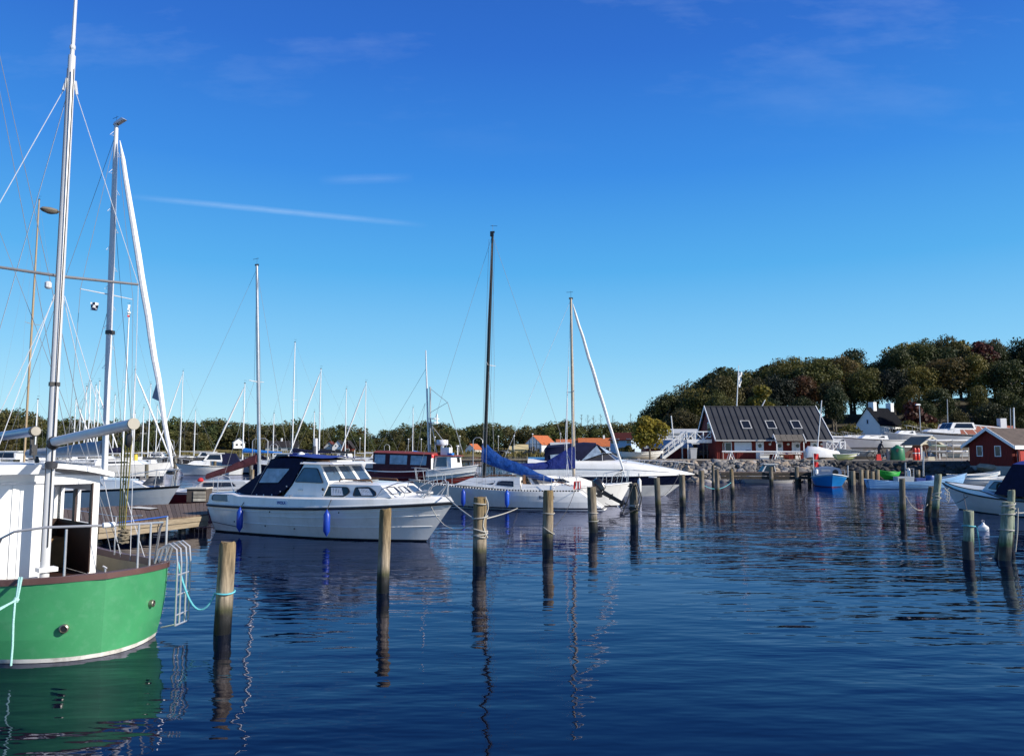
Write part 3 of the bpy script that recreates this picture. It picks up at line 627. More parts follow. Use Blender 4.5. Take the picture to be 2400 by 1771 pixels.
# porch roof over the middle doors
porchm = mat('porch_felt', (.115,.10,.085), .85, var=.25, vs=3)
x0, x1 = lx(1806), lx(1873); m = MB(); y0, yr = -1.35, -.75; z0, zr = 1.70, 2.28
pr_ = thing('porch_roof', None, None); pr_.parent = club
for i in range(5):
    a = x0 + (x1-x0)*i/5; b = x0 + (x1-x0)*(i+1)/5 - .03
    MB().hexa([(a,y0,z0),(b,y0,z0),(b,yr,zr),(a,yr,zr)], [(a,y0,z0+.05),(b,y0,z0+.05),(b,yr,zr+.05),(a,yr,zr+.05)]).build('roof_panel', porchm, pr_, False)
MB().hexa([(x0,-.02,z0),(x1,-.02,z0),(x1,yr+.002,zr),(x0,yr+.002,zr)], [(x0,-.02,z0+.05),(x1,-.02,z0+.05),(x1,yr+.002,zr+.05),(x0,yr+.002,zr+.05)]).build('rear_slope', roofm, pr_, False)
for xx in (x0-.06, x1+.005):
    MB().hexa([(xx,y0-.05,z0-.16),(xx+.05,y0-.05,z0-.16),(xx+.05,yr,zr-.1),(xx,yr,zr-.1)], [(xx,y0-.05,z0+.08),(xx+.05,y0-.05,z0+.08),(xx+.05,yr,zr+.12),(xx,yr,zr+.12)]).hexa([(xx,-.02,z0-.16),(xx+.05,-.02,z0-.16),(xx+.05,yr+.001,zr-.1),(xx,yr+.001,zr-.1)], [(xx,-.02,z0+.08),(xx+.05,-.02,z0+.08),(xx+.05,yr+.001,zr+.12),(xx,yr+.001,zr+.12)]).build('barge_board', whitep, pr_, False)
for xx in (x0+.1, x1-.1): MB().box((xx-.04,-1.2,0), (xx+.04,-1.12,1.78)).build('post', whitep, pr_, False)
# gable end facing left: white window in the gable
wbox('gable_window', -.03, .0, 0, 0.01, 2.4, 2.41, whitep, club) if False else None
gw = MB().box((-.05,1.7,2.1), (-.005,3.0,3.6)).build('gable_window', whitep, club, False); MB().box((-.07,1.8,2.2), (-.045,2.9,3.5)).build('pane', glass, gw, False)
MB().tube([(lx(1805)+.3,RY+.3,RZ-.1),(lx(1812)+.5,RY+.4,RZ+.75)], .05, 6).build('stove_pipe', alu, club)

# white outside stair and landing on the left of the clubhouse
st = thing('outside_staircase', 'white timber staircase climbing to a railed landing on the clubhouse gable', 'staircase', (CX, CY, GZ))
a = lx(1612); b = -.26; zl = 1.72
MB().box((a,.6,zl), (b,3.4,zl+.14)).build('landing', whitep, st, False)
MB().box((a,.55,zl-.16), (b,.6,zl+.17)).build('fascia', whitep, st, False)
for yy in (.62, 3.3):
    MB().beam((a,yy,zl+.92),(b,yy,zl+.92),.07,.09).build('top_rail', whitep, st, False)
    k = 3; L_ = (b-a)/k
    for i in range(k):
        p0, p1 = a+L_*i, a+L_*(i+1)
        MB().box((p0-.04,yy-.04,zl-.1), (p0+.04,yy+.04,zl+.9)).build('rail_post', whitep, st, False)
        MB().beam((p0+.05,yy,zl+(.86 if i % 2 else .18)),(p1-.05,yy,zl+(.18 if i % 2 else .86)),.05,.06).build('brace', whitep, st, False)
for (xx, yy) in ((a+.1,.7),(a+.1,3.2),(a+1.6,.7),(b-.4,.8)): MB().box((xx-.05,yy-.05,0), (xx+.05,yy+.05,zl)).build('support_post', whitep if xx < a+.5 else timber, st, False)
bx, bz = lx(1555), 0.0
for yy in (.7, 1.65):
    MB().beam((bx,yy,bz+.05),(a,yy,zl+.05),.05,.26).build('stringer', whitep, st, False)
    MB().beam((bx,yy,bz+.9),(a,yy,zl+.95),.05,.08).build('hand_rail', whitep, st, False)
    MB().beam((bx,yy,bz+.5),(a,yy,zl+.55),.03,.06).build('mid_rail', whitep, st, False)
    for i in range(5): q = i/4; MB().box((bx+(a-bx)*q-.035,yy-.035,zl*q), (bx+(a-bx)*q+.035,yy+.035,zl*q+.95)).build('baluster', whitep, st, False)
for i in range(9): q = (i+.5)/9; MB().box((bx+(a-bx)*q-.12,.73,zl*q), (bx+(a-bx)*q+.12,1.62,zl*q+.04)).build('tread', greyw, st, False)
# right hand deck with crossed rails
dk = thing('raised_deck', 'white railed timber deck with crossed braces right of the clubhouse', 'deck', (CX, CY, GZ))
a, b, zl = lx(1929), lx(1973), .78
MB().box((a,-.6,zl-.12), (b,2.6,zl)).build('deck_floor', whitep, dk, False); MB().box((a,-.65,zl-.2), (b,-.6,zl+.06)).build('fascia', whitep, dk, False)
for yy, zz in ((-.58,0),):
    MB().beam((a,yy,zl+.85),(b,yy,zl+.85),.07,.08).build('top_rail', whitep, dk, False)
    for i in range(3):
        p0, p1 = a+(b-a)*i/3, a+(b-a)*(i+1)/3
        MB().box((p0-.035,yy-.035,zl), (p0+.035,yy+.035,zl+.84)).build('rail_post', whitep, dk, False)
        MB().beam((p0+.04,yy,zl+.1),(p1-.04,yy,zl+.8),.05,.055).build('brace', whitep, dk, False); MB().beam((p0+.04,yy+.06,zl+.8),(p1-.04,yy+.06,zl+.1),.05,.055).build('brace', whitep, dk, False)
for xx in (b-.06, (a+b)/2+.4): MB().box((xx-.06,-.64,0), (xx+.06,-.52,zl+.9)).build('support_post', whitep, dk, False)
MB().box((a-.05,2.4,zl), (a+.05,2.5,2.3)).build('rear_post', whitep, dk, False); MB().box((a,2.4,1.9), (lx(1945),2.46,2.3)).build('rear_rail', whitep, dk, False)
# shed and things under the stair
c = P(1560, 1052, 80); sh = gable_house('red_shed', 'low red shed with grey roof behind the foot of the white stairs', c.x, c.y, GZ, 4.6, 3, 1.1, 1.75, redw, greyw, axis='x', cat='shed', over=.2)
gable_house('grey_boathouse', 'long low grey boathouse with windows under the dark trees left of clubhouse', atz(1582,95,GZ).x, 95, GZ, 5.2, 4, 2.8, 3.3, greyw, greyw, axis='x', cat='building', over=.1, wins=(('front',-1.8,1.7,.8,.8),('front',-.4,1.7,.8,.8),('front',1.2,1.7,1.0,.8)))

# ------------------------------------------------------------------ spars, trestles and small things in front of the clubhouse
def spar(label, a, b, r0, r1, mt, name='mast_spar'): single(name, MB().tube([a, V(a).lerp(V(b), .5), b], r0, 8, rs=[r0, r0, r1]), mt, label, 'mast', org=a)
spar('long white mast lying on trestles in front of the clubhouse', V((lx(1674)+CX, 71.6, GZ+.73)), V((lx(1905)+CX, 71.2, GZ+.70)), .075, .05, mastw)
spar('shorter white spar resting low before the red clubhouse boards', V((lx(1765)+CX, 72.3, GZ+.52)), V((lx(1860)+CX, 72.3, GZ+.52)), .05, .04, mastw)
for k, px in enumerate((1701, 1803)):
    x = lx(px)+CX-.35; t = thing('trestle', ('left' if k == 0 else 'right') + ' white A-shaped trestle carrying the long mast', 'trestle', (x, 71.45, GZ), 0, 'mast trestles')
    for yy in (-.35, .35):
        for s in (-1, 1): MB().beam((s*.26,yy,0),(s*.04,yy*.8,.66),.07,.06).build('leg', whitep, t, False)
    MB().box((-.06,-.42,.62), (.06,.42,.70)).build('crossbar', whitep, t, False)
t = thing('picnic_table', 'weathered brown picnic table with benches before clubhouse doors', 'picnic table', (lx(1837)+CX, 72.9, GZ))
for i in range(3): MB().box((-.9,-.35+.24*i,.70), (.9,-.13+.24*i,.74)).build('table_plank', teak, t, False)
for s in (-1, 1):
    MB().box((-.9,s*.75-.12,.42), (.9,s*.75+.12,.46)).build('bench_seat', teak, t, False)
    MB().beam((s*.7,-.7,0),(s*.7,-.2,.70),.06).beam((s*.7,.7,0),(s*.7,.2,.70),.06).beam((s*.7,-.85,.40),(s*.7,.85,.40),.06).build('trestle_leg', teak, t, False)
t = thing('white_bench', 'low white bench box standing against the red clubhouse boards', 'bench', (lx(1778)+CX, 72.8, GZ))
MB().box((-.42,-.2,0), (.42,.2,.34)).build('box', whitep, t, False); MB().box((-.46,-.23,.341), (.46,.23,.39)).build('lid', whitep, t, False)
# white covered dinghy on its trolley, mast standing
t = thing('covered_dinghy', 'white sailing dinghy under a white cover with its mast raised', 'dinghy', (lx(1902)+CX, 71.2, GZ), R(-6))
rws = []
for i, (x, hw, zb_, zt) in enumerate([(-1.75,.55,.12,.80),(-1.5,.62,.08,1.05),(-.5,.70,.08,1.0),(.4,.62,.10,.90),(1.2,.38,.22,.72),(1.75,.03,.45,.52)]):
    rws.append([(x,-hw*.25,zb_),(x,-hw,zt*.22),(x,-hw*.9,zt*.8),(x,0,zt*(1.18 if i < 3 else 1.05)),(x,hw*.9,zt*.8),(x,hw,zt*.22),(x,hw*.25,zb_)])
m = MB().grid(rws, True); m.add(rws[0], [tuple(range(7))[::-1]]); m.build('cover', sailc, t, ang=60)
for s in (-.5, .5): MB().lathe([(.2,-.06),(.2,.06)], 10, (-.3, s, .2), 'y').build('trolley_wheel', rubber, t)
MB().tube([(-.65,0,.9),(-.1,0,P(1891,938,71.2).z-GZ)], .05, 6, rs=[.055,.04]).build('mast', mastw, t)
# masts and flag pole rising behind and beside the clubhouse
def pole(name, label, px0, y0, px1, y1, D, r0, r1, mt, cat='mast', group=None):
    a, b = P(px0, y0, D), P(px1, y1, D); return single(name, MB().tube([a, b], r0, 7, rs=[r0, r1]), mt, label, cat, group, org=a)
fp = pole('flag_pole', 'tall white flag pole rising behind the clubhouse roof ridge', 1723, 1040, 1731, 856, 86, .085, .04, mastw, 'flag pole')
a = P(1729.5, 872, 86); m = MB(); n_ = 10; rws = [[a + V((.02 + (.26+.18*(1-i/n_))*j/3 + .05*math.sin(i*1.3), .06*math.sin(i+j*2), -1.7*i/n_)) for j in range(4)] for i in range(n_+1)]
single('pennant', m.grid(rws), sailc, 'long furled white pennant hanging on the flag pole', 'pennant', org=a)
pole('bare_mast', 'short bare mast standing just left of the white staircase', 1581, 1052, 1573, 974, 76, .07, .05, mastw)
pole('bare_mast', 'grey mast with a white collar right of the copper beech', 2222, 1020, 2220, 935, 88, .07, .04, lampm)
pole('bare_mast', 'thicker pale mast above the dark roof of the red hut', 2377, 1010, 2376, 955, 80, .09, .07, mastw)
pole('bare_mast', 'thin grey mast beside the thicker pale mast above the hut', 2369, 1006, 2368, 956, 82, .045, .04, lampm)
def street_lamp(label, px, yb, yt, D):
    b = P(px, yb, D); b.z = GZ; h = P(px, yt, D).z - GZ; t = thing('street_lamp', label, 'street lamp', b)
    MB().tube([(0,0,0),(0,0,h)], .06, 7, rs=[.07,.05]).build('pole', lampm, t)
    MB().hexa([(-.45,-.12,h-.02),(.12,-.12,h-.02),(.12,.12,h-.02),(-.45,.12,h-.02)], [(-.35,-.07,h+.14),(.06,-.07,h+.14),(.06,.07,h+.14),(-.35,.07,h+.14)]).build('lamp_head', whitep, t)
street_lamp('street lamp with white head in front of the rounded bush', 2160, 1060, 949, 92)
street_lamp('street lamp peeping over the right end of the clubhouse roof', 1928, 1060, 972, 90)

# ------------------------------------------------------------------ stored boats are in the boat section; white house, pavilion, hut
slate = mat('black_slate_roof', (.010,.011,.014), .95, var=.3, spec=.05)
wc = atz(2060, 112, 2.2)
wh = gable_house('white_house', 'white rendered house with steep black roof and two white chimneys', wc.x, wc.y, 2.2, 3.6, 6, 4.0, 6.3, whitep, slate, rz=R(-56), over=.2, wins=(('front',0,.9,1.0,1.6,bluewh),('front',-.0,4.0,.35,.7,bluewh)), chim=((0,-1.6,.4,.9),(0,2.9,.4,.9)))
m = MB(); pr = [(1.7,-.6,-.5),(4.2,-.6,-.5),(4.2,-.6,1.2),(1.7,-.6,3.2)]; m.hexa(pr, [(x,3.5,z) for x,_,z in pr]); m.build('side_wing', whitep, wh, False)
MB().hexa([(1.6,-.7,3.3),(4.4,-.7,1.15),(4.4,3.6,1.15),(1.6,3.6,3.3)], [(1.6,-.7,3.5),(4.4,-.7,1.35),(4.4,3.6,1.35),(1.6,3.6,3.5)]).build('wing_roof', slate, wh, False)
# long red roofed hall with a white trussed rack in front
hc = atz(2292, 100, GZ); hall = gable_house('boat_hall', 'long low hall with brownish red roof behind the stored motor boat', hc.x, hc.y+2, GZ, 11, 6, 1.9, 3.9, greyw, mat('rusty_red_roof', (.27,.085,.05), .85, var=.15, vs=1.5), axis='x', cat='hall')
MB().box((3.9,-.4,3.3), (4.7,.4,5.0)).build('chimney', whitep, hall, False)
t = thing('white_truss', 'white timber lattice truss frame standing above the stored boats', 'frame', atz(2200, 96, GZ))
q0 = t.location; topz = P(2200, 995, 96).z - GZ; Lx = (2365-2200)*96/FPX; rise = lambda x: topz - .9*max(0, (x/Lx-.45))
m = MB().beam((0,0,topz),(Lx*.45,0,topz),.14,.12).beam((Lx*.45,0,topz),(Lx,0,rise(Lx)),.14,.12); m.build('top_chord', whitep, t, False)
MB().beam((-1.2,.3,0),(0,0,topz),.1).build('end_post', whitep, t, False)
for i in range(7):
    x = Lx*i/7; MB().beam((x,0,rise(x)-.05),(x+Lx/7,.15,rise(x)-1.5),.07).build('diagonal', whitep, t, False)
    MB().beam((x+Lx/14,0,rise(x)-.5),(x+Lx/9,0,rise(x)-.04),.06).build('strut', whitep, t, False)
# cream gabled pavilion
pc = atz(2176, 70, GZ); t = thing('gable_shelter', 'open cream painted gable shelter on thin posts', 'shelter', pc, R(8))
z1 = P(2176, 1041, 70).z - GZ; z2 = P(2176, 1024, 70).z - GZ
MB().hexa([(-.98,-.05,z1),(.98,-.05,z1),(0,-.05,z2-.03)], [(-.98,0,z1),(.98,0,z1),(0,0,z2-.03)]).build('gable_board', cream, t, False)
for s in (-1, 1):
    MB().hexa([(s*1.15,-.3,z1-.1),(s*1.15,2.6,z1-.1),(0,2.6,z2),(0,-.3,z2)], [(s*1.15,-.3,z1-.02),(s*1.15,2.6,z1-.02),(0,2.6,z2+.08),(0,-.3,z2+.08)]).build('roof', mat('tan_roof', (.26,.20,.13), .8), t, False)
    MB().beam((s*1.17,-.33,z1-.1),(0,-.33,z2+.02),.05,.16).build('barge_board', cream, t, False)
    for yy in (0, 2.4): MB().box((s*.9-.04,yy-.04,-.05), (s*.9+.04,yy+.04,z1)).build('post', mastw, t, False)
# red hut at the right edge
HR = R(-64); hz0 = 1.36; ha = 1.65; cR = V(((2366-1200)/FPX*58, 58, hz0)); ux_, uy_ = V((math.cos(HR), math.sin(HR), 0)), V((-math.sin(HR), math.cos(HR), 0)); ho = cR - ux_*ha
hut = thing('red_hut', 'dark red boarded hut with white trimmed gable and two small windows', 'hut', ho, HR); a = ha; ez, rz_, hl = 1.70, 2.82, 9.0
m = MB(); pf = [(-a,0,0),(a,0,0),(a,0,ez),(0,0,rz_),(-a,0,ez)]; m.hexa(pf, [(x,hl,z) for x,_,z in pf]); m.build('wall', redw, hut, False)
m = MB(); x = -a+.03
while x < a-.05: m.box((x,-.025,.02), (x+.06,-.001,ez + (a-abs(x+.03))*(rz_-ez)/a - .06)); x += .115
y = .03
while y < hl-.1: m.box((a+.001,y,.02), (a+.025,y+.06,ez-.05)); y += .115
tag(m.build('wall_boards', redw, hut, False), None, None, kind='stuff')
MB().box((-a-.02,-.05,-1.2), (a+.02,hl,-.001)).build('foundation', concrete, hut, False)
rough_roof = mat('shingle_roof', (.085,.062,.05), .9, var=.35, vs=3)
for s in (-1, 1):
    e = s*(a+.42); dz = .42*(rz_-ez)/a
    MB().hexa([(e,-.35,ez-dz),(e,hl,ez-dz),(0,hl,rz_),(0,-.35,rz_)], [(e,-.35,ez-dz+.1),(e,hl,ez-dz+.1),(0,hl,rz_+.1),(0,-.35,rz_+.1)]).build('roof', rough_roof, hut, False)
    MB().hexa([(e,-.40,ez-dz-.10),(e,-.34,ez-dz-.10),(0,-.34,rz_-.1),(0,-.40,rz_-.1)], [(e,-.40,ez-dz+.14),(e,-.34,ez-dz+.14),(0,-.34,rz_+.16),(0,-.40,rz_+.16)]).build('barge_board', whitep, hut, False)
MB().box((a+.425,-.34,ez-.42), (a+.47,hl,ez-.14)).build('fascia', whitep, hut, False)
for x in (-.78, .62):
    wn_ = MB().box((x-.24,-.05,.72), (x+.24,-.005,1.55)).build('window', whitep, hut, False); MB().box((x-.18,-.065,.78), (x+.18,-.045,1.49)).build('pane', glass, wn_, False)
wn_ = MB().box((a+.005,2.0,.9), (a+.05,3.1,1.4)).build('window', whitep, hut, False); MB().box((a+.045,2.07,.96), (a+.065,3.03,1.34)).build('pane', glass, wn_, False)
MB().tube([(a+.4,.5,ez-.4),(a+.12,.5,ez-.55),(a+.12,.5,-.3)], .045, 6).build('downpipe', greyfr, hut)
fo = cR + ux_*.55 + uy_*.1
fe = thing('board_fence', 'bright red vertical board fence in front of the hut side', 'fence', fo, HR + R(90))
pm = None
for i in range(40):
    if pm is None: o = MB().box((0,-.015,0), (.12,.015,1.15)).build('board', mat('red_fence_boards', (.42,.035,.02), .75, var=.15, objrand=.15), fe, False, (0,0,0)); pm = o.data
    else: link('board', pm, fe, (.155*i, 0, .0))
MB().box((0,.02,.85), (6.2,.06,.95)).build('rail', redw, fe, False); MB().box((-.25,-.05,0), (-.15,.05,1.25)).build('post', redw, fe, False)

# ------------------------------------------------------------------ small items on the right quay
t = thing('bottle_bank', 'green dome topped recycling container on the quay', 'recycling container', atz(2099, 66.5, GZ))
MB().lathe([(.58,0),(.60,.06),(.54,.92),(.50,1.02),(.28,1.17),(.18,1.22)], 22).build('body', mat('green_plastic', (.02,.17,.075), .45, var=.12), t)
MB().lathe([(.16,1.22),(.16,1.29),(.04,1.33)], 14).build('cap', mat('green_plastic', (.02,.17,.075)), t); MB().lathe([(.16,-.03),(.16,.03)], 12, (-.2,-.49,.85), 'y').build('bottle_hole', rubber, t)
redp = mat('red_plastic', (.62,.035,.02), .4, var=.1)
for k, px in enumerate((2139, 2147)):
    t = thing('red_barrel_stack', ('left' if k == 0 else 'right') + ' one of two stacked bright red barrel columns', 'barrel', atz(px, 66.4, GZ), 0, 'red barrels')
    MB().lathe([(.13,0),(.155,.05),(.155,.5),(.12,.55)], 12).build('lower_barrel', redp, t); MB().lathe([(.12,.551),(.15,.62),(.15,.95),(.10,1.05)], 12).build('upper_barrel', redp, t); MB().lathe([(.158,.58),(.158,.66)], 12).build('white_band', whitep, t)
def bicycle(label, loc, rz):
    t = thing('bicycle', label, 'bicycle', loc, rz)
    for x in (-.52, .52):
        pts = [(x + .33*math.cos(k*.3307), 0, .34 + .33*math.sin(k*.3307)) for k in range(20)]; MB().tube(pts, .028, 5, False).build('wheel', rubber, t)
    MB().tube([(-.52,0,.34),(-.1,0,.30),(.35,0,.78),(-.18,0,.78),(-.1,0,.30)], .025, 5).tube([(-.52,0,.34),(-.18,0,.78),(-.22,0,.92)], .02, 5).tube([(.52,0,.34),(.36,0,.95)], .025, 5).build('frame', blackp, t)
    MB().tube([(.34,-.28,1.0),(.36,0,.98),(.34,.28,1.0)], .02, 5).build('handlebar', blackp, t); MB().hexa([(-.36,-.07,.92),(-.08,-.03,.92),(-.08,.03,.92),(-.36,.07,.92)], [(-.36,-.07,.98),(-.08,-.03,.97),(-.08,.03,.97),(-.36,.07,.98)]).build('saddle', blackp, t)
bicycle('black bicycle parked beside the grey bollard on the quay', atz(2068, 66.6, GZ), R(20)); bicycle('black bicycle parked nearest the upturned grey rowing boat', atz(2052, 67.2, GZ), R(-15))
# person in dark clothes with a red bag
def person(label, loc, rz, top, leg):
    t = thing('person', label, 'person', loc, rz)
    bm = bmesh.new(); J = {'pel':(0,0,.92),'wst':(.04,0,1.06),'chs':(.14,0,1.30),'nck':(.22,0,1.46),'hd':(.28,0,1.60),'hd2':(.30,0,1.68),
        'hl':(0,.1,.88),'kl':(.05,.11,.48),'al':(-.02,.11,.08),'fl':(.14,.12,.04),'hr':(0,-.1,.88),'kr':(.10,-.11,.50),'ar':(.06,-.12,.08),'fr':(.22,-.13,.04),
        'sl':(.17,.19,1.38),'el':(.24,.26,1.10),'wl':(.40,.20,.92),'sr':(.17,-.19,1.38),'er':(.28,-.25,1.10),'wr':(.44,-.18,.95)}
    Rr = {'pel':.15,'wst':.14,'chs':.165,'nck':.06,'hd':.095,'hd2':.09,'hl':.095,'kl':.065,'al':.045,'fl':.04,'hr':.095,'kr':.065,'ar':.045,'fr':.04,'sl':.075,'el':.05,'wl':.035,'sr':.075,'er':.05,'wr':.035}
    E_ = [('pel','wst'),('wst','chs'),('chs','nck'),('nck','hd'),('hd','hd2'),('pel','hl'),('hl','kl'),('kl','al'),('al','fl'),('pel','hr'),('hr','kr'),('kr','ar'),('ar','fr'),('chs','sl'),('sl','el'),('el','wl'),('chs','sr'),('sr','er'),('er','wr')]
    ks = list(J); me = bpy.data.meshes.new('body'); me.from_pydata([J[k] for k in ks], [(ks.index(a), ks.index(b)) for a, b in E_], []); o = link('body', me, t)
    md = o.modifiers.new('skin', 'SKIN'); sv = me.skin_vertices[0].data
    for i, k in enumerate(ks): sv[i].radius = (Rr[k], Rr[k])
    sv[0].use_root = True; sb = o.modifiers.new('sub', 'SUBSURF'); sb.levels = sb.render_levels = 1
    me.materials.append(top)
    MB().lathe([(.02,.10),(.08,.08),(.105,.02),(.10,-.04)], 12, (.27,0,1.66)).build('hair', mat('grey_hair', (.35,.33,.31), .8), t)
    return t
person('person in dark jacket bending over a bicycle on the quay', atz(2056, 66.2, GZ), R(0), mat('dark_clothes', (.035,.035,.04), .9, var=.3), None)
t = thing('red_bag', 'bright red bag at the knees of the person on the quay', 'bag', atz(2054, 65.9, GZ)); MB().hexa([(-.22,-.14,0),(.22,-.14,0),(.22,.14,0),(-.22,.14,0)], [(-.14,-.08,.52),(.16,-.08,.52),(.16,.08,.52),(-.14,.08,.52)]).build('bag_body', redp, t); MB().tube([(-.1,0,.5),(-.06,0,.66),(.08,0,.66),(.12,0,.5)], .018, 5).build('handle', blackp, t)
single('grey_bollard', MB().lathe([(.14,0),(.14,.85),(.11,.93),(.03,.96)], 12, tuple(atz(2077, 66.5, GZ))), concrete, 'grey round topped bollard left of the green container', 'bollard')
single('tarp_pile', MB().hexa([tuple(atz(2079,67,GZ)), tuple(atz(2094,67,GZ)), tuple(atz(2094,68,GZ)), tuple(atz(2079,68,GZ))], [tuple(atz(2080,67.1,GZ+.25)), tuple(atz(2094,67.1,GZ+.55)), tuple(atz(2094,67.9,GZ+.55)), tuple(atz(2080,67.9,GZ+.25))]), mat('pale_green_tarp', (.42,.46,.33), .8), 'pale green wedge shaped tarpaulin cover behind the green container', 'tarpaulin')
# kayak rack
t = thing('boat_rack', 'steel storage rack for kayaks on the quay left of the red hut', 'rack', atz(2190, 67, GZ)); rw = (2268-2190)*67/FPX
for x in (0, rw*.5, rw-.1):
    for yy in (0, 1.0): MB().box((x-.03,yy-.03,0), (x+.03,yy+.03,1.75)).build('upright', greyfr, t, False)
for zz in (.55, 1.05, 1.5):
    for x in (0, rw*.5, rw-.1): MB().box((x-.025,-.15,zz-.03), (x+.025,1.15,zz+.0)).build('arm', greyfr, t, False)
kcol = [gel, deckm, mat('faded_green_kayak', (.35,.42,.33), .4), gelg, mat('grey_kayak', (.28,.29,.30), .4), gel, deckm]
kl = ['white kayak on the top left of the rack','white rowing shell on the top right of the rack','faded green kayak on the middle rack shelf','off white kayak on the middle right rack shelf','grey kayak low on the rack','long white shell on the lower rack shelf','cream kayak at the back of the top shelf']
for i, (xx, yy, zz, L_) in enumerate([(.5,.2,1.5,2.4),(2.0,.25,1.5,2.6),(.6,.3,1.05,2.3),(1.95,.2,1.05,2.6),(.5,.3,.55,2.2),(1.95,.25,.55,2.5),(1.3,.8,1.5,2.6)]):
    rws = []
    for q in range(9):
        f = q/8; hw = .24*math.sin(math.pi*min(max(f,.02),.98))**.7; rws.append([(xx - L_/2 + L_*f, yy + hw*math.cos(a_), zz + .17 + .13*math.sin(a_)*(hw/.24)**.5 + .08*(2*f-1)**2) for a_ in [k*6.283/8 for k in range(8)]])
    m = MB().grid(rws, True); m.v = [(p[0]+t.location.x, p[1]+t.location.y, p[2]+t.location.z) for p in m.v]; single('kayak', m, kcol[i], kl[i], 'kayak', 'kayaks stored on the rack')
single('paint_bucket', MB().hexa([tuple(atz(2170,66,GZ)), tuple(atz(2186,66,GZ)), tuple(atz(2186,66.6,GZ)), tuple(atz(2170,66.6,GZ))], [tuple(atz(2171,66,GZ+.3)), tuple(atz(2185,66,GZ+.3)), tuple(atz(2185,66.6,GZ+.3)), tuple(atz(2171,66.6,GZ+.3))]), cream, 'small cream fish box on the quay right of the red barrels', 'fish box')
bpy.data.objects['paint_bucket'].name = 'fish_box'
# ------------------------------------------------------------------ boat building kit (local x = forward, y = port, z = up from the waterline)
class Hull:
    def __init__(s, x0, x1, w0, w1, B, tw, zs, zm, zb, draft=.45, e0=.22, e1=.8, tm=.42, p=2.0, q=1.0, te=.8, stem=1.0):
        s.__dict__.update(locals())
    def zsh(s, t):
        a, b, c = s.zs, s.zm, s.zb; t1 = .45
        return a*(t-t1)*(t-1)/(t1) + b*t*(t-1)/(t1*(t1-1)) + c*t*(t-t1)/(1-t1)
    def w(s, t):
        if t < s.tm: return s.B/2*(s.tw + (1-s.tw)*math.sin(math.pi/2*t/s.tm)**s.te)
        u = (t-s.tm)/(1-s.tm); return s.B/2*max(0, 1-u**s.p)**s.q
    def pt(s, t, z, side=1, out=0):
        zt = s.zsh(t); za, zb = s.zsh(0), s.zsh(1)
        f = z/za if z > 0 else 0; g = z/zb if z > 0 else 0
        xa = s.w0 + (s.x0-s.w0)*f + (0 if z > 0 else .3*min(1, -z/s.draft))
        xb = s.w1 + (s.x1-s.w1)*(max(0, min(g, 1.2))**s.stem) - (0 if z > 0 else (s.x1-s.w1)*.9*min(1, -z/s.draft))
        v = max(0, min(1, (z+s.draft)/(zt+s.draft))); e = s.e0 + (s.e1-s.e0)*t**1.6
        y = s.w(t)*v**e + (out if s.w(t) > .02 else 0)
        return V((xa + (xb-xa)*t, side*max(y, 0.0), z))
    def sheer(s, t, side=1, dz=0, dy=0): p = s.pt(t, s.zsh(t), side); return V((p.x, p.y + side*(dy if s.w(t) > .03 else 0), p.z + dz))
    def t_at(s, x): a, b = s.x0, s.x1; return (x-a)/(b-a)
    def mesh(s, rows, nt=26, lap=0, transom_mat=None):
        """rows: list of (kind, value, material index of the band ABOVE it)"""
        mb = MB(); ts = [1 - (1 - i/nt)**1.25 for i in range(nt+1)]
        def zz(r, t):
            k, vv = r[0], r[1]; zt = s.zsh(t)
            return vv if k == 'a' else (zt + vv if k == 's' else .12 + (zt-.12)*vv)
        for side in (1, -1):
            for a, b in zip(rows, rows[1:]):
                mb.mi = a[2]; lo = [s.pt(t, zz(a, t), side, lap) for t in ts]; hi = [s.pt(t, zz(b, t), side, 0) for t in ts]
                if lap:
                    lo0 = [s.pt(t, zz(a, t), side, 0) for t in ts]; mb.grid([lo0, lo] if side == 1 else [lo, lo0])
                mb.grid([lo, hi] if side == 1 else [hi, lo])
        tr = []
        for a, b in zip(rows, rows[1:]):
            mb.mi = a[2] if transom_mat is None else (transom_mat if a[2] == rows[-2][2] else a[2])
            p = [s.pt(0, zz(a, 0), 1), s.pt(0, zz(b, 0), 1), s.pt(0, zz(b, 0), -1), s.pt(0, zz(a, 0), -1)]
            if s.tw > .01: mb.quad(*p)
        return mb
    def deck(s, dz=-.02, camber=.06, t0=0, t1=1, n=18, inset=.0):
        mb = MB(); rows = []
        for i in range(n+1):
            t = t0 + (t1-t0)*i/n; a = s.sheer(t, 1, dz, -inset); b = s.sheer(t, -1, dz, -inset)
            rows.append([a, a.lerp(b, .25) + V((0,0,camber*.75*s.w(t))), a.lerp(b, .5) + V((0,0,camber*s.w(t))), a.lerp(b, .75) + V((0,0,camber*.75*s.w(t))), b])
        return mb.grid(rows)
    def rail(s, r, dz=0, dy=.0, t0=0, t1=1, n=26, close=True, flat=None):
        mb = MB(); ts = [t0 + (t1-t0)*i/n for i in range(n+1)]
        L_ = [s.sheer(t, 1, dz, dy) for t in ts]; R_ = [s.sheer(t, -1, dz, dy) for t in ts]
        mb.tube(L_, r, 6); mb.tube(R_, r, 6)
        return mb
def frustum(b, t): return MB().hexa([V(p) for p in b], [V(p) for p in t])
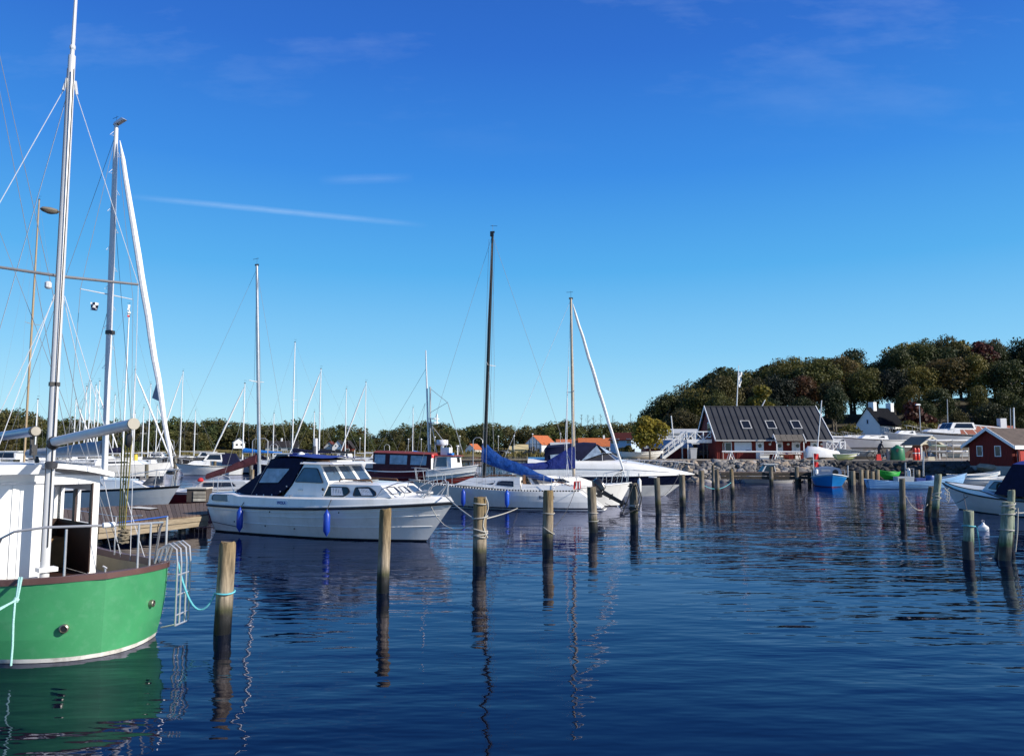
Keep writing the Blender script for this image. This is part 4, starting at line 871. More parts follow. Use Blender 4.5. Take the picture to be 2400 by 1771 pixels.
def facewin(par, face, poly, pane=None, frame=None, fw=.03, name='window', curtain=None, th=.014, rnd=.0):
    """window set in the bilinear face (p00,p10,p11,p01); poly in face units (u right, v up); returns the frame part with its pane"""
    p00, p10, p11, p01 = [V(p) for p in face]; n = ((p10-p00).cross(p01-p00)).normalized()
    S = lambda u, v, k=0: p00*(1-u)*(1-v) + p10*u*(1-v) + p11*u*v + p01*(1-u)*v + n*k
    q = [S(u, v) for u, v in poly]
    if rnd:
        o = []
        for i, p in enumerate(q):
            a, b = q[i-1], q[(i+1) % len(q)]; da = (a-p); db = (b-p)
            r1 = min(rnd, da.length*.4); r2 = min(rnd, db.length*.4); pa, pb = p + da.normalized()*r1, p + db.normalized()*r2
            o += [pa, pa.lerp(p, .5).lerp(p.lerp(pb, .5), .5), pb]
        q = o
    c = sum(q, V((0,0,0)))/len(q); out = []
    for p in q: d = (p-c); out.append(p + d.normalized()*fw)
    f = MB(); nn = len(q); vs = [p + n*.002 for p in out] + [p + n*(.002+th) for p in out] + [p + n*(.002+th) for p in q] + [p + n*.002 for p in q]
    f.add(vs, [(i, (i+1) % nn, nn+(i+1) % nn, nn+i) for i in range(nn)] + [(nn+i, nn+(i+1) % nn, 2*nn+(i+1) % nn, 2*nn+i) for i in range(nn)] + [(2*nn+i, 2*nn+(i+1) % nn, 3*nn+(i+1) % nn, 3*nn+i) for i in range(nn)])
    fo = f.build(name, frame or rubber, par, False)
    m = MB(); m.add([p + n*.009 for p in q] + [p - n*.01 for p in q], [tuple(range(nn))] + [(i, i+nn, (i+1) % nn+nn, (i+1) % nn) for i in range(nn)]); m.build('pane', pane or glass, fo, False)
    if curtain:
        (u0, u1, v0, v1) = curtain; k = 14; rws = [[S(u0+(u1-u0)*j/k, vv_, .0115 + .0025*math.cos(j*3.1)) for j in range(k+1)] for vv_ in (v0, v1)]
        MB().grid(rws).build('curtain', curt, fo, False)
    return fo
def strip(rows_pts, t): return MB().grid(rows_pts)
def fender(label, p, l=.62, r=.10, mt=None, tilt=0, top=None, group=None):
    m = MB(); pr = [(.012,-l/2-.07),(.03,-l/2-.04),(r*.55,-l/2),(r,-l/2+r*.8),(r,l/2-r*.8),(r*.55,l/2),(.03,l/2+.04),(.012,l/2+.07)]
    t = thing('fender', label, 'fender', p, 0, group); m.lathe(pr, 12); m.build('body', mt or fendb, t)
    if top is not None: MB().tube([(0,0,l/2+.05), V(top)-V(p)], .012, 5).build('lanyard', rope_d, t)
    return t
def wire_part(par, segs, r=.008, mt=None, name='rigging'):
    m = MB()
    for a, b in segs: m.tube([a, b], r, 4, False)
    return m.build(name, mt or wire, par)
def mast_part(par, foot, top, r0, r1, mt, spreaders=(), head=True, name='mast', seg=8):
    foot, top = V(foot), V(top); o = MB().tube([foot, foot.lerp(top, .6), top], r0, 10, rs=[r0, r0*.97, r1]).build(name, mt, par)
    for z, ln, sw, sm in spreaders:
        f = (z-foot.z)/(top.z-foot.z); c = foot.lerp(top, f)
        for s in (-1, 1): MB().tube([c, c + V((-sw, s*ln, .04))], .022, 6, rs=[.024,.016]).build('spreader', sm, o)
    if head:
        m = MB().tube([top, top + V((0,0,.38))], .006, 4).tube([top + V((-.22,0,.30)), top + V((.10,0,.33))], .009, 4).box((top.x-.09, top.y-.03, top.z-.02), (top.x+.09, top.y+.03, top.z+.06)); m.build('wind_vane', blackp, o)
    return o
def place(loc, rz, name, label, cat='sailing boat', group=None): return thing(name, label, cat, (loc[0], loc[1], 0), rz, group)

def pulpit(par, H_, x, h=.6, back=1.0, r=.014, y=None, name='pulpit', mt=None):
    """bow rail"""
    t1 = H_.t_at(x); m = MB(); pts = []
    ts = [H_.t_at(x-back), H_.t_at(x-back*.45), H_.t_at(x-.12)]
    P_ = [H_.sheer(t, 1, .02, -.06) for t in ts]; Q_ = [H_.sheer(t, -1, .02, -.06) for t in ts]
    m.tube([P_[0] , P_[0] + V((.08,0,h*.8)), P_[1] + V((.1,0,h)), P_[2] + V((.15,.0,h)), V((P_[2].x+.3, 0, P_[2].z + h)), Q_[2] + V((.15,0,h)), Q_[1] + V((.1,0,h)), Q_[0] + V((.08,0,h*.8)), Q_[0]], r, 6)
    for a in (P_[1], Q_[1], P_[2], Q_[2]): m.tube([a, a + V((.1,0,h))], r*.9, 5)
    return m.build(name, mt or chrome, par)
def lifelines(par, H_, x0, x1, n=4, h=.55, inset=.06):
    m = MB(); wl = MB()
    for s in (1, -1):
        tops = []
        for i in range(n):
            b = H_.sheer(H_.t_at(x0 + (x1-x0)*i/(n-1)), s, .0, -inset); m.tube([b, b + V((0,0,h))], .012, 5); tops.append(b + V((0,0,h)))
        wl.tube(tops, .005, 4, False); wl.tube([p - V((0,0,h*.48)) for p in tops], .004, 4, False)
    m.build('stanchions', chrome, par); wl.build('lifelines', wire, par)
def boom_cover(par, a, b, mt, h0=.55, h1=.16, w0=.16, name='sail_cover', collar=0, mastside=True):
    """sail bundle on the boom; a = mast end, b = aft end"""
    a, b = V(a), V(b); rws = []; k = 12; rr = random.Random(int(a.x*91+b.x*7))
    for i in range(k+1):
        f = i/k; c = a.lerp(b, f); hh = h1 + (h0-h1)*(1-f)**1.8; wd = w0*(.55+.45*(1-f))
        hh *= 1 + rr.uniform(-.05,.05); sgn = [(0,-.06),(wd*.8,-.02),(wd,hh*.25),(wd*.75,hh*.6),(wd*.25,hh*.95),(0,hh),(-wd*.25,hh*.95),(-wd*.75,hh*.6),(-wd,hh*.25),(-wd*.8,-.02)]
        rws.append([c + V((0, y*(1+rr.uniform(-.12,.12)), z)) for y, z in sgn])
    m = MB().grid(rws, True); m.add(rws[0], [tuple(range(10))[::-1]]).add(rws[-1], [tuple(range(10))])
    return m.build(name, mt, par, ang=60)
def furled(par, lo, hi, r, mt, name='furled_jib', flare=0):
    lo, hi = V(lo), V(hi); n = 16; rs = [max(.012, r*(.55 + .6*math.sin(math.pi*min(1, .12+.88*(1-i/n))**1.2)) if i else r*.4) for i in range(n+1)]; rs[-1] = .015
    return MB().tube([lo.lerp(hi, i/n) + V((.012*math.sin(i*2.1), .012*math.cos(i*1.7), 0)) for i in range(n+1)], r, 8, rs=rs).build(name, mt, par)

# generic sailing yacht for the middle distance and the background
def yacht(label, loc, rz, L=9.0, B=2.9, fb=1.0, hullm=None, stripe=None, mast_h=12, mast_f=.58, mm=None, mr=.07, jib=None, cover=None, spray=None, cabm=None, spr=((.5,.8),), boom=True, lines=True, z=0, foul=None, cat='sailing boat', group=None, rake=0.0, detail=True, name='sailing_boat'):
    t = thing(name, label, cat, (loc[0], loc[1], z), rz, group); hullm = hullm or gel
    H_ = Hull(-L/2, L/2, -L/2+.35, L/2-.9, B, .62, fb*.92, fb*.9, fb*1.2, .5)
    H_.mesh([('a',-.5,1),('a',.05,2),('a',.13,0),('f',.45,0),('f',.8,0),('s',-.10,2 if stripe else 0),('s',-.04,0),('s',0,0)], 18).build('hull', [hullm, foul or darkfoul, stripe or navy], t)
    H_.deck().build('deck', deckm, t)
    H_.rail(.022, 0, 0, n=18).build('toe_rail', alu, t)
    x0, x1 = -L*.12, L*.26; w0, w1 = B*.30, B*.20; zb, zt = fb*.95, fb*.95 + .42
    c = [(x0,-w0,zb),(x1,-w1,zb+.1),(x1,w1,zb+.1),(x0,w0,zb)]; d = [(x0+.08,-w0*.86,zt),(x1-.55,-w1*.8,zt+.02),(x1-.55,w1*.8,zt+.02),(x0+.08,w0*.86,zt)]
    frustum(c, d).build('cabin', cabm or gel, t)
    if detail:
        facewin(t, (c[0], c[1], d[1], d[0]), [(.15,.35),(.75,.4),(.72,.8),(.15,.8)]); facewin(t, (c[2], c[3], d[3], d[2]), [(.25,.4),(.85,.35),(.85,.8),(.28,.8)])
        pulpit(t, H_, L/2, .55, 1.1); lifelines(t, H_, -L/2+.3, L/2-1.3, 4)
    mx_ = -L/2 + L*mast_f; foot = V((mx_,0,zt-.05)); top = V((mx_-rake,0,mast_h))
    mast_part(t, foot, top, mr, mr*.6, mm or mastw, [(zt+(mast_h-zt)*f, ln, .12, mm or alu) for f, ln in spr])
    bz = zt + .75; ba = V((mx_-.1,0,bz)); bb = V((-L*.40,0,bz-.06))
    if boom: MB().tube([ba, bb], .05, 8).build('boom', mm or alu, t)
    if cover: boom_cover(t, ba + V((-.02,0,.04)), bb, cover, .5 if mast_h > 9 else .35)
    bow = H_.sheer(.985, 1); bow.y = 0; st_ = H_.sheer(0, 1); st_.y = 0
    if lines:
        ch = H_.sheer(H_.t_at(mx_-.15), 1, 0, -.15); seg = []
        for f, ln in spr[-1:]:
            for s in (1, -1): a_ = V((ch.x, s*ch.y, ch.z)); sp = V((mx_-.12, s*ln, zt+(mast_h-zt)*f)); seg += [(a_, sp), (sp, top)]
        seg += [(st_, top)]
        if not jib: seg += [(bow, top)]
        wire_part(t, seg, .007)
    if jib: furled(t, bow + V((-.1,0,.35)), top - V((-.05,0,.4)), .085 if jib is True else jib, sailc)
    if spray:
        k = 6; rws = []
        for i in range(k+1):
            f = i/k; xx = x0 + .55 - 1.0*f; hh = .55*math.sin(math.pi*(.15+.6*f)); rws.append([V((xx, B*.36*math.cos(a_), zt-.1 + hh*math.sin(a_)*1.15)) for a_ in [math.pi*j/8 for j in range(9)]])
        MB().grid(rws).build('spray_hood', spray, t, ang=60)
    return t
# generic cabin motor boat
def motorboat(label, loc, rz, L=7.5, B=2.7, fb=.95, hullm=None, top=None, stripe=None, z=0, canvas=None, roof=True, foul=None, group=None, name='motor_boat', arch=False):
    t = thing(name, label, 'motor boat', (loc[0], loc[1], z), rz, group); hullm = hullm or gel; top = top or gel
    H_ = Hull(-L/2, L/2, -L/2+.1, L/2-.9, B, .85, fb*.9, fb*.92, fb*1.25, .5, e0=.18)
    H_.mesh([('a',-.5,1),('a',.03,0),('f',.5,0),('s',-.22,2 if stripe else 0),('s',-.08,0),('s',0,0)], 18).build('hull', [hullm, foul or darkfoul, stripe or navy], t)
    H_.deck().build('deck', deckm, t); H_.rail(.03, -.02, .01, n=18).build('rub_rail', rubber, t)
    zb = fb*.97; x0, x1 = -L*.02, L*.33; w0, w1 = B*.38, B*.2
    c = [(x0,-w0,zb),(x1,-w1,zb+.12),(x1,w1,zb+.12),(x0,w0,zb)]; d = [(x0,-w0*.9,zb+.5),(x1-.7,-w1*.85,zb+.5),(x1-.7,w1*.85,zb+.5),(x0,w0*.9,zb+.5)]
    frustum(c, d).build('fore_cabin', top, t); facewin(t, (c[0], c[1], d[1], d[0]), [(.2,.35),(.7,.4),(.66,.8),(.2,.8)]); facewin(t, (c[2], c[3], d[3], d[2]), [(.3,.4),(.8,.35),(.8,.8),(.34,.8)])
    x2, x3 = -L*.2, L*.08; wh_b = [(x2,-w0*.9,zb+.45),(x3,-w0*.85,zb+.5),(x3,w0*.85,zb+.5),(x2,w0*.9,zb+.45)]; wt = w0*.74; wh_t = [(x2+.1,-wt,zb+1.2),(x3-.45,-wt,zb+1.2),(x3-.45,wt,zb+1.2),(x2+.1,wt,zb+1.2)]
    frustum(wh_b, wh_t).build('wheelhouse', top, t)
    facewin(t, (wh_b[0], wh_b[1], wh_t[1], wh_t[0]), [(.08,.2),(.86,.2),(.82,.86),(.12,.86)]); facewin(t, (wh_b[2], wh_b[3], wh_t[3], wh_t[2]), [(.14,.2),(.92,.2),(.88,.86),(.18,.86)])
    facewin(t, (wh_b[1], wh_b[2], wh_t[2], wh_t[1]), [(.05,.15),(.47,.15),(.47,.88),(.08,.88)]); facewin(t, (wh_b[1], wh_b[2], wh_t[2], wh_t[1]), [(.53,.15),(.95,.15),(.92,.88),(.53,.88)])
    if roof: MB().box((x2-.2,-wt-.08,zb+1.205), (x3-.25,wt+.08,zb+1.28)).build('roof', top, t)
    if canvas:
        x4 = -L*.47; b4 = [(x4,-w0*.95,zb+.1),(x2+.02,-w0*.9,zb+.1),(x2+.02,w0*.9,zb+.1),(x4,w0*.95,zb+.1)]; t4 = [(x4+.55,-w0*.75,zb+1.22),(x2+.1,-wt-.02,zb+1.3),(x2+.1,wt+.02,zb+1.3),(x4+.55,w0*.75,zb+1.22)]
        frustum(b4, t4).build('canopy', canvas, t); facewin(t, (b4[0], b4[1], t4[1], t4[0]), [(.2,.3),(.85,.3),(.82,.8),(.25,.8)], vinyl, canvas, name='canopy_window')
    pulpit(t, H_, L/2, .5, L*.22)
    if arch: MB().tube([(-L*.4,-w0,zb),(-L*.42,-w0*.9,zb+1.5),(-L*.42,w0*.9,zb+1.5),(-L*.4,w0,zb)], .025, 6).build('arch', chrome, t)
    return t
# ================================================================== GREEN KETCH in the left foreground
GTH = R(138.1); gk = thing('green_ketch', 'green double ended wooden ketch with white wheelhouse and silver masts', 'ketch', (-5.22, 10.08, 0), GTH)
greenh = mat('green_hull_paint', (.050,.265,.105), .36, var=.14, vs=1.1, dirt=(.15,.36,.21), ds=7, damt=.3, coat=.25, bump=.0015, bs=7)
foulw = mat('boot_top_white', (.62,.60,.54), .6, var=.15, vs=4, dirt=(.16,.13,.09), ds=2.5, damt=.9)
def gw_(x):                       # half breadth at gunwale
    return min(1.42, 1.06*(max(0, x)/.6)**.5 if x < .6 else 1.06 + .2*(x-.6)**.85) if x < 3 else (1.42 if x < 5 else 1.42*(1-((x-5)/3.4)**2.2))
gz_ = lambda x: 1.05 - .055*min(x, 3.2) + .02*max(0, x-3.2)**1.5
xs = [0,.03,.08,.16,.28,.42,.6,.85,1.15,1.6,2.2,3,4,5,6,7,7.8,8.4]
zf = [-.45,-.12,.005,.055,.30,.55,.80,1.0]
def gpt(x, k, s):
    zt = gz_(x)-.02
    z = zf[k] if k < 4 else .055 + (zt-.055)*((k-3)/4)
    v = (z+.45)/(zt+.45); e = .13 if x < 4 else .13+.5*(x-4)/4.4
    y = gw_(x)*v**e*(1 + .05*math.sin(math.pi*v)); return V((x + .10*(1-v)*(1 if x < 3 else 0), s*y, z))
m = MB()
for s in (1, -1):
    for k in range(7):
        m.mi = 1 if k < 2 else (2 if k == 2 else 0); a = [gpt(x, k, s) for x in xs]; b = [gpt(x, k+1, s) for x in xs]; m.grid([a, b] if s < 0 else [b, a])
gh = m.build('hull', [greenh, darkfoul, foulw], gk, ang=28)
m = MB()                          # brown rail: flat cap with outer face
for s in (1, -1):
    rws = []
    for x in xs:
        y = gw_(x); z = gz_(x); rws.append([V((x-.03 if x < .02 else x, s*(y+.024 if x > .02 else 0), z-.058)), V((x-.03 if x < .02 else x, s*(y+.024 if x > .02 else 0), z+.015)), V((x+.07 if x < .1 else x, s*max(0, y-.075), z+.02)), V((x+.07 if x < .1 else x, s*max(0, y-.08), z-.09))])
    m.grid(rws if s > 0 else [r[::-1] for r in rws])
m.build('gunwale', brownp, gk, ang=30)
m = MB()                          # inner bulwark and side deck
inner = mat('beige_bulwark', (.30,.245,.15), .7, var=.15)
for s in (1, -1):
    rws = [[V((x+.08, s*max(0, gw_(x)-.085), gz_(x)-.08)), V((x+.10, s*max(0, gw_(x)-.11), gz_(x)-.34))] for x in xs]; m.grid(rws if s < 0 else [r[::-1] for r in rws])
m.build('bulwark', inner, gk)
m = MB(); rws = [[V((x+.1, s*max(0, gw_(x)-.10), gz_(x)-.33)) for s in (1, 0, -1)] for x in xs]; m.grid(rws).build('deck', mat('grey_deck', (.28,.27,.25), .8, var=.1), gk)
for (y, z, s) in ((.42, .42, 1), (-.70, .54, -1)):
    # round brass rimmed outlets on both quarters
    x = .02
    while gpt(x, 5, 1).y < abs(y)*1.0 and x < 2: x += .01
    p = V((gpt(x, 5, s).x, y, z)); p2 = gpt(x+.12, 5, s); d = (V((p2.x, p2.y, 0)) - V((gpt(x-.0, 5, s).x, gpt(x, 5, s).y, 0))).normalized(); nn = V((d.y, -d.x, 0)) * s; nn = nn if nn.dot(V((-1, s*.4, 0))) > 0 else -nn
    r_ = .055 if s > 0 else .05; q = MB().lathe([(r_*.6,-.06),(r_*.6,.012),(r_*.75,.03),(r_,.02),(r_,-.06)], 14); M = nn.to_track_quat('Z', 'Y').to_matrix()
    q.v = [tuple(M @ V(v) + p + nn*.028) for v in q.v]; o = q.build('outlet_rim', mat('dull_brass', (.30,.28,.22), .35, .8), gk)
    q = MB().lathe([(.001,.012),(r_*.6,.012),(r_*.6,.008)], 12); q.v = [tuple(M @ V(v) + p + nn*.036) for v in q.v]; q.build('outlet_bore', blackp, o)
# wheelhouse
X0 = 2.72; yr, yl_ = -.86, .92; zb_, zt_ = .66, 2.16; pb = (.17); m = MB()
m.box((X0,-.12,zb_), (X0+.05,yl_,zt_)); m.box((X0,yr,zb_), (X0+.05,-.755,zt_)); m.box((X0,-.755,2.10), (X0+.05,-.12,zt_))                       # aft wall with door opening
m.hexa([(X0,yr,zt_),(X0+.05,yr,zt_),(X0+.05,yl_,zt_),(X0,yl_,zt_)], [(X0,yr,2.22),(X0+.05,yr,2.22),(X0+.05,yl_,2.33),(X0,yl_,2.33)])
for yy in (yr, yl_-.05):
    m.box((X0+.05,yy,zb_), (X0+1.7,yy+.05,1.45)); m.box((X0+.05,yy,1.98), (X0+1.7,yy+.05,2.22)); m.box((X0+.05,yy,1.45), (X0+.16,yy+.05,1.98)); m.box((X0+.80,yy,1.45), (X0+.90,yy+.05,1.98)); m.box((X0+1.58,yy,1.45), (X0+1.7,yy+.05,1.98))
xf = X0+1.65
m.box((xf,yr+.05,zb_), (xf+.05,yl_-.05,1.45)); m.box((xf,yr+.05,1.98), (xf+.05,yl_-.05,2.22))
for ya in (yr+.05, -.40, .30, yl_-.13): m.box((xf,ya,1.45), (xf+.05,ya+.08,1.98))
wl_ = m.build('wheelhouse', whitep, gk, False)
# dark timber lining inside
m = MB(); m.box((X0+.052,-.12,zb_), (X0+.075,yl_-.055,2.15)); m.box((xf-.03,yr+.055,zb_), (xf-.003,yl_-.055,1.45)); m.box((X0+.08,yr+.052,zb_), (xf-.035,yr+.075,1.45)); m.box((X0+.08,yl_-.075,zb_), (xf-.035,yl_-.052,1.45)); m.box((X0+.06,yr+.08,.60), (xf-.04,yl_-.08,.655)); m.box((X0-.012,-.765,.70), (X0+.06,-.745,2.11)); m.box((X0+.08,yr+.051,1.45), (X0+.17,yr+.085,1.98)); m.box((X0+.80,yr+.051,1.45), (X0+.91,yr+.085,1.98)); m.box((xf-.03,-.42,1.45), (xf-.003,-.32,1.98))
m.build('lining', darkwood, wl_, False)
m = MB(); m.box((xf-.30,-.5,1.30), (xf-.04,.2,1.44)).box((xf-.5,yr+.08,.66), (xf-.05,-.35,1.15)); m.build('console', mat('ochre_wood', (.22,.12,.04), .6, var=.3), wl_, False)
wcx = V((xf-.36, -.16, 1.18)); m = MB().tube([wcx + V((0, .2*math.cos(a*.4488), .2*math.sin(a*.4488))) for a in range(15)], .018, 5, False)
for a in range(3): m.tube([wcx + V((0, .2*math.cos(a*1.047), .2*math.sin(a*1.047))), wcx - V((0, .2*math.cos(a*1.047), .2*math.sin(a*1.047)))], .01, 4)
m.build('steering_wheel', mat('wheel_grey', (.3,.3,.28), .4), wl_)
# cambered roof with overhang
rws = []
for i in range(11):
    f = i/10; y = (yr-.14) + (yl_+.28-yr)*f; c = .16*(1-(2*f-1)**2); rws.append([V((2.52,y,2.20+c)), V((2.52,y,2.275+c)), V((4.7,y,2.275+c)), V((4.7,y,2.20+c)), V((2.52,y,2.20+c))])
MB().grid([r[:4] for r in rws], True).add(rws[0][:4], [(0,1,2,3)]).add(rws[-1][:4], [(3,2,1,0)]).build('wheelhouse_roof', whitep, gk, False)
MB().box((X0-.03,-.10,2.12), (X0-.005,.9,2.155)).build('door_track', alu, wl_, False)
m = MB().box((X0-.02,.33,.72), (X0-.002,.37,2.10)); m.build('door_strip', whitep, wl_, False)
m = MB().hexa([(X0-.40,.15,2.28),(X0-.1,.15,2.30),(X0-.1,1.0,2.30),(X0-.40,1.0,2.28)], [(X0-.46,.13,2.42),(X0+.2,.13,2.42),(X0+.2,1.02,2.42),(X0-.46,1.02,2.42)]); m.build('hatch_box', whitep, gk, False)
MB().lathe([(.03,0),(.035,.04),(.02,.08),(.02,.1)], 8, (2.6,.10,2.44)).build('roof_lamp', blackp, gk)
# mizzen mast
mz = mast_part(gk, (2.32,0,.50), (2.36,0,8.85), .068, .055, alu, head=False, name='mizzen_mast')
MB().tube([(2.36,0,8.84),(2.35,0,8.98),(2.32,0,10.4)], .028, 7, rs=[.035,.03,.022]).build('top_pole', alu, mz)
MB().lathe([(.035,0),(.045,.02),(.045,.06),(.03,.08)], 8, (2.355,0,8.95)).build('pole_socket', alu, mz)
MB().box((2.40,-.008,.7), (2.412,.008,8.7)).build('sail_track', greyfr, mz) if False else MB().box((2.238,-.006,1.2), (2.252,.006,8.6)).build('sail_track', rubber, mz, False)
for s, e in ((-1, (2.25,-1.13,5.34)), (1, (2.65,1.15,5.36))): MB().tube([(2.34,s*.05,5.30), e], .022, 8, rs=[.024,.02]).build('spreader', mat('spreader_grey', (.16,.16,.17), .5), mz)
MB().lathe([(.04,-.05),(.085,-.03),(.09,.05),(.06,.07)], 12, (2.22,.02,2.40)).build('deck_lamp', mat('lamp_dark', (.05,.05,.055), .3), mz)
m = MB().lathe([(.03,-.055),(.10,-.03),(.125,0),(.10,.03),(.03,.045)], 14); m.v = [(2.36+x*.55, .19+y*1.1, 6.30+z) for x, y, z in m.v]; m.build('steaming_lamp', mat('lamp_beige', (.16,.14,.11), .5), mz)
MB().lathe([(.03,0),(.05,.02),(.05,.09),(.03,.11)], 8, (2.34,.16,5.08)).build('mast_light', alu, mz)
MB().box((2.27,-.06,3.60), (2.36,.075,3.66)).build('mast_band', blackp, mz, False); MB().box((2.22,-.15,.84), (2.42,.10,.90)).build('pin_rail', whitep, mz, False)
m = MB()
for s in (1, -1):
    m.tube([(2.34,s*.06,8.45),(2.36,s*.10,8.25)], .022, 5)
m.build('shroud_tangs', alu, mz)
b = MB().tube([(2.22,0,2.76),(-.62,0,2.965)], .068, 14); b.build('mizzen_boom', alu, gk)
MB().lathe([(.069,-.012),(.072,0),(.04,.006),(.001,.008)], 16, (-.62,0,2.965), 'x').build('boom_end_cap', mat('cap_beige', (.34,.31,.25), .6), gk) if False else MB().tube([(-.60,0,2.963),(-.635,0,2.966)], .074, 16).build('boom_end_cap', mat('cap_beige', (.34,.31,.25), .6), gk)
MB().tube([(2.28,0,2.70),(2.20,0,2.78)], .085, 10).build('gooseneck', blackp, gk)
b = MB().tube([(3.12,.0,2.93),(7.0,0,2.80)], .078, 12).build('main_boom', mat('blue_grey_boom', (.30,.34,.42), .4, .7, stretch=(.1,1,1)), gk)
MB().tube([(3.15,0,2.929),(3.08,0,2.932)], .083, 14).build('boom_end_fitting', blackp, b)
MB().lathe([(.0011,-.012),(.07,-.008),(.07,.0),(.001,.004)], 14, (3.07,0,2.932), 'x').build('boom_end_plate', mat('cap_beige', (.52,.49,.42)), b)
m = MB().tube([(3.2,0,2.84),(3.1,.02,2.60),(2.95,.0,2.42)], .016, 5).tube([(3.2,.03,2.84),(3.02,.05,2.60)], .016, 5); m.box((3.05,-.03,2.55), (3.15,.05,2.72)); m.build('sheet_block', rope_d, gk)
# main mast is out of frame to the left; its stays come down across the picture
MT = V((8.0,0,12.4)); m = MB().tube([(8.0,0,.5), MT], .10, 8); m.build('main_mast', alu, gk)
top = V((2.36,0,8.5)); seg = []
for s in (1, -1):
    spt = V((2.25,-1.13,5.34)) if s < 0 else V((2.65,1.15,5.36)); seg += [(top, spt), (spt, V((2.5, s*1.30, .85))), (V((2.33, s*.07, 5.0)), V((1.85, s*1.28, .88))), (V((2.33, s*.05, 5.0)), V((3.0, s*1.35, .84)))]
seg += [(V((2.45,0,8.75)), V((7.6,0,3.9))), (top, V((.15,0,1.05)))] if False else [(V((2.45,.0,8.3)), V((5.5,0,4.6)))]
wire_part(gk, seg, .0055, wirew, 'stays')
seg = [(MT, V((3.4, s*1.36, .82))) for s in (1, -1)] + [(MT + V((0,0,-.4)), V((4.3, s*1.3, .8))) for s in (1, -1)] + [(V((8,0,8.6)), V((3.0, s*1.38, .85))) for s in (1, -1)]
wire_part(gk, seg, .006, wire, 'backstays')
wire_part(gk, [(V((2.30,.075,8.6)), V((2.24,.085,1.0)))], .005, rope_d, 'halyards')
# mainsheet tackle from the boom end to a knot on the stern
m = MB().tube([(-.55,0,2.90),(-.53,0,2.72)], .02, 6).lathe([(.02,-.06),(.05,-.03),(.05,.03),(.02,.06)], 8, (-.53,0,2.70)); e = V((-.02,-.18,1.62))
m = MB()
for k in range(4): a_ = V((-.52+.05*k, -.03+.02*k, 2.80)); b_ = e + V((.03*k-.03, .012*k, .0)); m.tube([a_, b_], .008, 5)
mainsheet = m.build('mizzen_sheet', rope_y, gk)
MB().lathe([(.015,-.09),(.04,-.05),(.04,.05),(.015,.09)], 8, (-.5,0,2.76)).build('sheet_block', blackp, gk)
m = MB(); rr = random.Random(5)
for k in range(5): m.tube([e + V((.06*math.cos(a*.6283), .06*math.sin(a*.6283), -.04 - .035*k + rr.uniform(-.01,.01))) for a in range(11)], .014, 5, False)
m.tube([e + V((0,0,0)), V((.12,-.20,1.44))], .03, 5); m.build('rope_coil', mat('old_rope', (.18,.15,.10), .95, var=.3, vs=50), gk)
# pushpit rails
def railpt(x, s, h): return V((x, s*max(.02, gw_(x)-.10), gz_(x)+h))
m = MB()
m.tube([railpt(2.9,1,.72), railpt(1.30,1,.62)], .006, 4)
m.tube([railpt(1.15,1,.0), railpt(.75,1,.52), railpt(.55,1,.60), V((.40,.62,1.66)), V((.16,.14,1.66)), V((.14,-.15,1.65)), V((.28,-.62,1.63)), railpt(.62,-1,.58), railpt(.78,-1,.50), railpt(1.05,-1,.0)], .017, 8)
for (x, s) in ((.16,-1),(.32,-1),(.16, 1)): p = railpt(x, s, 0); m.tube([p, V((p.x, p.y, 1.64))], .015, 7)
m.build('pushpit', chrome, gk)
MB().tube([V((.14,.02,1.66)), V((.14,-.12,1.66))], .036, 10).build('rail_clamp', whitep, gk)
m = MB()
for s in (1, -1):
    pp = [railpt(x, s, .66 - .02*(x-2)) for x in (1.9, 3.2, 5.0, 6.5)]; m.tube(pp, .006, 4); [m.tube([p, V((p.x, p.y, gz_(p.x)))], .012, 6) for p in pp[1:]]
m.build('guard_wires', chrome, gk)
m = MB(); sq = [(.85,-1.13,1.02),(1.10,-1.25,1.02)]
for p in sq: m.tube([V(p), V(p)+V((0,0,.62))], .013, 6)
m.tube([V(sq[0])+V((0,0,.60)), V(sq[1])+V((0,0,.60))], .012, 6); m.build('stern_davit', chrome, gk)
# bathing ladder on the starboard quarter
lb = V((.62,-1.10,0)); dn = V((-.80,-.60,0)).normalized(); dt = V((.6,-.8,0)).normalized(); m = MB()
def LP(u, v, z): q = lb + dt*u + dn*v; return V((q.x, q.y, z))
for u in (-.13, -.02, .13, .24):
    m.tube([LP(u,-.16,1.02), LP(u,-.10,1.22), LP(u,.05,1.30), LP(u,.16,1.22), LP(u,.18,1.02), LP(u,.18,.16)], .014, 7)
m.tube([LP(-.13,.18,.16), LP(.24,.18,.16)], .014, 6).tube([LP(.0,.18,.16), LP(.0,-.10,.10)], .012, 6)
for z in (.30,.58,.86): m.tube([LP(-.13,.18,z), LP(.24,.18,z)], .013, 6)
ld = m.build('ladder_tmp', chrome); ld.name = 'bathing_ladder'; ld.parent = gk
m = MB(); m.tube([V((.05,.0,1.07)), V((.05,0,1.13)), V((.02,.04,1.15)), V((.0,.0,1.12))], .012, 5); m.build('eye_bolt', chrome, gk)
Gm = Matrix.Translation((-5.22, 10.08, 0)) @ Matrix.Rotation(GTH, 4, 'Z'); G = lambda x, y, z: Gm @ V((x, y, z))
def rope(label, pts, r, mt, cat='rope', name='mooring_rope', group=None): return single(name, MB().tube(pts, r, 6), mt, label, cat, group, org=V(pts[0]))
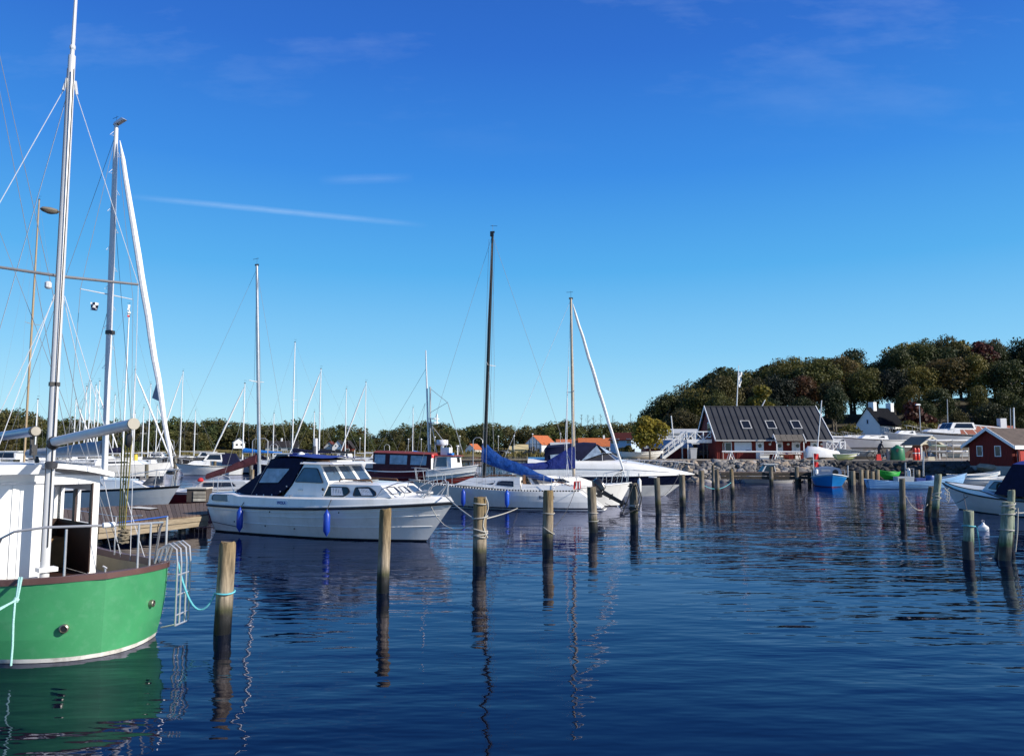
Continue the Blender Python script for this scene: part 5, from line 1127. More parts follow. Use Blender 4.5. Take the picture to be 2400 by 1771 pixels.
# hitched stern line with hanging end
a = G(.38, .88, 1.07); k = P(38, 1405, 9.2); m = MB().tube([a, k, P(-60, 1462, 8.6)], .013, 6).tube([a + V((.03,0,0)), k + V((.012,0,0)), P(-60, 1455, 8.65)], .013, 6)
m.tube([k + V((0,-.02,0)), k + V((.0,-.03,-.25)), k + V((.008,-.03,-.5)), k + V((.002,-.03,-.74))], .012, 6).lathe([(.02,-.03),(.035,0),(.02,.03)], 8, tuple(k)); single('stern_rope', m, rope_l, 'pale green mooring rope over the green stern with a hanging end', 'rope')
# ================================================================== WHITE CABIN CRUISER
cr = thing('cabin_cruiser', 'white cabin cruiser with navy aft canopy moored nearest the camera', 'cabin cruiser', (-9.15, 26.18, 0), R(-28.7))
Hc = Hull(-.18, 8.52, 0, 7.62, 2.9, .84, .85, .88, 1.12, .5, .2, .62, tm=.5, p=2.3, te=.9)
hm = Hc.mesh([('a',-.5,1),('a',-.02,1),('a',.045,0),('f',.30,0),('f',.32,2),('f',.62,2),('f',.64,0),('s',-.10,0),('s',0,0)], 34)
hm.build('hull', [gel, darkfoul, gel], cr)
m = MB()
for s in (1, -1):                      # spray rails and moulded strake lines
    for f0, t0 in ((.33,.14),(.66,.30),(.90,.0)):
        pts = []
        for i in range(24): t = t0 + (.985-t0)*i/23; z = .12 + (Hc.zsh(t)-.12)*f0 if f0 < .9 else Hc.zsh(t)-.12; p = Hc.pt(t, z, s, .004); pts.append(p)
        m.tube(pts, .013, 5)
m.build('moulded_strakes', gel, cr)
m = Hc.rail(.038, -.005, .012, n=30); m.build('rub_rail', blackp, cr)
m = Hc.rail(.018, .052, .004, n=30); m.build('upper_rail', gel, cr)
# moulded deck side above the rub rail, rising aft around the cockpit
def up(t, k):                         # k 0..3: rub rail, shoulder, top, deck
    x = Hc.sheer(t).x
    top = 1.24 if x < .2 else (1.24 + .03*(1-abs(x-.9)/.9) if x < 1.2 else (1.21 if x < 3 else 1.21 + .10*((x-3)/5.5)**1.5))
    dz, dy = [(0, 0), (.12, -.004), (top-.04-Hc.zsh(t), -.022), (top-Hc.zsh(t), -.10)][k]
    return dz, dy
m = MB(); ts = [1-(1-i/34)**1.25 for i in range(35)]
for s in (1, -1):
    rws = []
    for k in range(4):
        row = []
        for t in ts:
            dz, dy = up(t, k); p = Hc.sheer(t, s); dy = max(dy, -abs(p.y)); row.append(V((p.x - (0.03*k if t > .96 else -.045*k*(1 if t < .01 else 0)), p.y + s*dy, p.z+dz)))
        rws.append(row)
    m.grid(rws if s < 0 else rws[::-1])
    if s > 0: port_top = rws[3]; p0 = [r[0] for r in rws]
    else: stb_top = rws[3]; s0 = [r[0] for r in rws]
m.grid([p0, s0]); m.grid([stb_top, [V((a.x, 0, a.z+.03)) for a in stb_top], port_top])
m.build('deck_moulding', gel, cr, ang=30)
# transom windows' side lights (aft quarter)
def sidewin(poly, yb, yt, z0, z1, **k):
    """window on the starboard side plane that leans inboard; poly in local x,z"""
    face = ((0,-yb,z0),(1,-yb,z0),(1,-yt,z1),(0,-yt,z1)); return facewin(cr, face, [(x, (z-z0)/(z1-z0)) for x, z in poly], **k)
tq = Hc.t_at(.6); p = Hc.sheer(tq, -1)
sidewin([(.16,1.02),(1.0,1.0),(1.06,1.08),(1.0,1.19),(.22,1.20),(.14,1.12)], abs(p.y)+.012, abs(p.y)-.012, .95, 1.22, pane=glassb, fw=.03, rnd=.05)
# fore cabin trunk
A = [(4.45,-1.08,1.20),(7.0,-.86,1.28),(7.0,.86,1.28),(4.45,1.08,1.20)]; Bt = [(4.45,-1.02,1.62),(6.55,-.80,1.60),(6.55,.80,1.60),(4.45,1.02,1.62)]
frustum(A, Bt).build('fore_cabin', gel, cr, False)
MB().hexa([V(p)+V((0,0,.001)) for p in Bt], [V((4.45,-.80,1.69)), V((6.3,-.6,1.66)), V((6.3,.6,1.66)), V((4.45,.80,1.69))]).build('cabin_top', gel, cr, False)
fs = (A[0], A[1], Bt[1], Bt[0]); CU = (.2,.9,.1,.9)
facewin(cr, fs, [(.06,.16),(.37,.14),(.46,.45),(.44,.78),(.14,.80)], glass, fw=.035, rnd=.06, curtain=(.19,.36,.18,.76))
facewin(cr, fs, [(.50,.14),(.80,.14),(.84,.45),(.79,.78),(.59,.80)], glass, fw=.035, rnd=.06, curtain=(.62,.78,.18,.72))
ff = (A[1], A[2], Bt[2], Bt[1])
for u0, u1 in ((.06,.36),(.41,.65),(.70,.94)): facewin(cr, ff, [(u0,.22),(u1,.22),(u1-.02,.82),(u0+.02,.82)], glass if u0 < .6 else glassb, frame=greyfr, fw=.02, rnd=.06, curtain=(u0+.04,u1-.08,.28,.76) if u0 < .6 else None)
for s in (1,-1): MB().tube([(4.95,s*.74,1.69),(5.0,s*.74,1.755),(6.05,s*.62,1.735),(6.1,s*.62,1.67)], .02, 6).build('grab_rail', teak, cr); MB().box((5.1,-.3,1.69), (5.6,.3,1.73)).build('fore_hatch', mat('hatch_grey', (.4,.41,.42), .4), cr, False)
# wheelhouse
wa = [(3.38,-1.07,1.22),(4.85,-1.05,1.60),(4.85,1.05,1.60),(3.38,1.07,1.22)]
side = lambda s: [(3.05,s*1.09,1.20),(4.62,s*1.08,1.20),(4.80,s*1.05,1.62),(4.33,s*.95,2.20),(3.74,s*.95,2.20),(3.36,s*1.05,1.55)]
for s in (1,-1): q = side(s); MB().hexa([V(p) for p in q], [V((x, y-s*.05, z)) for x, y, z in q]).build('wheelhouse_side', gel, cr, False)
sf = ((0,-1.05,1.62),(1,-1.05,1.62),(1,-.95,2.20),(0,-.95,2.20))
fsw = lambda poly, **k: facewin(cr, sf, [(x, (z-1.62)/.58) for x, z in poly], **k)
fsw([(3.48,1.66),(4.58,1.65),(4.28,2.06),(3.76,2.07)], pane=glassb, fw=.03, rnd=.05)
wsb = [(4.80,-1.05,1.62),(4.80,1.05,1.62)]; wst = [(4.33,.95,2.20),(4.33,-.95,2.20)]
# windscreen frame as mullions, so that the panes stand between them
fr = [V(wsb[0]), V(wsb[1]), V(wst[0]), V(wst[1])]
def FS(u, v, k=0): a = fr[0].lerp(fr[1], u); b = fr[3].lerp(fr[2], u); n = (fr[1]-fr[0]).cross(fr[3]-fr[0]).normalized(); return a.lerp(b, v) + n*k
m = MB()
def fbar(u0,u1,v0,v1): m.hexa([FS(u0,v0,-.03),FS(u1,v0,-.03),FS(u1,v1,-.03),FS(u0,v1,-.03)], [FS(u0,v0,.012),FS(u1,v0,.012),FS(u1,v1,.012),FS(u0,v1,.012)])
fbar(0,1,0,.13); fbar(0,1,.87,1.0); ul = [(0,.04),(.34,.40),(.66,.72),(.96,1)]
for a, b in ul: fbar(a,b,.13,.87)
m.build('windscreen_frame', gel, cr, False)
for a, b in zip(ul, ul[1:]): MB().hexa([FS(a[1],.13,-.015),FS(b[0],.13,-.015),FS(b[0],.87,-.015),FS(a[1],.87,-.015)], [FS(a[1],.13,-.005),FS(b[0],.13,-.005),FS(b[0],.87,-.005),FS(a[1],.87,-.005)]).build('windscreen_pane', glassb, cr, False)
m = MB()
for u in (.2, .53): m.tube([FS(u,.98,.03), FS(u+.03,.45,.03)], .008, 4)
m.build('wipers', blackp, cr)
MB().box((3.4,-.8,1.3), (3.46,.8,1.62)).box((4.3,-.95,1.55), (4.75,.95,1.60)).build('dashboard', mat('dash_brown', (.06,.04,.03), .6), cr, False)
MB().hexa([(3.62,-1.02,2.205),(4.95,-1.0,2.195),(4.95,1.0,2.195),(3.62,1.02,2.205)], [(3.62,-.96,2.27),(4.80,-.92,2.255),(4.80,.92,2.255),(3.62,.96,2.27)]).build('roof', gel, cr, False)
MB().box((3.9,-.35,2.27), (4.5,.35,2.305)).build('roof_hatch', gel, cr, False); MB().tube([(4.3,.7,2.26),(4.3,.7,2.62)], .012, 5).build('aerial', wirew, cr)
m = MB()
for s in (1,-1): m.tube([(3.7,s*.85,2.27),(3.72,s*.85,2.31),(4.6,s*.82,2.30),(4.62,s*.82,2.26)], .016, 6)
m.build('roof_rails', teak, cr)
# navy cockpit canopy
cb = [(.80,1.00,1.27),(1.70,1.10,1.215),(2.75,1.10,1.22),(3.30,1.07,1.52),(3.70,.97,2.22)]
ct = [(2.15,.80,2.10),(2.30,.92,2.34),(2.75,.95,2.36),(3.3,.96,2.36),(3.72,.96,2.32)]
rws = []
for s in (-1,): pass
prof = []
for (xb,yb,z0), (xt,yt,z1) in zip(cb, ct):
    ring = [V((xb,-yb,z0)), V((xb,-yb,z0)).lerp(V((xt,-yt,z1)), .5) + V((0,-.015,0)), V((xt,-yt,z1)), V((xt+.0,-yt*.55,z1+.06)), V((xt,0,z1+.08)), V((xt,yt*.55,z1+.06)), V((xt,yt,z1)), V((xb,yb,z0)).lerp(V((xt,yt,z1)), .5) + V((0,.015,0)), V((xb,yb,z0))]
    prof.append(ring)
m = MB().grid(prof); m.grid([[V((.80,1.0-.25*j,1.27)) for j in range(9)], prof[0][::-1]]) if False else m.add([V((.80,-1.0,1.27)), V((.80,1.0,1.27)), prof[0][6], prof[0][5], prof[0][4], prof[0][3], prof[0][2]], [(0,1,2,3,4,5,6)])
cn = m.build('cockpit_canopy', navyc, cr, ang=50)
cf = ((1.0,-1.13,1.22),(3.6,-1.13,1.22),(3.6,-.95,2.36),(1.0,-.95,2.36)); cw = lambda x, z: ((x-1.0)/2.6, (z-1.22)/1.14)
facewin(cn, cf, [cw(1.97,1.60),cw(2.80,1.62),cw(3.20,2.05),cw(2.24,2.05)], vinyl, navyc, .02, 'canopy_window', rnd=.03)
MB().grid([[V((x, y, 2.41 + (.05 if abs(y) < .5 else 0) + .035*math.sin(x*2.5))) for y in (-.93,-.5,0,.5,.93)] for x in (2.2,2.7,3.2,3.6,4.1,4.45)]).build('canopy_top', mat('blue_roof_canvas', (.012,.03,.21), .7, var=.2, vs=5), cr)
m = MB()
for x, z in ((1.2,1.25),(1.95,1.235),(2.25,1.235),(2.6,1.25),(2.95,1.36),(3.2,1.52)): m.lathe([(.018,-.01),(.018,.01)], 8, (x,-1.135+.04*(z-1.22),z), 'y')
m.build('canopy_studs', whitep, cr); MB().tube([(1.72,-1.14,1.23),(2.28,-.97,2.28)], .011, 5).build('canopy_strap', mat('grey_strap', (.22,.20,.19), .8), cr)
MB().lathe([(.02,-.14),(.10,-.10),(.14,0),(.10,.10),(.02,.14)], 12, (2.15,.55,2.42)).build('dome_aerial', whitep, cr)
m = MB()
for s in (1,-1): m.tube([(.05,s*1.02,1.26),(-.02,s*.95,1.72),(-.02,s*.75,1.80),(.10,s*.6,1.72),(.32,s*.6,1.28)], .016, 6)
m.build('stern_rails', chrome, cr)
pulpit_pts = MB()
for s in (1,-1):
    q = [Hc.sheer(Hc.t_at(x), s, .20, -.14) for x in (6.55,6.9,7.3,7.7)]
    pulpit_pts.tube([q[0], q[0]+V((.25,0,.32)), q[1]+V((.35,0,.48)), q[2]+V((.4,0,.52)), q[3]+V((.30,0,.50)), q[3]+V((.42,s*-.03,.36)), q[3]], .015, 6)
    pulpit_pts.tube([q[2], q[2]+V((.2,0,.5))], .013, 5)
    e = Hc.sheer(Hc.t_at(8.15), s, .20, -.10); pulpit_pts.tube([q[3]+V((.15,0,0)), q[3]+V((.35,0,.3)), V((8.25, s*.10, 1.72)), V((8.35,0,1.72)), V((8.33, s*.04, 1.33))], .014, 6)
pulpit_pts.build('pulpit', chrome, cr)
MB().box((7.3,-.12,1.36), (7.75,.12,1.43)).build('windlass', greyfr, cr, False)
m = MB().box((-.28,-.9,.30), (-.02,.9,.36)); m.build('bathing_platform', gel, cr, False)
def text_part(par, txt, p, ux, uz, size, mt, name='lettering', bold=0):
    cu = bpy.data.curves.new('txt', 'FONT'); cu.body = txt; cu.size = size; cu.extrude = .001; cu.offset = bold
    ob = bpy.data.objects.new('txt', cu); C.objects.link(ob); me = bpy.data.meshes.new_from_object(ob.evaluated_get(bpy.context.evaluated_depsgraph_get())); bpy.data.objects.remove(ob)
    me.materials.clear(); me.materials.append(mt); o = link(name, me, par, p); ux = V(ux).normalized(); uz = V(uz).normalized(); n = ux.cross(uz); o.rotation_euler = Matrix((ux, n.cross(ux), n)).transposed().to_euler(); return o
q = Hc.sheer(Hc.t_at(3.35), -1); st_ = MB().box((3.13,q.y-.006,.985), (3.56,q.y+.03,1.115)); st_.build('name_sticker', mat('sticker_white', (.62,.72,.78), .4), cr, False)
text_part(cr, 'WOLA', (3.15,q.y-.010,1.005), (1,0,0), (0,.0,1), .115, mat('sticker_blue', (.02,.06,.3), .5), bold=.004)
for x, f in ((1.1,.35),(2.6,.25),(3.9,.2),(2.9,.85),(5.6,.85)):
    t = Hc.t_at(x); p = Hc.pt(t, .12+(Hc.zsh(t)-.12)*f, -1); MB().lathe([(.018,-.01),(.026,.0),(.012,.012)], 8, (p.x, p.y-.012, p.z), 'y').build('skin_fitting', blackp, cr)
for x in (.5,3.6,7.2):
    for s in (1,-1): p = Hc.sheer(Hc.t_at(x), s, .36, -.16); MB().tube([p+V((-.10,0,.03)), p+V((.10,0,.03))], .014, 6).box((p.x-.03, p.y-.015, p.z-.06), (p.x+.03, p.y+.015, p.z+.03)).build('cleat', chrome, cr)
MB().box((3.62,-1.085,1.40), (3.80,-1.06,1.435)).build('maker_badge', chrome, cr, False); MB().lathe([(.04,-.02),(.045,0),(.02,.02)], 10, (4.62,-1.075,1.46), 'y').build('vent', blackp, cr)
Cm = Matrix.Translation((-9.15, 26.18, 0)) @ Matrix.Rotation(R(-28.7), 4, 'Z'); CR = lambda x, y, z: Cm @ V((x, y, z))
q = Hc.sheer(Hc.t_at(1.62), -1); fender('blue fender on the aft quarter of the white cabin cruiser', CR(1.62, q.y-.11, .48), .62, .10, top=CR(1.66, q.y+.02, 1.02), group=None)
q = Hc.sheer(Hc.t_at(5.2), -1); fender('blue fender hanging amidships on the white cabin cruiser', CR(5.2, q.y-.13, .54), .62, .10, top=CR(5.22, q.y+.02, 1.2))

# ================================================================== SLOOP WITH BRIGHT BLUE SAIL COVER (stern to the right)
bi = thing('blue_covered_sloop', 'white sloop with black mast, bright blue sail cover and tilted outboard', 'sailing boat', (3.82, 34.11, 0), R(167.4))
Hb = Hull(.78, 8.65, -.32, 7.75, 2.4, .62, .82, .86, 1.17, .45, .26, .72, tm=.5, te=.9)
Hb.mesh([('a',-.45,1),('a',.0,1),('a',.035,0),('a',.10,2),('f',.3,0),('f',.7,0),('s',-.06,0),('s',0,0)], 30).build('hull', [gel, darkfoul, navy], bi) if False else Hb.mesh([('a',-.45,1),('a',.01,0),('a',.045,2),('a',.11,0),('f',.35,0),('f',.7,0),('s',-.06,0),('s',0,0)], 30).build('hull', [gel, darkfoul, navy], bi)
Hb.deck(-.015, .05).build('deck', deckm, bi); m = MB()
for s in (1,-1):
    L_ = [Hb.sheer(i/60, s, .03, -.01) for i in range(61)]
    for a, b in zip(L_, L_[1:]):
        m.beam(a, a.lerp(b, .62), .02, .055)
m.build('slotted_toe_rail', blackp, bi)
A = [(3.35,-.88,.84),(6.5,-.45,1.05),(6.5,.45,1.05),(3.35,.88,.84)]; T_ = [(3.40,-.72,1.42),(5.75,-.42,1.34),(5.75,.42,1.34),(3.40,.72,1.42)]
frustum(A, T_).build('cabin', gel, bi, False); fp_ = (A[2], A[3], T_[3], T_[2])
facewin(bi, fp_, [(.30,.40),(.56,.32),(.56,.68),(.36,.66)], glass, navy, .015, rnd=.05); facewin(bi, fp_, [(.62,.30),(.90,.26),(.88,.68),(.62,.68)], glass, navy, .015, rnd=.05)
MB().box((3.28,-.24,.95), (3.36,.22,1.50)).build('companionway_door', teak, bi, False); MB().box((3.26,-.13,1.2), (3.285,.11,1.40)).build('door_light', glass, bi, False)
for y in (-.5,.5):
    MB().lathe([(.07,-.01),(.07,.02),(.05,.03)], 12, (3.33,y,1.22), 'x').build('instrument', blackp, bi)
for s in (1,-1): MB().tube([(3.6,s*.55,1.42),(3.65,s*.55,1.48),(4.4,s*.5,1.47),(5.15,s*.45,1.44),(5.2,s*.45,1.37)], .018, 6).build('grab_rail', teak, bi)
m = MB().hexa([(1.0,-.78,.80),(3.3,-.9,.82),(3.3,-.62,.82),(1.0,-.55,.80)], [(1.05,-.72,1.04),(3.3,-.82,1.12),(3.3,-.68,1.12),(1.05,-.62,1.04)]).hexa([(1.0,.55,.80),(3.3,.62,.82),(3.3,.9,.82),(1.0,.78,.80)], [(1.05,.62,1.04),(3.3,.68,1.12),(3.3,.82,1.12),(1.05,.72,1.04)]); m.build('cockpit_coaming', gel, bi, False)
MB().tube([(.95,.0,.9),(1.6,.05,1.15),(2.1,.1,1.2)], .02, 6).build('tiller', teak, bi)
mb_ = mast_part(bi, (5.22,0,1.3), (4.84,0,12.73), .082, .055, mastb, [(6.5,.82,.15,alu)]); MB().box((4.80,-.06,12.55), (4.95,.06,12.78)).build('masthead', blackp, mb_, False); MB().lathe([(.03,-.05),(.06,0),(.05,.06)], 8, (5.12,.14,3.55)).build('deck_light', blackp, mb_)
MB().tube([(5.1,0,2.14),(2.05,0,1.28)], .05, 8).build('boom', alu, bi)
# blue cover: tall at the mast, drawn up to a peak, slim at the boom end
rws = []; rr = random.Random(9)
for i in range(15):
    f = i/14; c = V((5.30,0,2.10)).lerp(V((2.0,0,1.20)), f); zt = .66*(1-f)**1.05*(1-.06*math.sin(f*9)) + .15
    if i == 0: zt = .80
    wd = .17*(1-.45*f)*(1 + .12*math.sin(i*2.3)); c.z -= .10*math.sin(math.pi*f); zt *= 1+.10*math.sin(f*11+1); rws.append([c + V((rr.uniform(-.02,.02), y*(1+rr.uniform(-.3,.3)), z*(1+rr.uniform(-.05,.05)))) for y, z in ((0,-.05),(wd*.9,.0),(wd,zt*.25),(wd*.85,zt*.5),(wd*.5,zt*.8),(0,zt),(-wd*.5,zt*.8),(-wd*.85,zt*.5),(-wd,zt*.25),(-wd*.9,.0))])
MB().grid(rws, True).add(rws[0], [tuple(range(10))[::-1]]).add(rws[-1], [tuple(range(10))]).build('sail_cover', bluec, bi, ang=50)
pulpit(bi, Hb, 8.55, .62, 1.3, .016); lifelines(bi, Hb, 2.0, 7.0, 4, .58)
MB().hexa([(8.3,-.06,1.16),(8.75,-.05,1.18),(8.75,.05,1.18),(8.3,.06,1.16)], [(8.3,-.1,1.24),(8.85,-.06,1.27),(8.85,.06,1.27),(8.3,.1,1.24)]).build('bow_roller', greyfr, bi, False)
m = MB()
for s in (1,-1): m.tube([(.95,s*.68,.85),(.85,s*.68,1.45),(1.6,s*.78,1.45),(1.95,s*.84,.86)], .014, 6)
m.tube([(.85,.68,1.45),(.85,-.68,1.45)], .014, 6).build('pushpit', chrome, bi)
bt = V((4.86,0,12.6)); seg = [(V((.85,0,.9)), bt), (V((8.5,0,1.2)), bt)]
for s in (1,-1): sp = V((4.95,s*.82,6.54)); seg += [(V((5.05,s*1.0,1.0)), sp), (sp, bt), (V((4.9,s*1.0,1.0)), V((5.0,0,6.4)))]
wire_part(bi, seg, .0065)
wire_part(bi, [(V((5.0,.07,12.4)), V((5.32,.1,1.6))), (V((4.75,-.05,12.4)), V((5.05,-.12,1.5)))], .006, rope_d, 'halyards')
text_part(bi, 'Bines 2', (3.15, Hb.sheer(Hb.t_at(3.0),1).y + .004, .52), (-1,.012,0), (0,.12,1), .26, mat('script_navy', (.01,.015,.05), .5)) if False else None
th_ = [Hb.pt(Hb.t_at(x), .50, 1) for x in (2.95, 1.9)]; td_ = (th_[1]-th_[0]).normalized(); tu_ = (Hb.pt(Hb.t_at(2.95), .75, 1) - th_[0]).normalized(); tn_ = td_.cross(tu_)
text_part(bi, 'Binnes 2', th_[0] + tn_*.012, td_, tu_, .20, mat('script_navy', (.01,.015,.05), .5), bold=.002)
# outboard motor tilted up on the transom bracket
ob = thing('outboard_motor', 'black outboard motor tilted up on the stern of the blue covered sloop', 'outboard motor', (0,0,0)); Bm = Matrix.Translation((3.82, 34.11, 0)) @ Matrix.Rotation(R(167.4), 4, 'Z'); BI = lambda x, y, z: Bm @ V((x, y, z))
ob.location = BI(-.15,-.25,.75); ob.rotation_euler = (0, 0, R(167.4+180-8))
def rot_y(pts, a): c, s = math.cos(a), math.sin(a); return [(x*c - z*s, y, x*s + z*c) for x, y, z in pts]
m = MB().lathe([(.10,-.02),(.21,.04),(.24,.22),(.23,.42),(.17,.56),(.06,.60)], 12); m.v = [(x*1.15, y*.8, z) for x, y, z in m.v]; m.v = rot_y(m.v, R(30)); m.v = [(x-.05, y, z+.05) for x, y, z in m.v]; m.build('cowling', mat('outboard_cowl', (.018,.019,.022), .25, coat=.4, var=.1), ob)
m = MB().hexa([(-.10,-.06,0),(.10,-.06,0),(.10,.06,0),(-.10,.06,0)], [(-.08,-.05,.95),(.06,-.05,.95),(.06,.05,.95),(-.08,.05,.95)]); m.box((-.14,-.10,.40), (.12,.10,.44)); m.v = rot_y([(x, y, z) for x, y, z in m.v], R(-118)); m.build('shaft_leg', blackp, ob, False)
m = MB().lathe([(.02,-.18),(.075,-.1),(.08,.1),(.03,.2)], 10, (0,0,.98), 'x'); m.hexa([(-.10,-.015,.98),(.02,-.015,.98),(.0,.0,1.22),(-.08,.0,1.22)], [(-.10,.015,.98),(.02,.015,.98),(.0,.004,1.22),(-.08,.004,1.22)]); m.v = rot_y(m.v, R(-118)); m.build('gearcase', blackp, ob)
m = MB()
for a in range(3): c_, s_ = math.cos(a*2.094), math.sin(a*2.094); m.hexa([(.19,c_*.02-s_*.03,.98+s_*.02+c_*.03),(.21,c_*.02+s_*.03,.98+s_*.02-c_*.03),(.22,c_*.15+s_*.05,.98+s_*.15-c_*.05),(.18,c_*.15-s_*.05,.98+s_*.15+c_*.05)], [(.20,c_*.02-s_*.03,.98+s_*.02+c_*.03),(.22,c_*.02+s_*.03,.98+s_*.02-c_*.03),(.23,c_*.15+s_*.05,.98+s_*.15-c_*.05),(.19,c_*.15-s_*.05,.98+s_*.15+c_*.05)])
m.v = rot_y(m.v, R(-118)); m.build('propeller', whitep, ob, False)
MB().box((-.22,-.16,-.22), (-.06,.16,.12)).tube([(-.1,-.1,-.2),(-.45,-.1,-.1)], .03, 6).tube([(-.1,.1,-.2),(-.45,.1,-.1)], .03, 6).build('bracket', blackp, ob, False)
q = Hb.sheer(Hb.t_at(5.85), 1); fender('blue fender nearest the bow of the blue covered sloop', BI(5.85, q.y+.10, .52), .62, .10, top=BI(5.8, q.y, 1.02)); q = Hb.sheer(Hb.t_at(3.85), 1); fender('blue fender amidships on the blue covered sloop', BI(3.85, q.y+.10, .50), .62, .10, mat('bright_blue_fender', (.015,.085,.50), .3), top=BI(3.82, q.y, .9))
# red and white bag / lifebuoy sling on the pushpit
a = BI(.88,.55,1.1); t = thing('lifebuoy_sling', 'red and white lifebuoy sling hanging on the sloop pushpit', 'lifebuoy sling', a)
MB().hexa([(-.16,-.06,-.2),(.16,-.06,-.16),(.16,.06,-.16),(-.16,.06,-.2)], [(-.15,-.05,.14),(.15,-.05,.16),(.15,.05,.16),(-.15,.05,.14)]).build('sling_bag', redflag, t, False); MB().box((-.06,-.072,-.16), (.0,-.061,.12)).box((.07,-.072,-.15), (.12,-.061,.13)).build('white_stripe', whitep, t, False)

# ================================================================== SECOND SLOOP (white, mast with leaning furled jib)
yt = thing('white_sloop', 'white sloop with dark blue boom cover and leaning furled jib behind the outboard', 'sailing boat', (-1.06, 35.11, 0), R(12))
Hy = Hull(.1, 6.85, .2, 6.2, 2.4, .6, .95, .92, 1.08, .45, .24, .75, tm=.5)
Hy.mesh([('a',-.45,1),('a',.04,2),('a',.10,0),('f',.4,0),('f',.7,0),('s',-.06,0),('s',0,0)], 28).build('hull', [gel, darkfoul, gel], yt); Hy.deck(-.01,.05).build('deck', deckm, yt); Hy.rail(.022, 0, 0).build('rub_rail', gel, yt)
A = [(1.9,-.85,.92),(5.2,-.42,1.02),(5.2,.42,1.02),(1.9,.85,.92)]; T_ = [(1.6,-.66,1.50),(4.2,-.42,1.36),(4.2,.42,1.36),(1.6,.66,1.50)]
frustum(A, T_).build('cabin', gel, yt, False); fst = (A[0], A[1], T_[1], T_[0]); facewin(yt, fst, [(.05,.3),(.34,.3),(.36,.78),(.05,.80)], mat('smoked_window', (.10,.10,.11), .2), greyfr, .02, rnd=.06); facewin(yt, fst, [(.42,.34),(.62,.34),(.60,.72),(.42,.74)], glass, greyfr, .02, rnd=.05)
MB().box((1.0,-.5,1.50), (2.2,.5,1.56)).build('sliding_hatch', gel, yt, False)
mast_part(yt, (4.02,0,1.3), (3.94,0,9.74), .07, .055, mastwood if False else mat('tan_mast', (.40,.33,.24), .45, .2, var=.15), [(5.3,.62,.1,alu)])
MB().tube([(3.95,0,1.86),(1.25,0,1.80)], .045, 8).build('boom', blackp, yt)
rws = []
for i in range(15):
    f = i/14; c = V((4.05,0,1.80)).lerp(V((1.2,0,1.76)), f); zt = .24 + .86*max(0, 1-f*2.0)**1.6 + .14*max(0, 1-abs(f-.3)*3); wd = .17*(1-.3*f)*(1 + .14*math.sin(i*2.6)); rws.append([c + V((rr.uniform(-.02,.02), y*(1+rr.uniform(-.18,.18)), z*(1+rr.uniform(-.04,.04)))) for y, z in ((0,-.07),(wd*.9,-.03),(wd,zt*.25),(wd*.9,zt*.55),(wd*.55,zt*.85),(0,zt),(-wd*.55,zt*.85),(-wd*.9,zt*.55),(-wd,zt*.25),(-wd*.9,-.03))])
MB().grid(rws, True).add(rws[0], [tuple(range(10))[::-1]]).add(rws[-1], [tuple(range(10))]).build('sail_cover', bluec2, yt, ang=50)
furled(yt, (6.55,0,1.32), (4.02,0,9.5), .075, sailc); wire_part(yt, [(V((.2,0,1.0)), V((3.94,0,9.7))), (V((3.8,-1.0,1.0)), V((3.9,-.62,5.3))), (V((3.9,-.62,5.3)), V((3.94,0,9.6))), (V((3.8,1.0,1.0)), V((3.9,.62,5.3))), (V((3.9,.62,5.3)), V((3.94,0,9.6))), (V((3.6,-1.0,1.0)), V((4.0,0,5.2)))], .007, wirew)
m = MB().tube([(3.55,-.86,1.0),(3.5,-.5,3.2),(3.8,0,6.5)], .018, 5).tube([(3.4,-.9,1.0),(3.75,0,5.0)], .012, 5).build('furled_ropes', wirew, yt)
pulpit(yt, Hy, 6.75, .58, 1.1, .016); lifelines(yt, Hy, .8, 5.4, 4, .55)
m = MB()
for k in range(5): m.tube([(6.2-.12*k,-.12+.06*k,1.15),(6.45,0,1.75)], .012, 5)
m.build('furler_lines', rope_d, yt)

# ================================================================== BIG MOTOR CRUISER (white over navy)
mc = thing('motor_cruiser', 'big white motor cruiser with navy hull band and navy bimini canopy', 'motor cruiser', (.95, 44.79, 0), R(-3))
Hm = Hull(.0, 9.5, .1, 7.85, 3.1, .9, 1.12, 1.14, 1.22, .5, .16, .62, tm=.5, p=2.2)
Hm.mesh([('a',-.5,1),('a',.0,0),('f',.4,0),('f',.47,2),('s',-.035,2),('s',-.03,0),('s',0,0)], 30).build('hull', [gel, gel, navy], mc)
Hm.rail(.032, .0, .012).build('rub_rail', gel, mc)
# swept deck with crown
m = MB(); rws = []
for i in range(25):
    t = 1-(1-i/24)**1.2; a, b = Hm.sheer(t, 1, .01, 0), Hm.sheer(t, -1, .01, 0); x = a.x; wv = a.y
    cr_ = 1.05 if x < 2 else (1.05 - .15*(x-2)/3.5 if x < 5.5 else .90*max(0, 1-((x-5.5)/4.0))**.85)
    rw = []
    for u, h in zip((1,.985,.95,.88,.6,0,-.6,-.88,-.95,-.985,-1), (0,.40,.66,.80,.92,1,.92,.80,.66,.40,0)): rw.append(V((x, wv*u, a.z + cr_*h)))
    rws.append(rw)
m.grid(rws); m.build('deck_moulding', gel, mc, ang=45)
m = MB()
for s in (1,-1): m.tube([V((r[1 if s > 0 else 9].x, r[1 if s > 0 else 9].y + s*.012, r[1 if s > 0 else 9].z)) for r in rws[1:20]], .02, 5)
m.build('moulded_line', mat('line_grey', (.45,.45,.46), .4), mc)
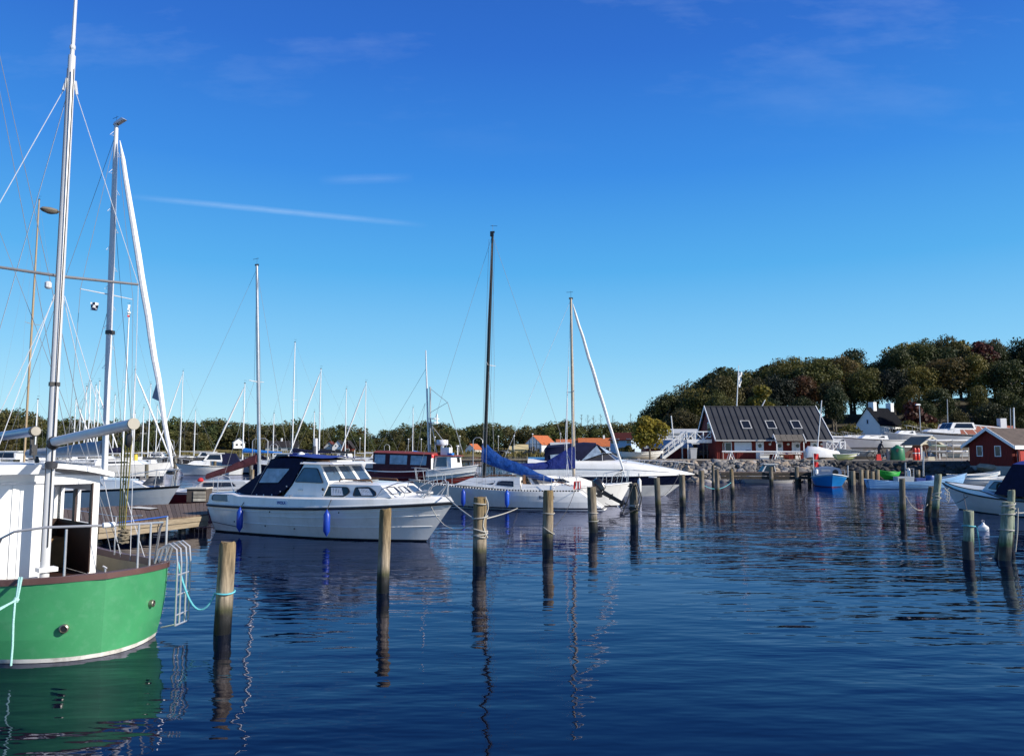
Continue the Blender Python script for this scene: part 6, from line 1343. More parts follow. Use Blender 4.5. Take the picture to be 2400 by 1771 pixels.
# wrap windscreen
def ring(z, k, off=0): return [(2.9,-1.22*k,z),(4.2,-1.12*k,z),(5.1-off,-.75*k,z),(5.55-off*1.4,0,z),(5.1-off,.75*k,z),(4.2,1.12*k,z),(2.9,1.22*k,z)]
w0, w1 = ring(1.93,1), ring(2.40,.78,.55); m = MB().grid([[V(p) for p in w0], [V(p) for p in w1]]); m.build('windscreen', mat('smoked_screen', (.035,.035,.04), .08, spec=.6), mc, ang=20)
m = MB().tube([V(p)+V((0,0,.02)) for p in w1], .024, 6).tube([V(p)+V((0,0,.0)) for p in w0], .02, 6)
for a, b in zip(w0, w1): m.tube([a, b], .018, 5)
m.build('windscreen_frame', alu, mc)
# bimini canopy
prof = []
for x, hw, zl, zt in ((.95,1.25,1.5,2.50),(1.1,1.25,1.5,2.78),(2.2,1.22,1.7,2.86),(3.2,1.16,1.95,2.96),(3.9,1.05,2.3,2.92)):
    prof.append([V((x,-hw,zl)), V((x,-hw*.97,zl*.35+zt*.65)), V((x,-hw*.82,zt-.04)), V((x,-hw*.4,zt+.06)), V((x,0,zt+.09)), V((x,hw*.4,zt+.06)), V((x,hw*.82,zt-.04)), V((x,hw*.97,zl*.35+zt*.65)), V((x,hw,zl))])
bm_ = MB().grid(prof).add(prof[0], [tuple(range(9))]).build('bimini_canopy', navyc, mc, ang=45)
facewin(bm_, ((1.15,-1.265,1.6),(3.1,-1.215,1.75),(3.1,-1.17,2.6),(1.15,-1.23,2.5)), [(.10,.10),(.86,.30),(.62,.86),(.06,.80)], vinyl, navyc, .02, 'canopy_window')
# sloping clear front panels between canopy and windscreen
for y0, y1, z in ((-1.06,-.42,0),(-.36,.36,1),(.42,1.06,2)):
    a, b = V((3.95,y0*.95,2.88)), V((3.95,y1*.95,2.88)); c_, d_ = V((5.0-.55*abs(y1)**1.5,y1*.92,2.43)), V((5.0-.55*abs(y0)**1.5,y0*.92,2.43)); MB().slab([a,b,c_,d_], .012).build('front_panel', vinyl, mc, False); MB().tube([a,d_], .035, 5).tube([b,c_], .035, 5).tube([a,b], .04, 5).build('panel_binding', navyc, mc)
MB().slab([(3.0,-1.20,1.98),(4.15,-1.12,2.38),(3.9,-1.03,2.86),(3.85,-1.04,2.80)], .012).build('side_panel', vinyl, mc, False)
m = MB()
for s in (1,-1):
    q = [Hm.sheer(Hm.t_at(x), s, .05, -.18) for x in (4.6,5.6,6.6,7.6,8.6)]; z_ = [.25,.62,.60,.55,.48]
    m.tube([V((q[0].x,q[0].y,q[0].z+.1))] + [V((p.x, p.y, p.z+.2+h)) for p, h in zip(q, z_)] + [V((9.45,0,1.82))], .017, 6)
    for p, h in list(zip(q, z_))[1:]: m.tube([V((p.x-.25, p.y, p.z+.15)), V((p.x, p.y, p.z+.2+h))], .013, 5)
m.build('bow_rail', chrome, mc)
MB().lathe([(.05,-.1),(.09,0),(.05,.1)], 10, (2.6,-1.35,1.62), 'x').build('side_vent', chrome, mc); Mm = Matrix.Translation((.95,44.79,0)) @ Matrix.Rotation(R(-3), 4, 'Z'); MC = lambda x, y, z: Mm @ V((x, y, z))
q = Hm.sheer(Hm.t_at(6.3), -1); fender('long white fender hanging on the bow side of the motor cruiser', P(1494.5, 1160, 42.2) if False else MC(6.2, q.y-.13, .62), .75, .11, gel, top=MC(6.2, q.y+.1, 1.5))

# ================================================================== RED CANOPY BOAT
rb = thing('red_canopy_boat', 'white and red fishing cruiser with dark red windowed canopy and radar', 'fishing cruiser', (-8.94, 49.42, 0), R(-25))
Hr = Hull(.2, 7.6, .4, 6.95, 2.6, .7, 1.32, 1.28, 1.68, .5, .25, .7, tm=.45)
hmr = Hr.mesh([('a',-.5,1),('a',.1,1),('s',-.62,2),('s',-.60,0),('s',-.3,0),('s',0,0)], 26)
hmr.mi = 0; hmr.m = [2 if (k_ == 0 and max(hmr.v[q_][0] for q_ in f_) < 4.75) else k_ for k_, f_ in zip(hmr.m, hmr.f)]; hmr.build('hull', [whitep, redhull, maroonh], rb); Hr.deck(-.35,.04).build('deck', deckm, rb); Hr.rail(.035, .01, .0).build('cap_rail', whitep, rb); Hr.rail(.03, -.58, .03).build('rub_rail', blackp, rb)
b4 = [(.8,-1.08,1.30),(4.9,-1.06,1.24),(4.9,1.06,1.24),(.8,1.08,1.30)]; t4 = [(.75,-.98,2.44),(4.95,-.94,2.33),(4.95,.94,2.33),(.75,.98,2.44)]
cp = frustum(b4, t4).build('canopy', maroonc, rb, False); ca = (b4[0], b4[1], t4[1], t4[0])
for u0, u1 in ((.03,.22),(.30,.60),(.66,.93)): facewin(cp, ca, [(u0,.40),(u1,.40),(u1,.90),(u0,.90)], vinyl, maroonc, .01, 'canopy_window')
MB().hexa([V(p)+V((0,s_,.0)) for p, s_ in zip(t4, (-.05,-.05,.05,.05))], [(.75,-.6,2.56),(4.95,-.6,2.44),(4.95,.6,2.44),(.75,.6,2.56)]).build('canopy_roof', mat('red_canopy_top', (.20,.035,.03), .8, var=.2), rb, False)
facewin(cp, (b4[1], b4[2], t4[2], t4[1]), [(.08,.42),(.48,.42),(.48,.9),(.08,.9)], vinyl, maroonc, .01, 'canopy_window')
m = MB(); k = 24
for s in (-1,):
    for i in range(k): x = .9 + 3.9*i/k; m.tube([(x,-1.10,1.30),(x+.08,-1.10,1.18)], .008, 3).tube([(x+.08,-1.10,1.18),(x+.16,-1.10,1.30)], .008, 3)
m.build('lacing', rope_w, rb)
rws = [[V((4.98+.05*math.sin(j*1.7), -1.02+.15*j, 2.30 - .28*i + .03*math.sin(i*2+j))) for j in range(6)] for i in range(5)]
fl = MB().grid(rws).build('folded_cloth', sailc, rb, ang=60); MB().grid([[V((5.02, -1.03+.15*j, 2.33)) for j in range(6)], [V((5.03, -1.03+.15*j, 2.12)) for j in range(6)]]).build('red_trim', redflag, rb)
wb = [(5.0,-.72,1.32),(6.2,-.68,1.38),(6.2,.68,1.38),(5.0,.72,1.32)]; wtp = [(5.05,-.66,2.22),(6.1,-.62,2.22),(6.1,.62,2.22),(5.05,.66,2.22)]
w_ = frustum(wb, wtp).build('wheelhouse', whitep, rb, False); facewin(w_, (wb[0], wb[1], wtp[1], wtp[0]), [(.08,.3),(.75,.3),(.72,.92),(.12,.92)], glassb, greyfr, .02); facewin(w_, (wb[1], wb[2], wtp[2], wtp[1]), [(.58,.55),(.85,.55),(.85,.90),(.58,.90)], glass, greyfr, .02)
MB().hexa([(4.95,-.76,2.225),(6.3,-.72,2.225),(6.3,.72,2.225),(4.95,.76,2.225)], [(4.95,-.72,2.29),(6.25,-.66,2.27),(6.25,.66,2.27),(4.95,.72,2.29)]).build('wheelhouse_roof', mat('red_canopy_top', (.20,.035,.03)), rb, False)
MB().box((5.15,-.2,2.29), (5.75,.2,2.75)).build('radar_pedestal', whitep, rb, False); MB().lathe([(.12,0),(.34,.06),(.36,.12),(.36,.32),(.33,.36)], 16, (5.15,0,2.85)).build('radar_dome', mat('radar_white', (.66,.66,.70), .3), rb); MB().tube([(5.15,0,2.29),(5.15,0,2.86)], .10, 8).build('radar_post', whitep, rb)
mr_ = mast_part(rb, (4.2,0,2.3), (3.9,0,8.8), .06, .035, mat('grey_white_mast', (.55,.56,.58), .4, .3), [], False); MB().tube([(4.3,0,2.3),(4.25,0,6.5)], .05, 7).tube([(4.25,0,6.4),(5.5,0,5.5)], .015, 5).tube([(4.28,0,4.9),(5.5,0,5.5)], .015, 5).tube([(5.5,0,5.5),(6.6,0,2.4)], .02, 5).tube([(4.28,0,4.6),(4.9,-.2,2.4)], .025, 5).tube([(4.3,0,4.2),(5.4,.1,2.9)], .025, 5).build('derrick', lampm, mr_); MB().box((4.3,-.3,4.5), (4.75,.3,4.54)).box((4.3,-.3,4.25), (4.75,.3,4.29)).tube([(4.75,0,4.2),(4.75,0,4.8)], .05, 6).build('crosstree', whitep, mr_)
wire_part(rb, [(V((3.9,0,7.6)), V((.4,0,2.6))), (V((3.9,0,5.5)), V((2.9,-.7,2.4))), (V((3.9,0,5.5)), V((2.9,.7,2.4)))], .010)
MB().box((5.8,-.5,2.29), (6.1,-.2,2.42)).build('blue_crate', cyanc, rb, False); MB().lathe([(.04,0),(.04,.5),(.09,.52),(.09,.6)], 8, (6.0,.4,2.28)).build('searchlight', whitep, rb)
m = MB()
for x in (5.2,6.0): m.tube([Hr.sheer(Hr.t_at(x),-1,0,-.06), Hr.sheer(Hr.t_at(x),-1,.45,-.06)], .014, 5)
m.build('stanchions', chrome, rb)

# ================================================================== GREY-WHITE YACHT beyond the jetty with tall mast
gy = thing('tall_white_yacht', 'tall masted white yacht with furled jib moored beyond the jetty at left', 'sailing yacht', (-21.67*1.107, 32.48*1.107, -.28), R(-25)); gy.scale = (1.107,)*3
Hg = Hull(-.3, 10.65, 0, 9.6, 3.3, .6, 1.05, 1.05, 1.30, .5, .24, .72, tm=.5)
Hg.mesh([('a',-.5,1),('a',.05,2),('a',.14,0),('f',.4,0),('f',.7,0),('s',-.055,2),('s',0,2)], 28).build('hull', [gel, darkfoul, mat('dark_grey_stripe', (.03,.032,.036), .4)], gy); Hg.deck(-.01,.05).build('deck', deckm, gy); Hg.rail(.025,.01,0).build('toe_rail', blackp, gy)
A = [(3.6,-1.05,1.06),(9.55,-.42,1.22),(9.55,.42,1.22),(3.6,1.05,1.06)]; T_ = [(3.7,-.92,1.58),(8.75,-.45,1.50),(8.75,.45,1.50),(3.7,.92,1.58)]
frustum(A, T_).build('cabin', gel, gy, False); fg = (A[0], A[1], T_[1], T_[0]); facewin(gy, fg, [(.58,.35),(.68,.35),(.68,.75),(.58,.75)], greyw, greyfr, .01, rnd=.03); facewin(gy, fg, [(.3,.35),(.5,.35),(.5,.75),(.3,.75)], glass, greyfr, .02, rnd=.05)
pp = [V(fg[0]).lerp(V(fg[1]), .80), V(fg[0]).lerp(V(fg[1]), .88)]; text_part(gy, '12', V(fg[0]).lerp(V(fg[1]), .80) + V((0,-.02,.16)), (V(fg[1])-V(fg[0])), (0,0,1), .20, blackp, bold=.006)
mg = mast_part(gy, (6.67,0,1.5), (6.37,0,15.6), .115, .08, alu, [(8.67,1.15,.2,alu)]); m = MB()
for i in range(15):
    z = 4.2 + .78*i; s = 1 if i % 2 else -1; x = 6.67 - .3*(z-1.5)/14.1; m.tube([(x, s*.10, z), (x, s*.26, z-.02), (x, s*.11, z+.16)], .012, 4)
m.build('mast_steps', wirew, mg); MB().hexa([(6.3,-.1,15.58),(6.9,-.08,15.72),(6.9,.08,15.72),(6.3,.1,15.58)], [(6.3,-.06,15.70),(6.7,-.05,15.84),(6.7,.05,15.84),(6.3,.06,15.70)]).build('masthead_fitting', alu, mg, False); MB().box((6.5,-.14,7.1), (6.7,.14,7.25)).build('mast_band', blackp, mg, False)
furled(gy, (10.25,0,2.0), (6.62,0,14.9), .105, mat('furled_white', (.72,.72,.72), .7, var=.15, stretch=(1,1,3), vs=4)); MB().slab([(9.35,0,5.3),(9.05,.02,4.55),(9.5,.0,4.4)], .02).build('jib_clew', mat('grey_uv_strip', (.25,.27,.33), .8), gy, False)
MB().lathe([(.06,0),(.17,.03),(.17,.12),(.07,.15)], 10, (10.2,0,1.72)).build('furler_drum', blackp, gy); MB().tube([(6.55,0,2.45),(2.0,0,2.35)], .075, 8).build('boom', alu, gy); boom_cover(gy, (6.5,0,2.5), (2.0,0,2.42), greyc, .50, .22, .22)
tt = V((6.4,0,15.3)); seg = [(V((-.2,0,1.1)), tt)]
for s in (1,-1): sp = V((6.35,s*1.15,8.7)); seg += [(V((6.4,s*1.4,1.1)), sp), (sp, tt), (V((6.2,s*1.4,1.1)), V((6.5,0,8.4)))]
seg += [(V((8.4,0,1.5)), V((6.42,0,12.5)))]; wire_part(gy, seg, .010); pulpit(gy, Hg, 10.55, .62, 1.5, .016); lifelines(gy, Hg, .8, 8.6, 5, .6)
rws = [[V((9.2+.55*math.cos(a), .3*math.sin(a), 1.32 + (.34 if k else 0)*abs(math.sin(a*1.3+.6)))) for a in [j*.6283 for j in range(10)]] for k in range(2)]; MB().grid(rws, True).build('sail_bag', mat('grey_bag', (.12,.12,.13), .9, var=.4), gy)
# flags in the rigging
def cloth(name, label, p, w_, h_, mts, pattern=None, cat='flag', seed=1):
    nx, nz = 6, 6; rr = random.Random(seed); m = MB()
    Pn = lambda i, j: V(p) + V((w_*i/nx, .05*math.sin(i*1.3+j*.4), -h_*j/nz - .08*w_*(i/nx)**2))
    for i in range(nx):
        for j in range(nz): m.mi = pattern(i, j) if pattern else 0; m.quad(Pn(i,j), Pn(i+1,j), Pn(i+1,j+1), Pn(i,j+1))
    return single(name, m, mts, label, cat, org=V(p))
cloth('chequered_flag', 'blue and white chequered signal flag below the tall mast spreader', P(212, 708, 31.5), .32, .34, [sailc, navyc], lambda i, j: (i//2 + j//2) % 2, seed=3)
cloth('small_pennant', 'small white pennant under the right spreader of the tall mast', P(299, 714, 30.5), .09, .22, [sailc]); cloth('small_pennant', 'small red and white pennant below the white one on the tall mast', P(298, 730, 30.5), .12, .22, [sailc, redflag, navyc], lambda i, j: 1 if j > 3 else (2 if j == 2 else 0))
# ================================================================== mooring piles
def pile_mat(name, top, mid, wet=.22, algae=(.05,.05,.02), z1=.42):
    m = bpy.data.materials.new(name); m.use_nodes = True; t = m.node_tree; L = t.links.new; b = t.nodes['Principled BSDF']; b.inputs['Roughness'].default_value = .85
    g = t.nodes.new('ShaderNodeTexCoord'); sp = t.nodes.new('ShaderNodeSeparateXYZ'); L(g.outputs['Object'], sp.inputs[0])
    mp = t.nodes.new('ShaderNodeMapping'); mp.inputs['Scale'].default_value = (9, 9, 1.2); L(g.outputs['Object'], mp.inputs[0])
    n = t.nodes.new('ShaderNodeTexNoise'); n.inputs['Scale'].default_value = 2.2; n.inputs['Detail'].default_value = 7; n.inputs['Roughness'].default_value = .65; L(mp.outputs[0], n.inputs['Vector'])
    n2 = t.nodes.new('ShaderNodeTexNoise'); n2.inputs['Scale'].default_value = 5; n2.inputs['Detail'].default_value = 3; L(g.outputs['Object'], n2.inputs['Vector'])
    ad = t.nodes.new('ShaderNodeMath'); ad.operation = 'MULTIPLY_ADD'; L(n2.outputs[0], ad.inputs[0]); ad.inputs[1].default_value = .22; L(sp.outputs[2], ad.inputs[2])
    rp = t.nodes.new('ShaderNodeValToRGB'); e = rp.color_ramp.elements; e[0].position = .0; e[0].color = (.008,.008,.006,1); e[1].position = 1; e[1].color = (*top,1)
    for p, c in ((.14+wet*.30,(.010,.009,.007)),(.19+wet*.32,(*algae,)),(.28+wet*.35,mid),(.66,tuple(.5*a+.5*b_ for a, b_ in zip(mid, top)))):
        q = e.new(p); q.color = (*c[:3],1)
    mr = t.nodes.new('ShaderNodeMapRange'); mr.inputs[1].default_value = -.1; mr.inputs[2].default_value = 1.6; L(ad.outputs[0], mr.inputs[0]); L(mr.outputs[0], rp.inputs[0])
    r2 = t.nodes.new('ShaderNodeMapRange'); r2.inputs[1].default_value = .3; r2.inputs[2].default_value = .72; r2.inputs[3].default_value = .32; r2.inputs[4].default_value = 1.6; L(n.outputs[0], r2.inputs[0])
    hv = t.nodes.new('ShaderNodeHueSaturation'); L(rp.outputs[0], hv.inputs['Color']); L(r2.outputs[0], hv.inputs['Value']); L(hv.outputs[0], b.inputs['Base Color'])
    bp = t.nodes.new('ShaderNodeBump'); bp.inputs['Distance'].default_value = .012; L(n.outputs[0], bp.inputs['Height']); L(bp.outputs[0], b.inputs['Normal'])
    rg_ = t.nodes.new('ShaderNodeMapRange'); rg_.inputs[1].default_value = .1; rg_.inputs[2].default_value = .4; rg_.inputs[3].default_value = .3; rg_.inputs[4].default_value = .88; L(sp.outputs[2], rg_.inputs[0]); L(rg_.outputs[0], b.inputs['Roughness']); return m
pm_warm = pile_mat('weathered_pile', (.19,.13,.055), (.30,.245,.175), .42); pm_grey = pile_mat('grey_pile', (.15,.12,.075), (.22,.185,.145), .45); pm_dark = pile_mat('dark_pile', (.13,.115,.08), (.11,.095,.075), .6); pm_green = pile_mat('greenish_pile', (.24,.25,.17), (.20,.25,.19), .5, (.03,.07,.03))
PILES = {}
def pile(key, label, top, base, wpx, mt, group='mooring piles along the berths', cap=None, seed=1, z=None):
    b = W(base[0], base[1]); D = b.y; r = wpx/FPX*D/2; tp = P(top[0], top[1], D); rr = random.Random(seed); m = MB(); rows = []; n = 16
    hs = [-1.2,-.3,0,.12,.3,.55,.8,1.0]; H_ = tp.z
    prof = [1+.05*math.sin(j*2.1+seed) + .03*math.sin(j*5+seed*3) for j in range(n)]
    lv = [-.7,-.05,.1,.3,.5,.7,.88,.965,1.0]
    for f in lv:
        c = b.lerp(tp, f) if f > 0 else b + (b-tp)*(-f); rad = r*(1.05-.06*f)*(.93 if f == 1.0 else 1)
        rows.append([c - b + V((math.cos(6.2832*j/n)*rad*prof[j]*(1+rr.uniform(-.02,.02)), math.sin(6.2832*j/n)*rad*prof[j], (rr.uniform(-.02,.02) if f == 1.0 else 0))) for j in range(n)])
    m.grid(rows, True); m.add(rows[-1], [tuple(range(n))])
    o = tag(m.build('mooring_pile', mt, None, True, b, 50), label, 'mooring pile', group); PILES[key] = (b, tp, r); return o
pile(1, 'nearest thick wooden pile, pale and cracked, right of the green ketch', (534,1270), (521,1484), 36, pm_warm, seed=1)
pile(2, 'wooden pile standing in front of the bow half of the white cabin cruiser', (904,1192), (897,1388), 26.5, pm_warm, seed=2)
pile(3, 'stout pile wound with white rope just right of the cruiser bow', (1125,1164), (1124,1324), 30, pm_warm, seed=3)
pile(4, 'pile in front of the name lettering of the blue covered sloop', (1286,1149), (1284,1284), 24, pm_warm, seed=4)
pile(5, 'pile in front of the transom of the blue covered sloop', (1386,1141), (1391,1247), 21, pm_grey, seed=5)
pile(6, 'dark pile hung with looped ropes right of the outboard motor', (1484,1132), (1487,1228), 18.5, pm_dark, seed=6)
pile(7, 'thin dark pile left of the motor cruiser bow with white cap ring', (1539,1119), (1543,1203), 13, pm_dark, seed=7)
pile(8, 'pile touching the navy bow band of the motor cruiser', (1598,1112), (1600,1186), 14, pm_grey, seed=8)
pile(9, 'first free standing pile right of the motor cruiser bow', (1644,1102), (1645,1165), 11.5, pm_grey, seed=9)
pile(10, 'pale pile in front of the left end of the dark pier', (1680,1100), (1682,1162), 9.5, pm_grey, seed=10)
pile(11, 'yellowish pile crossing the dark pier beam', (1714,1099), (1717,1158), 9, pm_warm, seed=11)
pile(12, 'thin pale pile furthest behind, left of the dark pier', (1671,1090), (1672,1144), 6, pm_grey, seed=12)
pile(13, 'lone dark pile standing before the long blue rowing boat', (2114,1121), (2116,1216), 12.5, pm_dark, seed=13)
pile(14, 'leaning weathered double pile left of the white clinker boat, taller half', (2199,1111), (2191,1212), 15, pm_green, seed=14)
pile(15, 'shorter black half of the leaning double pile', (2183,1140), (2173,1210), 13, pm_dark, seed=15)
pile(16, 'short pale green broken topped pile in front of the white clinker boat', (2270,1196), (2270,1310), 22, pm_green, seed=16)
pile(17, 'big grey green pile at the right edge tied with ropes', (2362,1176), (2354,1312), 25, pm_green, seed=17)
pile(18, 'pile top behind the big grey green pile at right edge', (2371,1148), (2368,1280), 15, pm_green, seed=18)
pile(19, 'black slanting pile leaning against the big right edge pile', (2362,1215), (2337,1306), 15, pm_dark, seed=19)
b, tp, r = PILES[16]; MB_ = MB().lathe([(r*1.12,-.5),(r*1.12,.42),(r*1.05,.44)], 16, tuple(b)); single('pile_sleeve', MB_, rubber, 'black sleeve round the foot of the pale green pile', 'pile sleeve', org=b)
b, tp, r = PILES[7]; single('cap_ring', MB().tube([tp + V((-.16+.16*math.cos(a), .2*math.sin(a), .02)) for a in [k*.5236 for k in range(13)]], .018, 5), gel, 'white hoop nailed on top of the thin dark pile', 'hoop', org=tp)
def coils(label, key, zs, mt, rr_=.014, extra=(), name='pile_rope'):
    b, tp, r = PILES[key]; m = MB()
    for z, tilt in zs:
        f = z/tp.z; c = b.lerp(tp, f); m.tube([c + V((math.cos(a)*(r*1.10+rr_), math.sin(a)*(r*1.10+rr_), tilt*math.cos(a) + .01*math.sin(a*2))) for a in [k*6.2832/14 for k in range(15)]], rr_, 5)
    for pts in extra: m.tube(pts, rr_, 5)
    return single(name, m, mt, label, 'rope', org=b.lerp(tp, zs[0][0]/tp.z) if zs else None)
b, tp, r = PILES[3]
coils('white rope wound in turns round the stout pile right of cruiser bow', 3, [(1.08,.04),(.80,-.03),(.70,.03),(.66,-.02),(1.40,.0)], rope_w, .016, [[b + V((.14+.06*math.sin(k), -.12, 1.55-.13*k)) for k in range(8)]])
coils('turquoise line tied low round the nearest thick pile', 1, [(.58,.01)], rope_c, .014)
coils('two grey rope turns round the pile before the name lettering', 4, [(.93,.0),(.48,-.10)], rope_w, .013); coils('grey rope turn round the pile before the sloop transom', 5, [(.62,.0),(.36,.02)], rope_w, .013)
b, tp, r = PILES[6]
m_ex = [[tp + V((-.02,-.2,.02)), tp + V((-.28,-.2,-.7)), tp + V((-.42,-.15,-1.05))], [tp + V((.05,-.22,-.02)), tp + V((.18,-.22,-.45)), tp + V((.05,-.22,-.9)), tp + V((-.3,-.2,-1.05))], [tp + V((.12,-.2,0)), tp + V((.26,-.2,-.5)), tp + V((.16,-.2,-.95))]]
coils('dark looped ropes hanging over the dark pile right of the outboard', 6, [(.60,.02),(.52,-.02),(1.36,.02)], rope_d, .022, m_ex); coils('white rope turns low on the dark pile right of the outboard', 6, [(.68,.02),(.63,-.01)], rope_w, .016)
b, tp, r = PILES[14]; rr = random.Random(4); coils('tangle of frayed white rope round the leaning double pile', 14, [(.95,.05),(.80,-.04),(.72,.06)], rope_w, .02, [[b.lerp(tp, .5) + V((.2+.25*rr.random(), -.15, .3-.12*k+.1*rr.random())) for k in range(6)] for _ in range(3)])
b, tp, r = PILES[17]; coils('ropes tied round the big grey green right edge pile', 17, [(1.32,.04),(1.26,-.03),(1.10,.02),(.72,.0)], rope_w, .016, [[b.lerp(tp, .9) + V((.22,-.05,0)), b.lerp(tp, .5) + V((.24,-.05,0)), b.lerp(tp, .15) + V((.22,-.05,0))]])
coils('turquoise rope hanging from the short pale green pile', 16, [(.80,.0)], rope_c, .014, [[V(PILES[16][0]) + V((.22,-.03,.78)), V(PILES[16][0]) + V((.27,-.03,.4)), V(PILES[16][0]) + V((.26,-.03,.05))]])
# mooring lines between boats and piles
p1 = PILES[1][0].lerp(PILES[1][1], .44) + V((-.12,-.05,0)); a = G(.55,-1.18,1.02)
rope('turquoise mooring line sagging from the green ketch stern to the nearest pile', sag(a, p1, .42, 14), .014, rope_c)
p3 = PILES[3]; c3 = p3[0].lerp(p3[1], .68)
rope('white bow line running from the cruiser bow to the stout rope wound pile', sag(CR(8.3,-.1,1.34), c3 + V((-.15,.02,0)), .03), .018, rope_w); rope('white line from the stout pile to the hull of the blue covered sloop', sag(c3 + V((.15,.05,0)), BI(3.4, 1.2, .1), .03), .016, rope_w)
rope('grey bow line looping down from the cruiser foredeck towards the water', [P(1000,1163,22.4), P(1012,1190,22.0), P(1024,1212,21.8), P(1042,1231,21.6), P(1062,1240,21.2), P(1082,1240,20.8), P(1112,1222,19.8)], .014, rope_w)
rope('black spring line along the waterline of the cabin cruiser', sag(CR(8.0,-.1,.75), CR(.2,-1.35,.35), .42, 16), .010, rope_d); rope('dark line from sloop stern to the pile before its transom', sag(BI(1.0,.3,.9), PILES[4][0].lerp(PILES[4][1], .3), .3), .012, rope_d)
rope('dark line low over the water from outboard to looped pile', sag(BI(-.3,.2,.3), PILES[6][0].lerp(PILES[6][1], .42), .1), .012, rope_d); rope('dark mooring line from the motor cruiser bow to the first free pile', sag(MC(8.9,-.4,1.1), PILES[9][0].lerp(PILES[9][1], .5), .25), .014, rope_d)
rope('dark breast line from motor cruiser bow down to its pile', sag(MC(8.6,-.5,1.3), PILES[7][0].lerp(PILES[7][1], .42), .25), .013, rope_d); rope('pale line strung from first free pile to the dark pier', sag(PILES[9][0].lerp(PILES[9][1], .5), PILES[11][0].lerp(PILES[11][1], .5), .35), .014, rope_c)
rope('rope sagging from lone dark pile to the leaning double pile', sag(PILES[13][0].lerp(PILES[13][1], .75), PILES[15][0].lerp(PILES[15][1], .5), .55), .014, rope_w)

# ================================================================== near jetty with planks
plank_m = [mat('jetty_plank_a', (.105,.068,.048), .85, var=.25, vs=4, stretch=(1,6,1), objrand=.2, bump=.004, bs=20), mat('jetty_plank_b', (.135,.092,.066), .85, var=.25, vs=4, stretch=(1,6,1), objrand=.2, bump=.004, bs=20)]
beam_m = mat('bleached_beam', (.27,.22,.15), .85, var=.25, vs=3, stretch=(1,1,5), dirt=(.18,.13,.08), ds=2, damt=.7, bump=.006, bs=10)
JZ = .55; A0, B0, C0, D0 = W(60,1250,JZ), W(487,1204,JZ), W(487,1177,JZ), W(60,1194,JZ)
jt = thing('near_jetty', 'wide brown planked jetty behind the green ketch stern', 'jetty', (A0.x, A0.y, 0)); og = V((A0.x, A0.y, 0))
ln = (B0-A0).length; n = int(ln/.16)
for i in range(n):
    f0, f1 = i/n, (i+.93)/n; p = [A0.lerp(B0, f0), A0.lerp(B0, f1), D0.lerp(C0, f1), D0.lerp(C0, f0)]; dz = random.uniform(-.006,.006)
    MB().hexa([q - og + V((0,0,dz-.045)) for q in p], [q - og + V((0,0,dz)) for q in p]).build('plank', plank_m[i % 2], jt, False)
dx = (B0-A0).normalized(); nx = V((dx.y,-dx.x,0))
for z0, z1, off, nm in ((.355,.503,.07,'edge_beam'),(.19,.335,.05,'lower_beam')):
    a, b = A0-og+nx*off, B0-og+nx*off; a.z = b.z = 0
    k = 3
    for i in range(k): q0, q1 = a.lerp(b, i/k), a.lerp(b, (i+.985)/k); MB().hexa([q0+V((0,0,z0)), q0+nx*-.12+V((0,0,z0)), q0+nx*-.12+V((0,0,z1)), q0+V((0,0,z1))], [q1+V((0,0,z0)), q1+nx*-.12+V((0,0,z0)), q1+nx*-.12+V((0,0,z1)), q1+V((0,0,z1))]).build(nm, beam_m, jt, False)
for i in range(4):
    q = (A0-og).lerp(B0-og, (i+.5)/4); MB().tube([V((q.x,q.y,-.8)) - nx*.3, V((q.x,q.y,.50)) - nx*.3], .12, 9).build('support_pile', pm_dark, jt)
    q = (D0-og).lerp(C0-og, (i+.5)/4); MB().tube([V((q.x,q.y,-.8)) + nx*.3, V((q.x,q.y,.50)) + nx*.3], .12, 9).build('support_pile', pm_dark, jt)
a, b = W(277,1224,JZ+.03), W(395,1209,JZ+.03); rope('bright blue rope lying along the jetty edge', [a.lerp(b, i/12) + V((0,.06*math.sin(i*1.9),0)) for i in range(13)], .018, rope_b)
single('pale_board', MB().hexa([W(300,1189,JZ+.012), W(352,1192.5,JZ+.012), W(372,1190,JZ+.012), W(325,1186,JZ+.012)], [W(300,1189,JZ+.04), W(352,1192.5,JZ+.04), W(372,1190,JZ+.04), W(325,1186,JZ+.04)]), mat('pale_ply', (.62,.60,.54), .8), 'pale bleached board lying on the jetty planks', 'board')
t = thing('mooring_box', 'weathered wooden box with slatted front at the jetty end', 'box', W(437,1176,JZ)); D_ = t.location.y; s_ = D_/FPX
MB().box((0,-.0,0), (45*s_,.6,30*s_)).build('box_body', mat('dark_box_wood', (.07,.055,.045), .85, var=.3), t, False)
for k in range(3): MB().box((16*s_,-.03,(2+8*k)*s_), (44*s_,-.002,(8.5+8*k)*s_)).build('slat', mat('pale_slat', (.38,.34,.27), .85, var=.3, objrand=.3), t, False)
MB().box((-4*s_,-.05,30*s_), (46*s_,.65,33*s_)).build('lid', mat('pale_lid', (.55,.52,.46), .85, var=.2), t, False)

